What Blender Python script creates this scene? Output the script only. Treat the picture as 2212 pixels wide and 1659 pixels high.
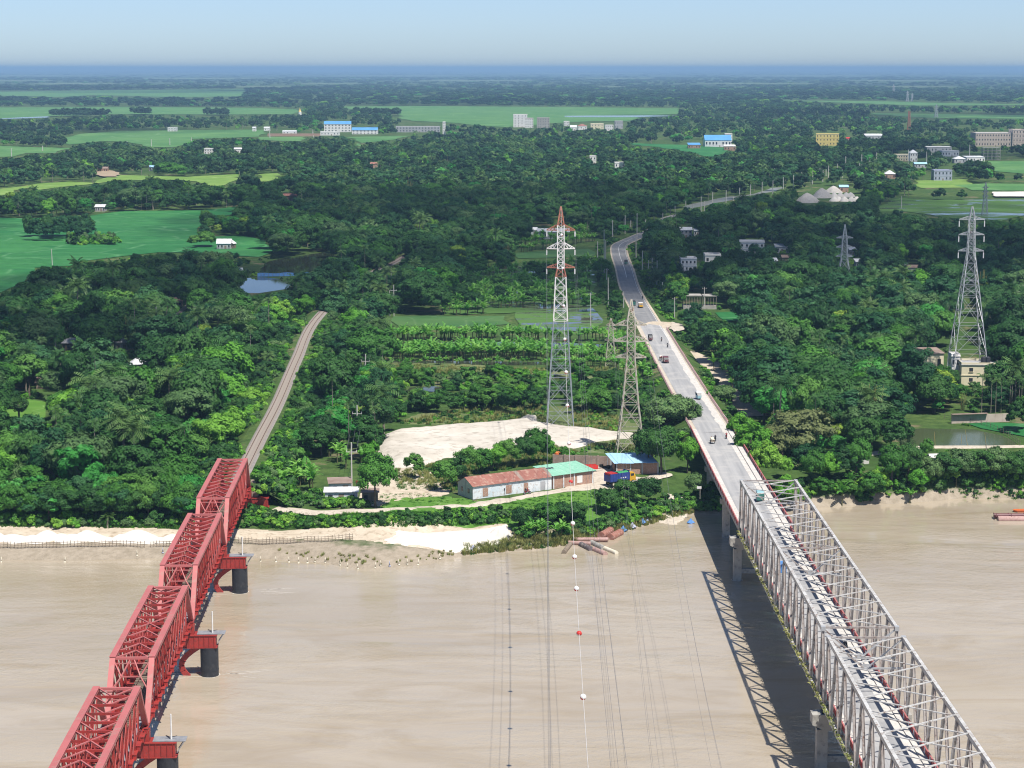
import bpy, math, random
import numpy as np
from mathutils import Vector, Matrix

R = math.radians
scn = bpy.context.scene
for o in list(bpy.data.objects):
    bpy.data.objects.remove(o, do_unlink=True)
col = scn.collection

# ------------------------------------------------------------------ camera
PITCH = math.atan(1236.0 / 8100.0)
HC = 100.0
cam_d = bpy.data.cameras.new('camera')
cam = bpy.data.objects.new('camera', cam_d)
col.objects.link(cam)
cam.location = (0, 0, HC)
cam.rotation_euler = (R(90) - PITCH, 0, 0)
cam_d.sensor_width = 36.0
cam_d.lens = 36.0 * 8100.0 / 4004.0
cam_d.clip_start = 1.0
cam_d.clip_end = 400000.0
scn.camera = cam

# ------------------------------------------------------------------ sky and sun
SUNV = Vector((0.31, -0.45, 1.0)).normalized()
world = bpy.data.worlds.new('World')
scn.world = world
world.use_nodes = True
nt = world.node_tree
sky = nt.nodes.new('ShaderNodeTexSky')
sky.sky_type = 'NISHITA'
sky.sun_disc = False
sky.sun_elevation = math.asin(SUNV.z)
sky.sun_rotation = math.atan2(SUNV.x, SUNV.y)
sky.air_density = 0.5
sky.dust_density = 0.5
sky.ozone_density = 3.0
bg = nt.nodes['Background']
bg.inputs['Strength'].default_value = 0.112
nt.links.new(sky.outputs[0], bg.inputs['Color'])
sun_d = bpy.data.lights.new('sun', 'SUN')
sun_d.energy = 4.8
sun_d.angle = R(0.55)
sun_d.color = (1.0, 0.955, 0.88)
sun = bpy.data.objects.new('sun', sun_d)
sun.rotation_euler = (-SUNV).to_track_quat('-Z', 'Y').to_euler()
sun.location = (200, -200, 500)
col.objects.link(sun)

scn.view_settings.view_transform = 'Standard'
scn.view_settings.look = 'None'
scn.view_settings.exposure = 0.33
scn.view_settings.gamma = 1.0
scn.view_settings.use_curve_mapping = False
scn.render.engine = 'CYCLES'
cy = scn.cycles
cy.max_bounces = 6
cy.diffuse_bounces = 1
cy.glossy_bounces = 2
cy.transmission_bounces = 3
cy.transparent_max_bounces = 48
cy.volume_bounces = 0
cy.caustics_reflective = False
cy.caustics_refractive = False
cy.sample_clamp_indirect = 4.0
cy.use_denoising = True
cy.filter_width = 1.1
cy.use_adaptive_sampling = False
scn.render.use_persistent_data = False

# ------------------------------------------------------------------ photograph measuring: a pixel of the 2212-wide view -> a place on level z
FQ = 8100.0 * 2212.0 / 4004.0
SP, CP = math.sin(PITCH), math.cos(PITCH)
GZ = 5.0                                     # level of the flat land above the river (river = 0)

def px(qx, qy, z=GZ):
    a = (qx - 1106.0) / FQ
    b = (qy - 829.5) / FQ
    t = (HC - z) / (SP + b * CP)
    return (a * t, t * (CP - b * SP))

def P3(qx, qy, z=GZ):
    x, y = px(qx, qy, z)
    return Vector((x, y, z))

def to_q(p):
    """world points (n,3) -> view pixels"""
    p = np.asarray(p, float)
    dz = p[..., 2] - HC
    dep = p[..., 1] * CP - dz * SP
    up = p[..., 1] * SP + dz * CP
    return np.stack([1106.0 + FQ * p[..., 0] / dep, 829.5 - FQ * up / dep, dep], -1)

def at_y(qx, qy, Y):
    """point on the pixel's ray at world distance Y"""
    a = (qx - 1106.0) / FQ
    b = (qy - 829.5) / FQ
    t = Y / (CP - b * SP)
    return Vector((a * t, Y, HC - t * (SP + b * CP)))

# ------------------------------------------------------------------ objects
def link(o, parent=None):
    col.objects.link(o)
    if parent is not None:
        o.parent = parent
    return o

def tag(o, label=None, cat=None, group=None, kind=None):
    if label: o['label'] = label
    if cat: o['category'] = cat
    if group: o['group'] = group
    if kind: o['kind'] = kind
    return o

def empty(name, loc=(0, 0, 0), rz=0.0, label=None, cat=None, group=None):
    o = bpy.data.objects.new(name, None)
    o.location = loc
    o.rotation_euler = (0, 0, rz)
    o.empty_display_size = 0.5
    link(o)
    return tag(o, label, cat, group)

def copy_tree(o, parent=None):
    c = o.copy()
    link(c, parent)
    for ch in list(o.children):
        copy_tree(ch, c)
    return c

BOXF = [(0, 3, 2, 1), (4, 5, 6, 7), (0, 1, 5, 4), (1, 2, 6, 5), (2, 3, 7, 6), (3, 0, 4, 7)]

class MB:
    def __init__(s):
        s.v = []; s.f = []; s.m = []
    def add(s, vs, fs, mi=0):
        n = len(s.v)
        s.v.extend([tuple(v) for v in vs])
        s.f.extend([tuple(i + n for i in f) for f in fs])
        s.m.extend([mi] * len(fs))
        return s
    def box(s, c, d, rz=0.0, mi=0):
        hx, hy, hz = d[0] / 2, d[1] / 2, d[2] / 2
        cs, sn = math.cos(rz), math.sin(rz)
        vs = []
        for z in (-hz, hz):
            for x, y in ((-hx, -hy), (hx, -hy), (hx, hy), (-hx, hy)):
                vs.append((c[0] + x * cs - y * sn, c[1] + x * sn + y * cs, c[2] + z))
        return s.add(vs, BOXF, mi)
    def beam(s, a, b, w, h=None, up=(0, 0, 1), mi=0):
        a = Vector(a); b = Vector(b); h = h or w
        d = b - a
        if d.length < 1e-6: return s
        d.normalize()
        u = Vector(up)
        if abs(d.dot(u)) > 0.97: u = Vector((0, 1, 0)) if abs(d.y) < 0.9 else Vector((1, 0, 0))
        x = d.cross(u).normalized() * (w / 2)
        y = x.cross(d).normalized() * (h / 2)
        vs = [a - x - y, a + x - y, a + x + y, a - x + y, b - x - y, b + x - y, b + x + y, b - x + y]
        return s.add(vs, BOXF, mi)
    def tube(s, a, b, r0, r1=None, n=8, cap=True, mi=0):
        a = Vector(a); b = Vector(b); r1 = r0 if r1 is None else r1
        d = (b - a).normalized()
        u = Vector((0, 0, 1)) if abs(d.z) < 0.95 else Vector((1, 0, 0))
        x = d.cross(u).normalized(); y = x.cross(d)
        vs = []
        for p, r in ((a, r0), (b, r1)):
            for k in range(n):
                t = 2 * math.pi * k / n
                vs.append(p + x * (r * math.cos(t)) + y * (r * math.sin(t)))
        fs = [(k, (k + 1) % n, n + (k + 1) % n, n + k) for k in range(n)]
        if cap:
            fs += [tuple(range(n - 1, -1, -1)), tuple(range(n, 2 * n))]
        return s.add(vs, fs, mi)
    def path(s, pts, r, n=5, mi=0):
        for a, b in zip(pts[:-1], pts[1:]):
            s.tube(a, b, r, r, n, False, mi)
        return s
    def ball(s, c, r, nu=8, nv=6, sq=(1, 1, 1), mi=0, mtop=None):
        vs = [(c[0], c[1], c[2] + r * sq[2])]
        for j in range(1, nv):
            t = math.pi * j / nv
            for k in range(nu):
                p = 2 * math.pi * k / nu
                vs.append((c[0] + r * sq[0] * math.sin(t) * math.cos(p), c[1] + r * sq[1] * math.sin(t) * math.sin(p), c[2] + r * sq[2] * math.cos(t)))
        vs.append((c[0], c[1], c[2] - r * sq[2]))
        fs = [(0, 1 + k, 1 + (k + 1) % nu) for k in range(nu)]
        for j in range(nv - 2):
            for k in range(nu):
                a = 1 + j * nu + k; b = 1 + j * nu + (k + 1) % nu
                fs.append((a, a + nu, b + nu, b))
        L = len(vs) - 1
        fs += [(L, L - nu + (k + 1) % nu, L - nu + k) for k in range(nu)]
        return s.add(vs, fs, mi)
    def prism(s, poly, z0, z1, mi=0):
        n = len(poly)
        vs = [(p[0], p[1], z0) for p in poly] + [(p[0], p[1], z1) for p in poly]
        fs = [tuple(range(n - 1, -1, -1)), tuple(range(n, 2 * n))]
        fs += [(k, (k + 1) % n, n + (k + 1) % n, n + k) for k in range(n)]
        return s.add(vs, fs, mi)
    def mesh(s, name, mats, smooth=False):
        me = bpy.data.meshes.new(name)
        me.from_pydata(s.v, [], s.f)
        if not isinstance(mats, (list, tuple)): mats = [mats]
        for m in mats: me.materials.append(m)
        if len(mats) > 1:
            me.polygons.foreach_set('material_index', s.m)
        if smooth:
            me.polygons.foreach_set('use_smooth', [True] * len(me.polygons))
        me.update()
        return me
    def build(s, name, mats, parent=None, loc=None, rz=0.0, smooth=False):
        o = bpy.data.objects.new(name, s.mesh(name, mats, smooth))
        if loc is not None: o.location = loc
        if rz: o.rotation_euler = (0, 0, rz)
        return link(o, parent)

def obj(name, me, parent=None, loc=None, rz=0.0, scale=None):
    o = bpy.data.objects.new(name, me)
    if loc is not None: o.location = loc
    if rz: o.rotation_euler = (0, 0, rz)
    if scale is not None: o.scale = scale if hasattr(scale, '__len__') else (scale,) * 3
    return link(o, parent)

# ------------------------------------------------------------------ materials
def new_mat(name):
    m = bpy.data.materials.new(name)
    m.use_nodes = True
    n = m.node_tree
    b = n.nodes['Principled BSDF']
    return m, n, b

def node(n, t, **kw):
    x = n.nodes.new(t)
    for k, v in kw.items():
        setattr(x, k, v)
    return x

def mixrgb(n, fac, a, b, blend='MIX'):
    x = n.nodes.new('ShaderNodeMix')
    x.data_type = 'RGBA'; x.blend_type = blend
    for sock, val in ((x.inputs[0], fac), (x.inputs[6], a), (x.inputs[7], b)):
        if hasattr(val, 'is_output'): n.links.new(val, sock)
        elif isinstance(val, (int, float)): sock.default_value = val
        else: sock.default_value = (*val, 1.0) if len(val) == 3 else val
    return x.outputs[2]

def noise(n, scale, detail=3.0, rough=0.55, vec=None, world_space=False, dist=0.0):
    x = n.nodes.new('ShaderNodeTexNoise')
    x.inputs['Scale'].default_value = scale
    x.inputs['Detail'].default_value = detail
    x.inputs['Roughness'].default_value = rough
    x.inputs['Distortion'].default_value = dist
    if vec is None:
        if world_space:
            vec = n.nodes.new('ShaderNodeNewGeometry').outputs['Position']
        else:
            vec = n.nodes.new('ShaderNodeTexCoord').outputs['Object']
    n.links.new(vec, x.inputs['Vector'])
    return x.outputs['Fac']

def ramp(n, fac, p0, p1):
    x = n.nodes.new('ShaderNodeMapRange')
    x.inputs['From Min'].default_value = p0
    x.inputs['From Max'].default_value = p1
    n.links.new(fac, x.inputs['Value'])
    return x.outputs['Result']

def bump(n, b, h, strength, dist):
    x = n.nodes.new('ShaderNodeBump')
    x.inputs['Strength'].default_value = strength
    x.inputs['Distance'].default_value = dist
    n.links.new(h, x.inputs['Height'])
    n.links.new(x.outputs[0], b.inputs['Normal'])

def surf(name, c1, c2=None, rough=0.7, scale=0.6, spec=0.3, metal=0.0, c3=None, s3=8.0, bmp=0.0, ws=False, lo=0.35, hi=0.65):
    """two-tone weathered surface; c3 adds a finer stain"""
    m, n, b = new_mat(name)
    b.inputs['Roughness'].default_value = rough
    b.inputs['Specular IOR Level'].default_value = spec
    b.inputs['Metallic'].default_value = metal
    if c2 is None:
        c2 = tuple(x * 0.72 for x in c1)
    f = ramp(n, noise(n, scale, 5.0, 0.6, world_space=ws), lo, hi)
    colr = mixrgb(n, f, c1, c2)
    if c3 is not None:
        g = ramp(n, noise(n, s3, 4.0, 0.6, world_space=ws), 0.52, 0.68)
        colr = mixrgb(n, g, colr, c3)
    n.links.new(colr, b.inputs['Base Color'])
    if bmp:
        bump(n, b, noise(n, scale * 6, 4.0, 0.6, world_space=ws), 0.6, bmp)
    return m

def leafmat(name, ca, cb, cc, trans=0.15, rough=0.55, gain=1.0):
    """foliage: each plant takes its own shade between ca, cb and cc, with leaf-to-leaf variation"""
    m, n, b = new_mat(name)
    ca, cb, cc = [tuple(v * k * gain for v, k in zip(c_, (1.28, 1.52, 1.16))) for c_ in (ca, cb, cc)]
    oi = n.nodes.new('ShaderNodeObjectInfo')
    cr = n.nodes.new('ShaderNodeValToRGB')
    e = cr.color_ramp.elements
    e[0].color = (*ca, 1); e[0].position = 0.0
    e[1].color = (*cc, 1); e[1].position = 1.0
    x = e.new(0.55); x.color = (*cb, 1)
    n.links.new(oi.outputs['Random'], cr.inputs[0])
    f = noise(n, 0.9, 3.0, 0.7)
    dark = mixrgb(n, 1.0, cr.outputs[0], (0.62, 0.66, 0.60), 'MULTIPLY')
    lite = mixrgb(n, 1.0, cr.outputs[0], (1.28, 1.22, 1.05), 'MULTIPLY')
    c = mixrgb(n, ramp(n, f, 0.36, 0.64), dark, lite)
    n.links.new(c, b.inputs['Base Color'])
    b.inputs['Roughness'].default_value = rough
    b.inputs['Specular IOR Level'].default_value = 0.16
    tr = n.nodes.new('ShaderNodeBsdfTranslucent')
    n.links.new(mixrgb(n, 1.0, c, (1.25, 1.35, 0.7), 'MULTIPLY'), tr.inputs['Color'])
    mx = n.nodes.new('ShaderNodeMixShader')
    mx.inputs[0].default_value = trans
    n.links.new(b.outputs[0], mx.inputs[1])
    n.links.new(tr.outputs[0], mx.inputs[2])
    n.links.new(mx.outputs[0], n.nodes['Material Output'].inputs['Surface'])
    return m

def ordinal(i):
    o1 = ['first', 'second', 'third', 'fourth', 'fifth', 'sixth', 'seventh', 'eighth', 'ninth', 'tenth', 'eleventh', 'twelfth', 'thirteenth', 'fourteenth', 'fifteenth', 'sixteenth', 'seventeenth', 'eighteenth', 'nineteenth']
    tens = ['twenty', 'thirty', 'forty', 'fifty', 'sixty']
    if i < 19: return o1[i]
    n_ = i + 1; t, u = tens[n_ // 10 - 2], n_ % 10
    return (t[:-1] + 'ieth') if u == 0 else t + '-' + o1[u - 1]
M = {}
M['leaf_dark'] = leafmat('leaf_dark', (0.018, 0.052, 0.020), (0.028, 0.075, 0.024), (0.044, 0.098, 0.031))
M['leaf_mid'] = leafmat('leaf_mid', (0.034, 0.095, 0.022), (0.055, 0.14, 0.03), (0.085, 0.165, 0.045))
M['leaf_bright'] = leafmat('leaf_bright', (0.06, 0.16, 0.025), (0.095, 0.20, 0.035), (0.15, 0.24, 0.05), 0.3, gain=1.25)
M['leaf_emerald'] = leafmat('leaf_emerald', (0.028, 0.13, 0.034), (0.045, 0.165, 0.045), (0.07, 0.19, 0.06), 0.25, gain=1.25)
M['leaf_yellow'] = leafmat('leaf_yellow', (0.12, 0.18, 0.03), (0.16, 0.21, 0.04), (0.20, 0.24, 0.06), 0.25, gain=1.25)
M['leaf_teal'] = leafmat('leaf_teal', (0.016, 0.055, 0.028), (0.026, 0.078, 0.04), (0.04, 0.098, 0.05))
M['leaf_far'] = leafmat('leaf_far', (0.011, 0.032, 0.018), (0.017, 0.045, 0.022), (0.028, 0.06, 0.03))  # darkened so the shade between far leaf lumps is in the colour
M['leaf_grey'] = leafmat('leaf_grey', (0.06, 0.10, 0.05), (0.075, 0.125, 0.06), (0.10, 0.15, 0.075))
M['leaf_brown'] = leafmat('leaf_brown', (0.105, 0.11, 0.06), (0.13, 0.13, 0.075), (0.14, 0.14, 0.085))
M['leaf_palm'] = leafmat('leaf_palm', (0.036, 0.085, 0.034), (0.055, 0.10, 0.04), (0.085, 0.13, 0.055), 0.12, 0.45)
M['leaf_banana'] = leafmat('leaf_banana', (0.06, 0.15, 0.035), (0.10, 0.21, 0.055), (0.16, 0.26, 0.08), 0.3, 0.45, gain=1.3)
M['leaf_dry'] = leafmat('leaf_dry', (0.22, 0.19, 0.09), (0.28, 0.24, 0.13), (0.17, 0.18, 0.07))
M['bark'] = surf('bark', (0.16, 0.13, 0.10), (0.09, 0.07, 0.055), 0.9, 1.5)
M['bark_pale'] = surf('bark_pale', (0.30, 0.27, 0.22), (0.20, 0.17, 0.13), 0.9, 1.5)
M['banana_stem'] = surf('banana_stem', (0.12, 0.13, 0.055), (0.09, 0.075, 0.04), 0.8, 1.0)
M['pale_wall'] = surf('pale_wall', (0.56, 0.48, 0.42), (0.46, 0.38, 0.32), 0.9, 0.5, 0.15)
M['bamboo'] = surf('bamboo', (0.42, 0.32, 0.12), (0.30, 0.25, 0.09), 0.6, 1.0)
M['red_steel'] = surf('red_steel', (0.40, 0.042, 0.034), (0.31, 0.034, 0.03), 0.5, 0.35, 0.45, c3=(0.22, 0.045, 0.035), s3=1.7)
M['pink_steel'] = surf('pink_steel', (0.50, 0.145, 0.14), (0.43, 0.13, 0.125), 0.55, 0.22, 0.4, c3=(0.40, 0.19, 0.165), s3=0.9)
M['black_steel'] = surf('black_steel', (0.035, 0.038, 0.045), (0.022, 0.024, 0.03), 0.55, 0.7, 0.4, c3=(0.05, 0.05, 0.055), s3=1.5)
M['grey_plate'] = surf('grey_plate', (0.30, 0.31, 0.33), (0.22, 0.23, 0.25), 0.5, 1.0, 0.4)
M['truss_steel'] = surf('truss_steel', (0.60, 0.595, 0.58), (0.46, 0.45, 0.43), 0.5, 0.5, 0.45, c3=(0.24, 0.17, 0.13), s3=1.6)
M['truss_rust_shade'] = surf('truss_rust_shade', (0.30, 0.255, 0.23), (0.40, 0.37, 0.35), 0.55, 0.7, 0.4, c3=(0.16, 0.10, 0.08), s3=2.0)  # rust-stained steel, also the darker tone painted for shaded diagonals
M['concrete'] = surf('concrete', (0.46, 0.44, 0.40), (0.36, 0.34, 0.31), 0.85, 0.35, 0.2, c3=(0.24, 0.23, 0.21), s3=1.2)
M['deck_concrete'] = surf('deck_concrete', (0.66, 0.62, 0.57), (0.56, 0.53, 0.49), 0.9, 0.5, 0.2, c3=(0.42, 0.40, 0.37), s3=1.6)
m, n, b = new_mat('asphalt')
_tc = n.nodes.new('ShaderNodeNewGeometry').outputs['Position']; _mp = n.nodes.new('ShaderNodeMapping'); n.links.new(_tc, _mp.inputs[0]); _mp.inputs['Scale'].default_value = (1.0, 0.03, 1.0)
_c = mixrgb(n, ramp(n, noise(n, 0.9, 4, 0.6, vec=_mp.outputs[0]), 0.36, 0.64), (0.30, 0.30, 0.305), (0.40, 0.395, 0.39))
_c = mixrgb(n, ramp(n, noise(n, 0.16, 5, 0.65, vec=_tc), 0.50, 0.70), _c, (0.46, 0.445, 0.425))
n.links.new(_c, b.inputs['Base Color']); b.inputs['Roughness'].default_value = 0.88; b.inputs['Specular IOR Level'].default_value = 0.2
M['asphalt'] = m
m, n, b = new_mat('asphalt_far')  # darker asphalt copy: the far stretch's cloud shade is put into its colour
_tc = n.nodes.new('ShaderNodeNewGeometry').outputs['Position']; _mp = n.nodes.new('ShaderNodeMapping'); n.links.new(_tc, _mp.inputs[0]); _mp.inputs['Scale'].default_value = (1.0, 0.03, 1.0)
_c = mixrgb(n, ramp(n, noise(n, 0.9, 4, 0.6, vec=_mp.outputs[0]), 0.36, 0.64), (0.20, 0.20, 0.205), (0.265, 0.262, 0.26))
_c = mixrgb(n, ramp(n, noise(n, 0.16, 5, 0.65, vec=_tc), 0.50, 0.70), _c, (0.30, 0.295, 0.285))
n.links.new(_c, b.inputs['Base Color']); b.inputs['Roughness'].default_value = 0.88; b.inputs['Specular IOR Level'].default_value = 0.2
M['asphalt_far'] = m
M['dust'] = surf('dust', (0.60, 0.53, 0.44), (0.50, 0.44, 0.36), 0.95, 0.3, 0.1, c3=(0.40, 0.34, 0.27), s3=1.2)
M['white_paint'] = surf('white_paint', (0.80, 0.79, 0.77), (0.68, 0.67, 0.65), 0.6, 1.0)
M['red_paint'] = surf('red_paint', (0.44, 0.045, 0.05), (0.34, 0.035, 0.04), 0.6, 1.0)
M['galv'] = surf('galv', (0.56, 0.57, 0.58), (0.46, 0.47, 0.48), 0.45, 0.8, 0.5, metal=0.35)
M['galv_dark'] = surf('galv_dark', (0.34, 0.37, 0.40), (0.28, 0.31, 0.34), 0.5, 0.8, 0.5, metal=0.3)
M['galv_lichen'] = surf('galv_lichen', (0.50, 0.48, 0.42), (0.44, 0.40, 0.30), 0.6, 0.4, 0.4, c3=(0.33, 0.21, 0.14), s3=1.1)
M['tower_red'] = surf('tower_red', (0.42, 0.17, 0.11), (0.34, 0.13, 0.09), 0.6, 0.6, 0.4)
M['tower_white'] = surf('tower_white', (0.82, 0.80, 0.78), (0.72, 0.68, 0.64), 0.55, 0.6, 0.4)
M['pole'] = surf('pole', (0.56, 0.54, 0.50), (0.46, 0.44, 0.41), 0.85, 0.4, 0.2)
M['wire'] = surf('wire', (0.16, 0.16, 0.17), (0.12, 0.12, 0.13), 0.5, 1.0, 0.4)
M['wire_pale'] = surf('wire_pale', (0.66, 0.63, 0.60), (0.55, 0.53, 0.5), 0.5, 1.0, 0.4)
M['brick'] = surf('brick', (0.44, 0.27, 0.20), (0.36, 0.21, 0.155), 0.9, 1.2, 0.15, c3=(0.50, 0.42, 0.34), s3=5.0)
M['brick_old'] = surf('brick_old', (0.36, 0.27, 0.225), (0.27, 0.195, 0.16), 0.9, 0.5, 0.15, c3=(0.40, 0.33, 0.28), s3=3.0)
M['plaster'] = surf('plaster', (0.76, 0.77, 0.76), (0.62, 0.66, 0.70), 0.85, 0.5, 0.2, c3=(0.45, 0.42, 0.38), s3=2.2)
M['plaster_blue'] = surf('plaster_blue', (0.80, 0.81, 0.81), (0.60, 0.68, 0.74), 0.85, 0.35, 0.2, c3=(0.52, 0.46, 0.41), s3=1.6)
M['plaster_grey'] = surf('plaster_grey', (0.46, 0.46, 0.47), (0.38, 0.38, 0.39), 0.85, 0.7, 0.2)
M['cream'] = surf('cream', (0.80, 0.72, 0.52), (0.72, 0.64, 0.45), 0.85, 0.5, 0.2)
M['yellow_wall'] = surf('yellow_wall', (0.78, 0.62, 0.22), (0.70, 0.55, 0.20), 0.85, 0.3, 0.2)
M['white_wall'] = surf('white_wall', (0.82, 0.80, 0.78), (0.72, 0.70, 0.67), 0.85, 0.3, 0.2)
M['lilac_wall'] = surf('lilac_wall', (0.42, 0.44, 0.56), (0.36, 0.38, 0.49), 0.85, 0.3, 0.2)
M['roof_rust'] = surf('roof_rust', (0.34, 0.15, 0.115), (0.27, 0.115, 0.09), 0.75, 0.25, 0.25, c3=(0.42, 0.27, 0.21), s3=0.9)
M['roof_green'] = surf('roof_green', (0.27, 0.55, 0.40), (0.23, 0.48, 0.35), 0.6, 0.3, 0.3, c3=(0.36, 0.58, 0.46), s3=1.5)
M['roof_blue'] = surf('roof_blue', (0.40, 0.64, 0.84), (0.33, 0.55, 0.76), 0.55, 0.3, 0.3)
M['roof_deepblue'] = surf('roof_deepblue', (0.10, 0.30, 0.62), (0.12, 0.36, 0.68), 0.6, 0.1, 0.3)
M['roof_tin'] = surf('roof_tin', (0.78, 0.79, 0.80), (0.68, 0.69, 0.71), 0.5, 0.4, 0.4, c3=(0.45, 0.43, 0.42), s3=1.4)
M['roof_brown'] = surf('roof_brown', (0.24, 0.17, 0.14), (0.32, 0.25, 0.21), 0.8, 0.4, 0.2)
M['window'] = surf('window', (0.045, 0.05, 0.06), (0.03, 0.035, 0.04), 0.25, 1.0, 0.5)
M['timber'] = surf('timber', (0.28, 0.23, 0.18), (0.20, 0.16, 0.12), 0.9, 0.8, 0.2)
M['sleeper'] = surf('sleeper', (0.47, 0.41, 0.355), (0.38, 0.325, 0.275), 0.9, 0.8, 0.2)
M['rail'] = surf('rail', (0.17, 0.10, 0.075), (0.13, 0.08, 0.06), 0.6, 0.5, 0.4)
M['ballast'] = surf('ballast', (0.31, 0.28, 0.26), (0.25, 0.225, 0.21), 0.95, 0.5, 0.1, c3=(0.20, 0.17, 0.15), s3=3.0, bmp=0.05)
M['sand'] = surf('sand', (0.66, 0.61, 0.535), (0.52, 0.475, 0.405), 0.95, 0.11, 0.1, c3=(0.42, 0.375, 0.315), s3=0.45, bmp=0.35)
M['white_sand'] = surf('white_sand', (0.74, 0.70, 0.64), (0.68, 0.63, 0.56), 0.95, 0.3, 0.1, c3=(0.68, 0.64, 0.58), s3=1.0, bmp=0.1)
M['mud'] = surf('mud', (0.34, 0.29, 0.23), (0.27, 0.23, 0.18), 0.8, 0.2, 0.25, c3=(0.42, 0.37, 0.30), s3=0.8, bmp=0.1)
M['track_dirt'] = surf('track_dirt', (0.60, 0.52, 0.41), (0.50, 0.42, 0.32), 0.95, 0.35, 0.1, c3=(0.36, 0.29, 0.21), s3=0.8)
M['rust_pipe'] = surf('rust_pipe', (0.36, 0.17, 0.13), (0.28, 0.12, 0.09), 0.75, 0.8, 0.3, c3=(0.45, 0.30, 0.25), s3=2.0)
M['pale_pipe'] = surf('pale_pipe', (0.50, 0.33, 0.30), (0.40, 0.26, 0.23), 0.75, 0.8, 0.3, c3=(0.33, 0.20, 0.17), s3=2.0)
M['dark_pipe'] = surf('dark_pipe', (0.17, 0.14, 0.15), (0.12, 0.10, 0.10), 0.7, 0.8, 0.3, c3=(0.34, 0.30, 0.26), s3=2.0)
M['truck_blue'] = surf('truck_blue', (0.035, 0.07, 0.30), (0.03, 0.05, 0.22), 0.5, 0.8, 0.45)
M['truck_yellow'] = surf('truck_yellow', (0.72, 0.40, 0.03), (0.60, 0.33, 0.03), 0.45, 0.8, 0.5)
M['bright_red'] = surf('bright_red', (0.62, 0.045, 0.035), (0.48, 0.035, 0.03), 0.5, 0.8, 0.4)
M['orange'] = surf('orange', (0.75, 0.18, 0.05), (0.62, 0.14, 0.04), 0.5, 0.8, 0.4)
M['tarp_green'] = surf('tarp_green', (0.06, 0.38, 0.13), (0.05, 0.28, 0.10), 0.5, 1.2, 0.4)
M['tarp_blue'] = surf('tarp_blue', (0.10, 0.28, 0.62), (0.08, 0.20, 0.45), 0.5, 1.2, 0.4)
M['auto_green'] = surf('auto_green', (0.05, 0.20, 0.16), (0.04, 0.15, 0.12), 0.4, 1.0, 0.5)
M['auto_teal'] = surf('auto_teal', (0.32, 0.55, 0.58), (0.26, 0.46, 0.50), 0.45, 1.0, 0.5)
M['maroon'] = surf('maroon', (0.17, 0.06, 0.06), (0.12, 0.04, 0.05), 0.5, 1.0, 0.4)
M['black'] = surf('black', (0.02, 0.02, 0.022), (0.03, 0.03, 0.03), 0.6, 2.0, 0.3)
M['tyre'] = surf('tyre', (0.025, 0.025, 0.025), (0.04, 0.038, 0.035), 0.85, 2.0, 0.2)
M['skin'] = surf('skin', (0.24, 0.13, 0.085), (0.20, 0.11, 0.07), 0.6, 3.0, 0.3)
M['cloth_dark'] = surf('cloth_dark', (0.05, 0.045, 0.06), (0.03, 0.03, 0.04), 0.9, 3.0, 0.1)
M['cloth_red'] = surf('cloth_red', (0.35, 0.06, 0.07), (0.26, 0.05, 0.05), 0.9, 3.0, 0.1)
M['cloth_white'] = surf('cloth_white', (0.72, 0.70, 0.66), (0.60, 0.58, 0.54), 0.9, 3.0, 0.1)
M['sack'] = surf('sack', (0.76, 0.72, 0.60), (0.66, 0.60, 0.46), 0.9, 1.5, 0.1)
M['gold'] = surf('gold', (0.80, 0.56, 0.16), (0.70, 0.46, 0.12), 0.4, 0.5, 0.5)
M['gravel'] = surf('gravel', (0.52, 0.49, 0.45), (0.44, 0.41, 0.38), 0.95, 0.3, 0.1, c3=(0.36, 0.34, 0.31), s3=1.2)
M['reed'] = surf('reed', (0.44, 0.36, 0.24), (0.36, 0.30, 0.20), 0.9, 0.6, 0.1)
# ================================================================== figure bodies
def skin_person(name, joints, bones, radii, slots):
    """one continuous body grown from a skeleton; slots(z) picks skin / shirt / trousers by place"""
    me = bpy.data.meshes.new(name); me.from_pydata(joints, bones, []); me.update()
    o = bpy.data.objects.new(name, me); col.objects.link(o)
    md = o.modifiers.new('skin', 'SKIN')
    sv = me.skin_vertices[0].data
    for i, r in enumerate(radii): sv[i].radius = (r, r) if not hasattr(r, '__len__') else r
    sv[0].use_root = True
    o.modifiers.new('sub', 'SUBSURF').levels = 1
    dg = bpy.context.evaluated_depsgraph_get()
    res = bpy.data.meshes.new_from_object(o.evaluated_get(dg))
    bpy.data.objects.remove(o); bpy.data.meshes.remove(me)
    idx = [slots(p.center) for p in res.polygons]
    res.polygons.foreach_set('material_index', idx)
    return res
STAND = [(0, 0, .95), (0, 0, 1.2), (0, 0, 1.45), (0, 0, 1.56), (0, .02, 1.70), (-.2, 0, 1.42), (-.27, .02, 1.14), (-.26, .08, .88), (.2, 0, 1.42), (.28, .02, 1.14), (.28, .1, .9), (-.1, 0, .9), (-.11, .02, .5), (-.11, -.02, .08), (-.11, .12, .04), (.1, 0, .9), (.12, .04, .5), (.12, .02, .08), (.12, .16, .04)]
SB = [(0, 1), (1, 2), (2, 3), (3, 4), (2, 5), (5, 6), (6, 7), (2, 8), (8, 9), (9, 10), (0, 11), (11, 12), (12, 13), (13, 14), (0, 15), (15, 16), (16, 17), (17, 18)]
SRAD = [(.15, .11), (.15, .11), (.16, .11), .055, (.085, .11), .06, .045, .035, .06, .045, .035, .085, .06, .045, .04, .085, .06, .045, .04]
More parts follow.
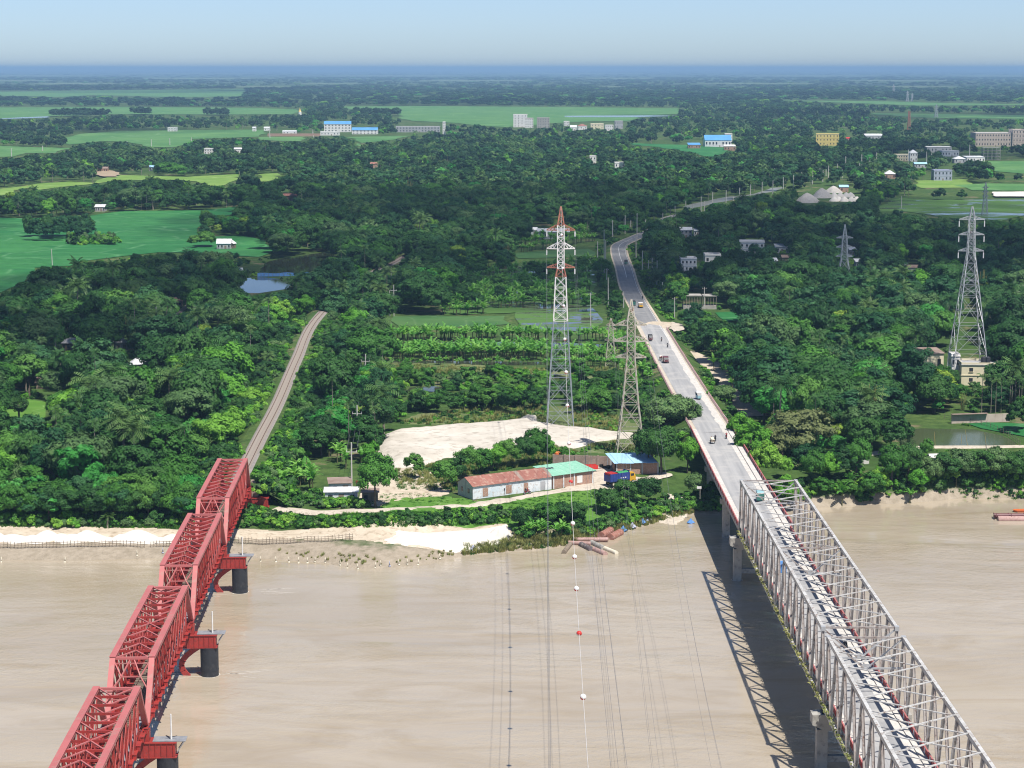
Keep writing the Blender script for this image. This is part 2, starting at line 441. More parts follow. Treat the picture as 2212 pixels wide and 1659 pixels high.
RIDE = [(0, 0, .80), (0, .06, 1.02), (0, .12, 1.25), (0, .15, 1.36), (0, .18, 1.50), (-.2, .14, 1.22), (-.3, .3, 1.0), (-.28, .58, .98), (.2, .14, 1.22), (.3, .3, 1.0), (.28, .58, .98), (-.13, .05, .78), (-.19, .42, .66), (-.17, .28, .28), (-.17, .42, .24), (.13, .05, .78), (.19, .42, .66), (.17, .28, .28), (.17, .42, .24)]
def slot_stand(c): return 0 if c[2] > 1.52 or (abs(c[0]) > .22 and c[2] < 1.05) or c[2] < .1 else (1 if c[2] > .95 else 2)
def slot_ride(c): return 0 if c[2] > 1.33 or (c[1] > .5 and c[2] > .8) or c[2] < .22 else (1 if c[2] > .84 else 2)
BODY = {False: skin_person('person', STAND, SB, SRAD, slot_stand), True: skin_person('person', RIDE, SB, SRAD, slot_ride)}
# ================================================================== terrain
rng = np.random.default_rng(7)
random.seed(7)

def vnoise(x, y, seed=0):
    """smooth value noise, vectorised"""
    x = np.asarray(x, float); y = np.asarray(y, float)
    xi = np.floor(x).astype(np.int64); yi = np.floor(y).astype(np.int64)
    fx = x - xi; fy = y - yi
    fx = fx * fx * (3 - 2 * fx); fy = fy * fy * (3 - 2 * fy)
    def h(a, b):
        n = (a * 374761393 + b * 668265263 + seed * 1442695041) & 0x7fffffff
        n = ((n ^ (n >> 13)) * 1274126177) & 0x7fffffff
        return ((n ^ (n >> 16)) & 0xffff) / 65535.0
    return (h(xi, yi) * (1 - fx) + h(xi + 1, yi) * fx) * (1 - fy) + (h(xi, yi + 1) * (1 - fx) + h(xi + 1, yi + 1) * fx) * fy

SHORE_Q = [(-60, 1209), (0, 1210), (175, 1211), (325, 1206), (430, 1210), (552, 1206), (640, 1212), (702, 1217), (777, 1230), (817, 1230),
           (902, 1221), (952, 1211), (1002, 1201), (1105, 1192), (1150, 1190), (1212, 1181), (1280, 1166), (1342, 1151), (1392, 1136), (1427, 1125),
           (1502, 1110), (1572, 1113), (1640, 1108), (1700, 1102), (1770, 1097), (1884, 1089), (1944, 1088), (2042, 1081), (2059, 1077), (2212, 1077), (2300, 1074)]
SH = np.array([px(a, b, 0.0) for a, b in SHORE_Q])
SH = np.vstack([[(-3000, SH[0, 1] - 60)], [(-400, SH[0, 1] - 6)], SH, [(500, SH[-1, 1] + 8)], [(3000, SH[-1, 1] + 60)]])
def shore(x):
    return np.interp(x, SH[:, 0], SH[:, 1])

PT = np.array([-14, -6, 0, 2, 4, 6, 8, 10, 14, 18, 22, 26, 30, 36, 60.0])
PLEFT = np.array([-2.5, -1.2, 0, .55, 1.05, 1.4, 1.75, 2.0, 2.2, 2.35, 3.6, 4.9, 5, 5, 5])
PMID = np.array([-2.5, -1.4, 0, .7, 1.3, 1.8, 2.2, 2.6, 3.2, 3.8, 4.2, 4.7, 5, 5, 5])
PRIGHT = np.array([-3, -1.8, 0, 2.2, 3.9, 4.7, 5, 5, 5, 5, 5, 5, 5, 5, 5])
def ground_z(x, y):
    x = np.asarray(x, float); t = np.asarray(y, float) - shore(x)
    zl, zm, zr = np.interp(t, PT, PLEFT), np.interp(t, PT, PMID), np.interp(t, PT, PRIGHT)
    a = np.clip((x + 8) / 14, 0, 1); b = np.clip((x - 48) / 12, 0, 1)
    z = (zl * (1 - a) + zm * a) * (1 - b) + zr * b
    w = np.clip(t / 6, 0, 1) * np.clip((40 - t) / 10, 0, 1)
    return z + w * 0.5 * (vnoise(x / 3.1, y / 2.3, 3) - 0.5)

def pxg(qx, qy):
    """pixel -> place on the real ground, slopes included"""
    z = 2.5
    for _ in range(8):
        x, y = px(qx, qy, z); z = .5 * z + .5 * float(ground_z(x, y))
    return x, y, float(ground_z(x, y))

m, n, b = new_mat('ground')
geo = n.nodes.new('ShaderNodeNewGeometry').outputs['Position']
g1 = ramp(n, noise(n, 0.02, 5, 0.6, vec=geo), 0.38, 0.62)
g2 = ramp(n, noise(n, 0.35, 5, 0.65, vec=geo), 0.40, 0.62)
c = mixrgb(n, g1, (0.055, 0.115, 0.028), (0.095, 0.15, 0.04))
c = mixrgb(n, g2, c, (0.045, 0.085, 0.022))
dry = ramp(n, noise(n, 0.06, 6, 0.7, vec=geo), 0.56, 0.66)
c = mixrgb(n, dry, c, (0.20, 0.17, 0.10))
sep = n.nodes.new('ShaderNodeSeparateXYZ'); n.links.new(geo, sep.inputs[0])
mudf = ramp(n, noise(n, 0.5, 5, 0.65, vec=geo), 0.35, 0.7)
mudc = mixrgb(n, mudf, (0.40, 0.34, 0.265), (0.28, 0.235, 0.175))
mz = n.nodes.new('ShaderNodeMath'); mz.operation = 'MULTIPLY_ADD'
n.links.new(noise(n, 0.25, 4, 0.6, vec=geo), mz.inputs[0]); mz.inputs[1].default_value = 2.0
n.links.new(sep.outputs['Z'], mz.inputs[2])
c = mixrgb(n, ramp(n, mz.outputs[0], 3.5, 2.75), c, mudc)
n.links.new(c, b.inputs['Base Color'])
b.inputs['Roughness'].default_value = 0.95
b.inputs['Specular IOR Level'].default_value = 0.1
bump(n, b, noise(n, 0.9, 5, 0.65, vec=geo), 0.8, 0.5)
M['ground'] = m

xs = np.concatenate([[-3000, -1500, -700, -400, -260, -190], np.arange(-150, 151, 2.5), [190, 260, 400, 700, 1500, 3000]])
ts = np.concatenate([[-14, -6, -3], np.arange(0, 37, 1.5), [42, 50, 60]])
gv, gf = [], []
for t in ts:
    ys = shore(xs) + t
    zz = ground_z(xs, ys)
    gv += list(zip(xs, ys, zz))
nx = len(xs)
for y in (620.0, 160000.0):
    sc = 1.0 if y < 1000 else 30.0
    gv += [(x * sc, y, GZ) for x in xs]
for j in range(len(ts) + 1):
    for i in range(nx - 1):
        a = j * nx + i
        gf.append((a, a + 1, a + nx + 1, a + nx))
mb = MB(); mb.add(gv, gf)
ground = mb.build('ground', M['ground'], smooth=True)
tag(ground, 'green flat land and muddy bank beyond the river', kind='structure')

# ---- river
m, n, b = new_mat('river_water')
geo = n.nodes.new('ShaderNodeNewGeometry').outputs['Position']
mp = n.nodes.new('ShaderNodeMapping'); n.links.new(geo, mp.inputs[0])
mp.inputs['Scale'].default_value = (0.35, 1.0, 1.0)
big = ramp(n, noise(n, 0.022, 4, 0.6, vec=mp.outputs[0], dist=0.8), 0.35, 0.68)
c = mixrgb(n, big, (0.40, 0.335, 0.25), (0.46, 0.395, 0.31))
silt = ramp(n, noise(n, 0.09, 5, 0.65, vec=mp.outputs[0], dist=1.5), 0.45, 0.7)
c = mixrgb(n, silt, c, (0.37, 0.30, 0.205))
n.links.new(c, b.inputs['Base Color'])
b.inputs['IOR'].default_value = 1.33
b.inputs['Specular IOR Level'].default_value = 0.85
rr = n.nodes.new('ShaderNodeMapRange')
n.links.new(noise(n, 0.035, 4, 0.6, vec=mp.outputs[0], dist=1.0), rr.inputs[0])
rr.inputs[1].default_value = 0.4; rr.inputs[2].default_value = 0.65
rr.inputs[3].default_value = 0.03; rr.inputs[4].default_value = 0.13
n.links.new(rr.outputs[0], b.inputs['Roughness'])
mp2 = n.nodes.new('ShaderNodeMapping'); n.links.new(geo, mp2.inputs[0])
mp2.inputs['Scale'].default_value = (0.75, 1.0, 1.0)
mp2.inputs['Rotation'].default_value = (0, 0, 0.15)
r1 = noise(n, 0.55, 4, 0.6, vec=mp2.outputs[0], dist=0.6)
amp = ramp(n, noise(n, 0.028, 3, 0.6, vec=mp.outputs[0], dist=1.2), 0.36, 0.62)
mu = n.nodes.new('ShaderNodeMath'); mu.operation = 'MULTIPLY_ADD'
mu.inputs[1].default_value = 1.0; mu.inputs[2].default_value = 0.10
n.links.new(amp, mu.inputs[0])
hh = n.nodes.new('ShaderNodeMath'); hh.operation = 'MULTIPLY'
n.links.new(r1, hh.inputs[0]); n.links.new(mu.outputs[0], hh.inputs[1])
r2 = noise(n, 1.9, 3, 0.6, vec=mp2.outputs[0], dist=0.4)
r3 = noise(n, 0.12, 3, 0.6, vec=mp2.outputs[0], dist=1.0)
h2 = n.nodes.new('ShaderNodeMath'); h2.operation = 'MULTIPLY_ADD'; h2.inputs[1].default_value = 0.30
n.links.new(r2, h2.inputs[0]); n.links.new(r1, h2.inputs[2])
h3 = n.nodes.new('ShaderNodeMath'); h3.operation = 'MULTIPLY_ADD'; h3.inputs[1].default_value = 0.7
n.links.new(r3, h3.inputs[0]); n.links.new(h2.outputs[0], h3.inputs[2])
n.links.new(h3.outputs[0], hh.inputs[0])
bump(n, b, hh.outputs[0], 0.5, 0.30)
M['river'] = m
mb = MB(); mb.add([(-3000, -1500, 0), (3000, -1500, 0), (3000, 600, 0), (-3000, 600, 0)], [(0, 1, 2, 3)])
river = mb.build('river', m)
tag(river, 'wide silty brown river under both bridges', kind='structure')

# ---- still water (ponds, flooded plots)
m, n, b = new_mat('pond_water')
b.inputs['Base Color'].default_value = (0.055, 0.065, 0.04, 1)
b.inputs['Roughness'].default_value = 0.04
b.inputs['IOR'].default_value = 1.33
bump(n, b, noise(n, 0.8, 3, 0.6, world_space=True), 0.25, 0.02)
M['pond'] = m
m, n, b = new_mat('green_pond_water')
b.inputs['Base Color'].default_value = (0.08, 0.105, 0.05, 1)
b.inputs['Roughness'].default_value = 0.12
b.inputs['IOR'].default_value = 1.33
bump(n, b, noise(n, 1.0, 3, 0.6, world_space=True), 0.3, 0.03)
M['green_pond'] = m
m, n, b = new_mat('canal_water')
b.inputs['Base Color'].default_value = (0.26, 0.27, 0.25, 1)  # pale base colour stands in for rippled sky reflection
b.inputs['Roughness'].default_value = 0.3
M['canal'] = m
m, n, b = new_mat('flooded_plot')
geo = n.nodes.new('ShaderNodeNewGeometry').outputs['Position']
mpw = n.nodes.new('ShaderNodeMapping'); n.links.new(geo, mpw.inputs[0]); mpw.inputs['Scale'].default_value = (0.5, 1.6, 1)
wetf = ramp(n, noise(n, 0.035, 6, 0.7, vec=mpw.outputs[0], dist=0.8), 0.52, 0.57)
n.links.new(mixrgb(n, wetf, (0.09, 0.18, 0.045), (0.10, 0.095, 0.07)), b.inputs['Base Color'])
rr = n.nodes.new('ShaderNodeMapRange'); n.links.new(wetf, rr.inputs[0]); rr.inputs[3].default_value = 0.9; rr.inputs[4].default_value = 0.05
n.links.new(rr.outputs[0], b.inputs['Roughness'])
sr = n.nodes.new('ShaderNodeMapRange'); n.links.new(wetf, sr.inputs[0]); sr.inputs[3].default_value = 0.05; sr.inputs[4].default_value = 0.5
n.links.new(sr.outputs[0], b.inputs['Specular IOR Level'])
M['flooded'] = m

def crop(name, ca, cb, plot=0.02, pv=0.5):
    """paddy: plots of slightly different shade with fine growth texture"""
    m, n, b = new_mat(name)
    geo = n.nodes.new('ShaderNodeNewGeometry').outputs['Position']
    mp = n.nodes.new('ShaderNodeMapping'); n.links.new(geo, mp.inputs[0])
    mp.inputs['Scale'].default_value = (1.0, 1.6, 1.0); mp.inputs['Rotation'].default_value = (0, 0, 0.12)
    vo = n.nodes.new('ShaderNodeTexVoronoi'); vo.distance = 'CHEBYCHEV'
    vo.inputs['Scale'].default_value = plot; vo.inputs['Randomness'].default_value = 0.75
    n.links.new(mp.outputs[0], vo.inputs['Vector'])
    s = n.nodes.new('ShaderNodeSeparateColor'); n.links.new(vo.outputs['Color'], s.inputs[0])
    c = mixrgb(n, s.outputs[0], ca, cb)
    vb = n.nodes.new('ShaderNodeTexVoronoi'); vb.feature = 'DISTANCE_TO_EDGE'
    vb.inputs['Scale'].default_value = plot; vb.inputs['Randomness'].default_value = 0.75; n.links.new(mp.outputs[0], vb.inputs['Vector'])
    c = mixrgb(n, ramp(n, vb.outputs['Distance'], 0.035, 0.0), c, tuple(min(1, x * 1.1 + .07) for x in cb))
    f = ramp(n, noise(n, 0.15, 6, 0.7, vec=geo), 0.3, 0.75)
    c = mixrgb(n, f, c, tuple(x * 0.72 for x in ca))
    f2 = ramp(n, noise(n, 0.012, 3, 0.6, vec=geo), 0.5, 0.68)
    c = mixrgb(n, f2, c, cb)
    n.links.new(c, b.inputs['Base Color'])
    b.inputs['Roughness'].default_value = 0.8
    b.inputs['Specular IOR Level'].default_value = 0.15
    bump(n, b, noise(n, 1.4, 3, 0.6, vec=geo), 0.5, 0.3)
    return m
M['paddy_deep'] = crop('paddy_deep', (0.026, 0.165, 0.045), (0.055, 0.22, 0.06), 0.022)
M['paddy_dark'] = crop('paddy_dark', (0.05, 0.15, 0.045), (0.085, 0.17, 0.05), 0.05)
M['paddy_light'] = crop('paddy_light', (0.16, 0.30, 0.05), (0.24, 0.36, 0.085), 0.02)
M['paddy_mid'] = crop('paddy_mid', (0.08, 0.22, 0.06), (0.13, 0.27, 0.08), 0.012)
M['grass_rough'] = crop('grass_rough', (0.10, 0.16, 0.045), (0.18, 0.20, 0.09), 0.09)
M['grass_fresh'] = crop('grass_fresh', (0.10, 0.24, 0.035), (0.15, 0.28, 0.05), 0.1)
M['bare_earth'] = surf('bare_earth', (0.42, 0.33, 0.23), (0.32, 0.25, 0.17), 0.95, 0.2, 0.1, ws=True)

def wiggle(poly, step, amp, closed=True, seed=1):
    """break straight measured edges into uneven ones (world metres)"""
    r = random.Random(seed)
    out = []
    N = len(poly)
    for i in range(N if closed else N - 1):
        a = np.array(poly[i]); b2 = np.array(poly[(i + 1) % N])
        L = np.linalg.norm(b2 - a)
        k = max(1, min(60, int(L / step)))
        nrm = np.array([-(b2 - a)[1], (b2 - a)[0]]) / max(L, 1e-6)
        for j in range(k):
            p = a + (b2 - a) * (j / k)
            if j: p = p + nrm * r.uniform(-amp, amp)
            out.append(tuple(p))
    if not closed: out.append(tuple(poly[-1]))
    return out

CLEAR = []       # pieces of the view that crowns must leave open (fields, roads, houses)
def sheet(name, q, z, mat, label=None, step=12, amp=1.5, clear=True, kind='structure', seed=1):
    w = wiggle([px(a, b2, z) for a, b2 in q], step, amp, True, seed)
    mb = MB(); mb.add([(x, y, z) for x, y in w], [tuple(range(len(w)))])
    o = mb.build(name, mat)
    # face up
    if o.data.polygons[0].normal.z < 0:
        o.data.flip_normals()
    tag(o, label, kind=kind)
    if clear: CLEAR.append(np.array(q, float))
    return o

# ---- fields (outlines measured in the view, laid on the land)
FIELDS = [
 ('paddy_deep', 'big deep green paddy below the dark hedge', [(-90, 474), (0, 470), (60, 472), (195, 466), (265, 456), (437, 454), (510, 446), (508, 462), (440, 475), (425, 495), (440, 512), (520, 508), (575, 520), (585, 546), (560, 555), (480, 551), (400, 545), (340, 545), (275, 552), (210, 560), (160, 566), (155, 574), (75, 578), (60, 598), (22, 622), (0, 632), (-90, 660)]),
 ('paddy_light', 'sunny pale green paddy behind the dark hedge', [(-90, 412), (0, 408), (80, 397), (150, 392), (205, 395), (228, 384), (255, 378), (335, 380), (400, 382), (520, 376), (520, 385), (470, 404), (425, 392), (380, 389), (330, 388), (250, 390), (195, 398), (85, 410), (60, 406), (0, 423), (-90, 430)]),
 ('paddy_light', 'small sunlit paddy gap beside the round tree', [(556, 376), (600, 374), (610, 380), (575, 392), (558, 392)]),
 ('paddy_mid', 'long green field with a row of poles', [(140, 297), (175, 289), (255, 283), (400, 281), (550, 280), (585, 281), (560, 295), (415, 300), (410, 308), (378, 318), (325, 318), (275, 306), (217, 305), (175, 310), (150, 312)]),
 ('paddy_mid', 'green field wedge at the edge of the palm wood', [(-90, 312), (0, 315), (158, 320), (120, 330), (55, 331), (30, 338), (0, 339), (-90, 342)]),
 ('paddy_mid', 'wide grey green marsh under the long tree line', [(-90, 231), (0, 232), (285, 231), (552, 233), (640, 236), (640, 246), (552, 247), (322, 247), (240, 246), (107, 251), (0, 256), (-90, 258)]),
 ('paddy_mid', 'pale far field dotted with white specks', [(-90, 199), (0, 198), (300, 194), (530, 192), (528, 208), (400, 210), (340, 209), (205, 205), (135, 210), (75, 208), (0, 207), (-90, 207)]),
 ('paddy_mid', 'broad far paddy behind the white tower block', [(740, 230), (760, 236), (868, 246), (865, 255), (890, 261), (960, 264), (1050, 272), (1104, 275), (1190, 266), (1275, 262), (1345, 262), (1370, 258), (1380, 250), (1465, 246), (1465, 234), (1210, 231), (900, 229)]),
 ('paddy_mid', 'green strip in front of the long brick wall', [(560, 296), (660, 295), (655, 305), (600, 304), (562, 302)]),
 ('paddy_mid', 'green wedge right of the blue roofed school', [(742, 296), (890, 293), (855, 301), (785, 308), (780, 320), (772, 320), (770, 300)]),
 ('paddy_deep', 'green field in front of the blue roofed sheds', [(1355, 309), (1485, 313), (1577, 320), (1552, 338), (1525, 338), (1468, 323), (1390, 315)]),
 ('paddy_mid', 'thin green field by the far pylon', [(1877, 244), (2010, 246), (2300, 250), (2300, 257), (2035, 255), (1980, 253), (1885, 247)]),
 ('paddy_mid', 'thin pale field below the far wood', [(1675, 217), (1880, 218), (2060, 223), (2300, 226), (1985, 228), (1800, 221)]),
 ('paddy_mid', 'green field beside the bare concrete frame', [(2132, 348), (2300, 348), (2300, 377), (2212, 375), (2150, 370)]),
 ('paddy_light', 'yellow green plot under the lilac house', [(1975, 390), (2092, 387), (2100, 405), (1990, 406)]),
 ('paddy_mid', 'low marshy plot behind the white sand strip', [(2060, 400), (2130, 396), (2300, 400), (2300, 412), (2100, 411)]),
 ('flooded', 'flooded paddies behind the tall lattice pylon', [(1945, 428), (2025, 432), (2300, 430), (2300, 466), (2212, 465), (2160, 478), (2050, 471), (1960, 457), (1895, 457), (1892, 448)]),
 ('grass_fresh', 'bright grass clearing around the fan palm', [(8, 868), (60, 862), (98, 868), (98, 902), (60, 908), (20, 905)]),
 ('paddy_deep', 'small green paddy near the pond', [(2090, 915), (2130, 912), (2212, 915), (2300, 918), (2300, 950), (2212, 942), (2120, 925)]),
 ('paddy_deep', 'small bright plot behind the open shed', [(1545, 675), (1600, 672), (1620, 688), (1570, 695)]),
 ('flooded', 'flooded plot between the banana rows and the main pylon', [(1120, 668), (1280, 665), (1300, 700), (1265, 716), (1120, 712)]),
 ('flooded', 'dark flooded plots among far banana plants', [(985, 590), (1100, 577), (1275, 560), (1290, 605), (1290, 660), (1100, 676), (960, 680)]),
 ('paddy_dark', 'grass plot between the banana rows', [(850, 683), (1090, 682), (1105, 700), (1000, 706), (860, 703)]),
 ('paddy_dark', 'green plot behind the main pylon', [(1105, 547), (1270, 537), (1285, 552), (1120, 558)]),
 ('grass_rough', 'rough grass strip behind the bushes', [(835, 783), (1000, 786), (1180, 800), (1300, 798), (1380, 792), (1400, 815), (1290, 820), (1100, 812), (940, 800), (830, 802)]),
  ]
for yq, xs_ in ((187.5, ((500, 640), (1280, 1360), (1900, 2080))), (181, ((60, 260), (640, 780), (1500, 1760))), (174.5, ((-90, 120), (900, 1150), (1820, 2050))), (169, ((300, 620), (1250, 1420))), (164, ((-60, 200), (700, 1000), (1600, 1900), (2050, 2300))), (159.5, ((250, 560), (1080, 1400)))):
    for a, c0 in xs_:
        FIELDS.append(('paddy_far', 'pale sliver of far field at about %s, line %d' % (('the left third', 'the middle', 'the right third')[min(2, max(0, int((a + c0) / 2 // 737)))], int(yq)), [(a, yq), (a + (c0 - a) * .3, yq - .55), (c0 - 12, yq - .35), (c0, yq + .1), (a + (c0 - a) * .6, yq + .75), (a + 15, yq + .55)]))
M['paddy_far'] = crop('paddy_far', (0.22, 0.30, 0.13), (0.30, 0.36, 0.19), 0.004)
FCOL = {}
for k, (mt, lab, q) in enumerate(FIELDS):
    d = px(*q[len(q) // 2])[1]
    sheet('grass' if mt.startswith('grass') else 'field', q, GZ + 0.12 + 0.0006 * min(d, 3000) * 0.25 + 0.004 * (k % 7), M[mt], lab, step=max(6, d / 60), amp=max(0.5, d / 420), seed=k, clear=not lab.startswith(('dark flooded plots', 'grass verge', 'green grass verge', 'dry grass', 'rough grass')))

PONDS = [
 ('pond', 'dark pond with bright sky reflections beside the railway', [(515, 603), (560, 598), (600, 602), (632, 611), (620, 624), (560, 633), (515, 633)]),
 ('pond', 'long dark pond behind the blue net', [(555, 590), (570, 570), (600, 560), (705, 545), (722, 552), (700, 570), (660, 592), (600, 594)]),
 ('pond', 'thin water strip between the banana rows', [(850, 739), (1000, 738), (1170, 740), (1300, 744), (1300, 749), (1100, 747), (850, 747)]),
 ('pond', 'water strip below the bright banana row', [(835, 780), (960, 780), (1180, 782), (1180, 788), (950, 789), (832, 787)]),
 ('pond', 'shallow water patch behind the bushes', [(870, 838), (930, 834), (980, 838), (960, 846), (880, 846)]),
 ('pond', 'bright water among the banana plants far back', [(1040, 582), (1110, 578), (1150, 582), (1150, 590), (1040, 594)]),
 ('pond', 'narrow bright water strip among dark banana plants', [(990, 606), (1110, 604), (1140, 610), (1000, 613)]),
 ('pond', 'small bright puddle by the dark trees', [(960, 662), (1050, 660), (1115, 664), (1060, 675), (960, 676)]),
 ('canal', 'curving canal beside the line of poles', [(1476, 446), (1505, 438), (1560, 427), (1630, 418), (1665, 406), (1690, 404), (1680, 410), (1640, 420), (1580, 432), (1520, 445), (1484, 452)]),
 ('green_pond', 'murky green fish pond behind the river path', [(1940, 930), (1990, 925), (2100, 927), (2160, 940), (2195, 958), (2190, 964), (1960, 965), (1935, 950)]),
 ('pond', 'far pale water beside the marsh', [(0, 250), (40, 246), (110, 249), (100, 254), (0, 257)]),
 ('pond', 'pond at the far marsh edge', [(560, 236), (640, 235), (648, 243), (570, 246)]),
 ('pond', 'thin bright far water behind the tower block', [(1220, 250), (1400, 249), (1460, 250), (1380, 253), (1230, 253)]),
]
for k, (mt, lab, q) in enumerate(PONDS):
    d = px(*q[0])[1]
    sheet('pond', q, GZ + 0.05 + 0.35 * (d > 1500) + 0.18 * (d > 2500), M[mt], lab, step=max(4, d / 90), amp=max(0.4, d / 600), seed=50 + k)

# ---- sand, paths
SAND_YARD = [(825, 950), (848, 932), (940, 924), (1050, 918), (1120, 907), (1135, 896), (1160, 898), (1165, 914), (1240, 923), (1375, 936), (1372, 948), (1290, 956), (1246, 972), (1190, 960), (1130, 977), (1060, 985), (960, 990), (905, 1008), (852, 1012), (826, 985)]
def relief_sheet(name, q, z, mat, label, hfun, cell=1.6, amp=1.2, seed=0, clear=True):
    """area with its own relief: grid clipped to the outline, edges sinking into the land"""
    poly = np.array(wiggle([px(a, b2, z) for a, b2 in q], 5, amp, True, seed))
    x0, y0 = poly.min(0); x1, y1 = poly.max(0)
    X, Y = np.meshgrid(np.arange(x0 - cell, x1 + 2 * cell, cell), np.arange(y0 - cell, y1 + 2 * cell, cell))
    ins = inside(poly, X.ravel(), Y.ravel()).reshape(X.shape)
    d = edge_dist(poly, X.ravel(), Y.ravel()).reshape(X.shape)
    s = np.where(ins, d, -d)
    base = ground_z(X, Y)
    Z = np.where(s > 0, np.maximum(base, 0) + 0.06 + hfun(X, Y) * np.clip(s / 3.0, 0, 1), base - 0.25)
    nyy, nxx = X.shape
    fs = []
    for j in range(nyy - 1):
        for i in range(nxx - 1):
            if s[j:j + 2, i:i + 2].max() > 0:
                a = j * nxx + i
                fs.append((a, a + 1, a + nxx + 1, a + nxx))
    vs = np.stack([X.ravel(), Y.ravel(), Z.ravel()], -1)
    used = sorted({i for f in fs for i in f}); mpi = {u: k for k, u in enumerate(used)}
    mb = MB(); mb.add(vs[used], [tuple(mpi[i] for i in f) for f in fs])
    o = mb.build(name, mat, smooth=True)
    tag(o, label, kind='structure')
    if clear: CLEAR.append(np.array(q, float))
    return o

def inside(poly, x, y):
    p = np.asarray(poly, float); x = np.asarray(x); y = np.asarray(y)
    r = np.zeros(x.shape, bool)
    j = len(p) - 1
    for i in range(len(p)):
        yi, yj = p[i, 1], p[j, 1]
        if yi != yj:
            cnd = ((yi > y) != (yj > y)) & (x < (p[j, 0] - p[i, 0]) * (y - yi) / (yj - yi) + p[i, 0])
            r ^= cnd
        j = i
    return r

def edge_dist(poly, x, y):
    p = np.asarray(poly, float); best = np.full(x.shape, 1e9)
    for i in range(len(p)):
        a = p[i]; b2 = p[(i + 1) % len(p)]; d = b2 - a
        t = np.clip(((x - a[0]) * d[0] + (y - a[1]) * d[1]) / max(d @ d, 1e-9), 0, 1)
        best = np.minimum(best, np.hypot(x - a[0] - t * d[0], y - a[1] - t * d[1]))
    return best

LOW = lambda X, Y: 0.05 + 0.12 * vnoise(X / 3, Y / 3, 21)
relief_sheet('grass', [(860, 915), (900, 895), (1000, 880), (1180, 876), (1300, 885), (1400, 925), (1390, 980), (1320, 985), (1240, 975), (1190, 968), (1255, 930), (1160, 912), (1000, 920)], GZ, M['grass_rough'], 'dry grass verge behind the sand yard', LOW, clear=False)
relief_sheet('grass', [(800, 1078), (900, 1070), (985, 1074), (1025, 1082), (1180, 1070), (1290, 1056), (1380, 1050), (1400, 1075), (1300, 1108), (1150, 1120), (1000, 1124), (840, 1116)], GZ - .1, M['grass_fresh'], 'green grass verge below the shed track', LOW, clear=False)
relief_sheet('yard_ground', [(835, 1010), (905, 1010), (960, 1040), (975, 1066), (930, 1082), (830, 1096), (780, 1092), (770, 1060), (800, 1030)], GZ, M['track_dirt'], 'dusty yard round the huts', LOW, clear=False)
relief_sheet('yard_ground', [(1195, 1050), (1280, 1003), (1330, 1012), (1335, 1030), (1390, 1028), (1380, 1046), (1300, 1056), (1240, 1060)], GZ, M['dust'], 'dusty truck yard beside the brick shed', LOW, clear=False)
relief_sheet('sand_yard', SAND_YARD, GZ, M['sand'], 'pale sand yard in front of the main pylon',
             lambda X, Y: 0.35 + 0.9 * vnoise(X / 14, Y / 14, 5) + 0.35 * vnoise(X / 4, Y / 4, 6) + 0.15 * vnoise(X / 1.7, Y / 1.7, 8))
STRIP = [(-60, 1172), (0, 1170), (130, 1168), (240, 1166), (330, 1165), (480, 1162), (640, 1163), (760, 1166), (830, 1173), (900, 1180), (1000, 1176), (1090, 1163), (1112, 1150), (1105, 1130), (1060, 1136), (960, 1141), (830, 1144), (700, 1146), (480, 1145), (330, 1143), (240, 1143), (100, 1140), (0, 1138), (-60, 1138)]
relief_sheet('dirt_strip', STRIP, 2.2, M['track_dirt'], 'tan dirt strip along the foot of the bank',
             lambda X, Y: 0.10 + 0.25 * vnoise(X / 5, Y / 1.2, 15), cell=1.0, amp=0.5)
relief_sheet('sand_strip', [(820, 1168), (870, 1176), (950, 1178), (1020, 1174), (1085, 1163), (1108, 1150), (1100, 1136), (1050, 1142), (960, 1148), (850, 1154)], 2.3, M['white_sand'], 'white sand spread right of the cane fence', lambda X, Y: 0.45 + 0.35 * vnoise(X / 5, Y / 3, 18), cell=1.0, amp=0.5)

def sweep(name, line, prof, mat, label=None, kind='structure', parent=None, mi=None, close=False):
    """cross-section prof [(offset, dz)] carried along line [(x,y,z)]"""
    L = [Vector(p) for p in line]
    vs = []
    for i, p in enumerate(L):
        d = (L[min(i + 1, len(L) - 1)] - L[max(i - 1, 0)]); d.z = 0; d.normalize()
        nx_ = Vector((d.y, -d.x, 0))
        for o, dz in prof:
            vs.append(p + nx_ * o + Vector((0, 0, dz)))
    k = len(prof)
    fs = []
    for i in range(len(L) - 1):
        for j in range(k - 1):
            a = i * k + j
            fs.append((a, a + 1, a + k + 1, a + k))
    if close:
        fs.append(tuple(range(k))); fs.append(tuple((len(L) - 1) * k + j for j in range(k - 1, -1, -1)))
    mb = MB(); mb.add(vs, fs)
    o = mb.build(name, mat, parent)
    if kind: tag(o, label, kind=kind)
    return o

def smooth_line(pts, n=8):
    """Catmull-Rom through pts"""
    P = [Vector(p) for p in pts]; P = [P[0] * 2 - P[1]] + P + [P[-1] * 2 - P[-2]]
    out = []
    for i in range(1, len(P) - 2):
        a, b2, c2, d = P[i - 1], P[i], P[i + 1], P[i + 2]
        for k in range(n):
            t = k / n
            out.append(0.5 * ((2 * b2) + (c2 - a) * t + (2 * a - 5 * b2 + 4 * c2 - d) * t * t + (3 * b2 - a - 3 * c2 + d) * t ** 3))
    out.append(P[-2])
    return out

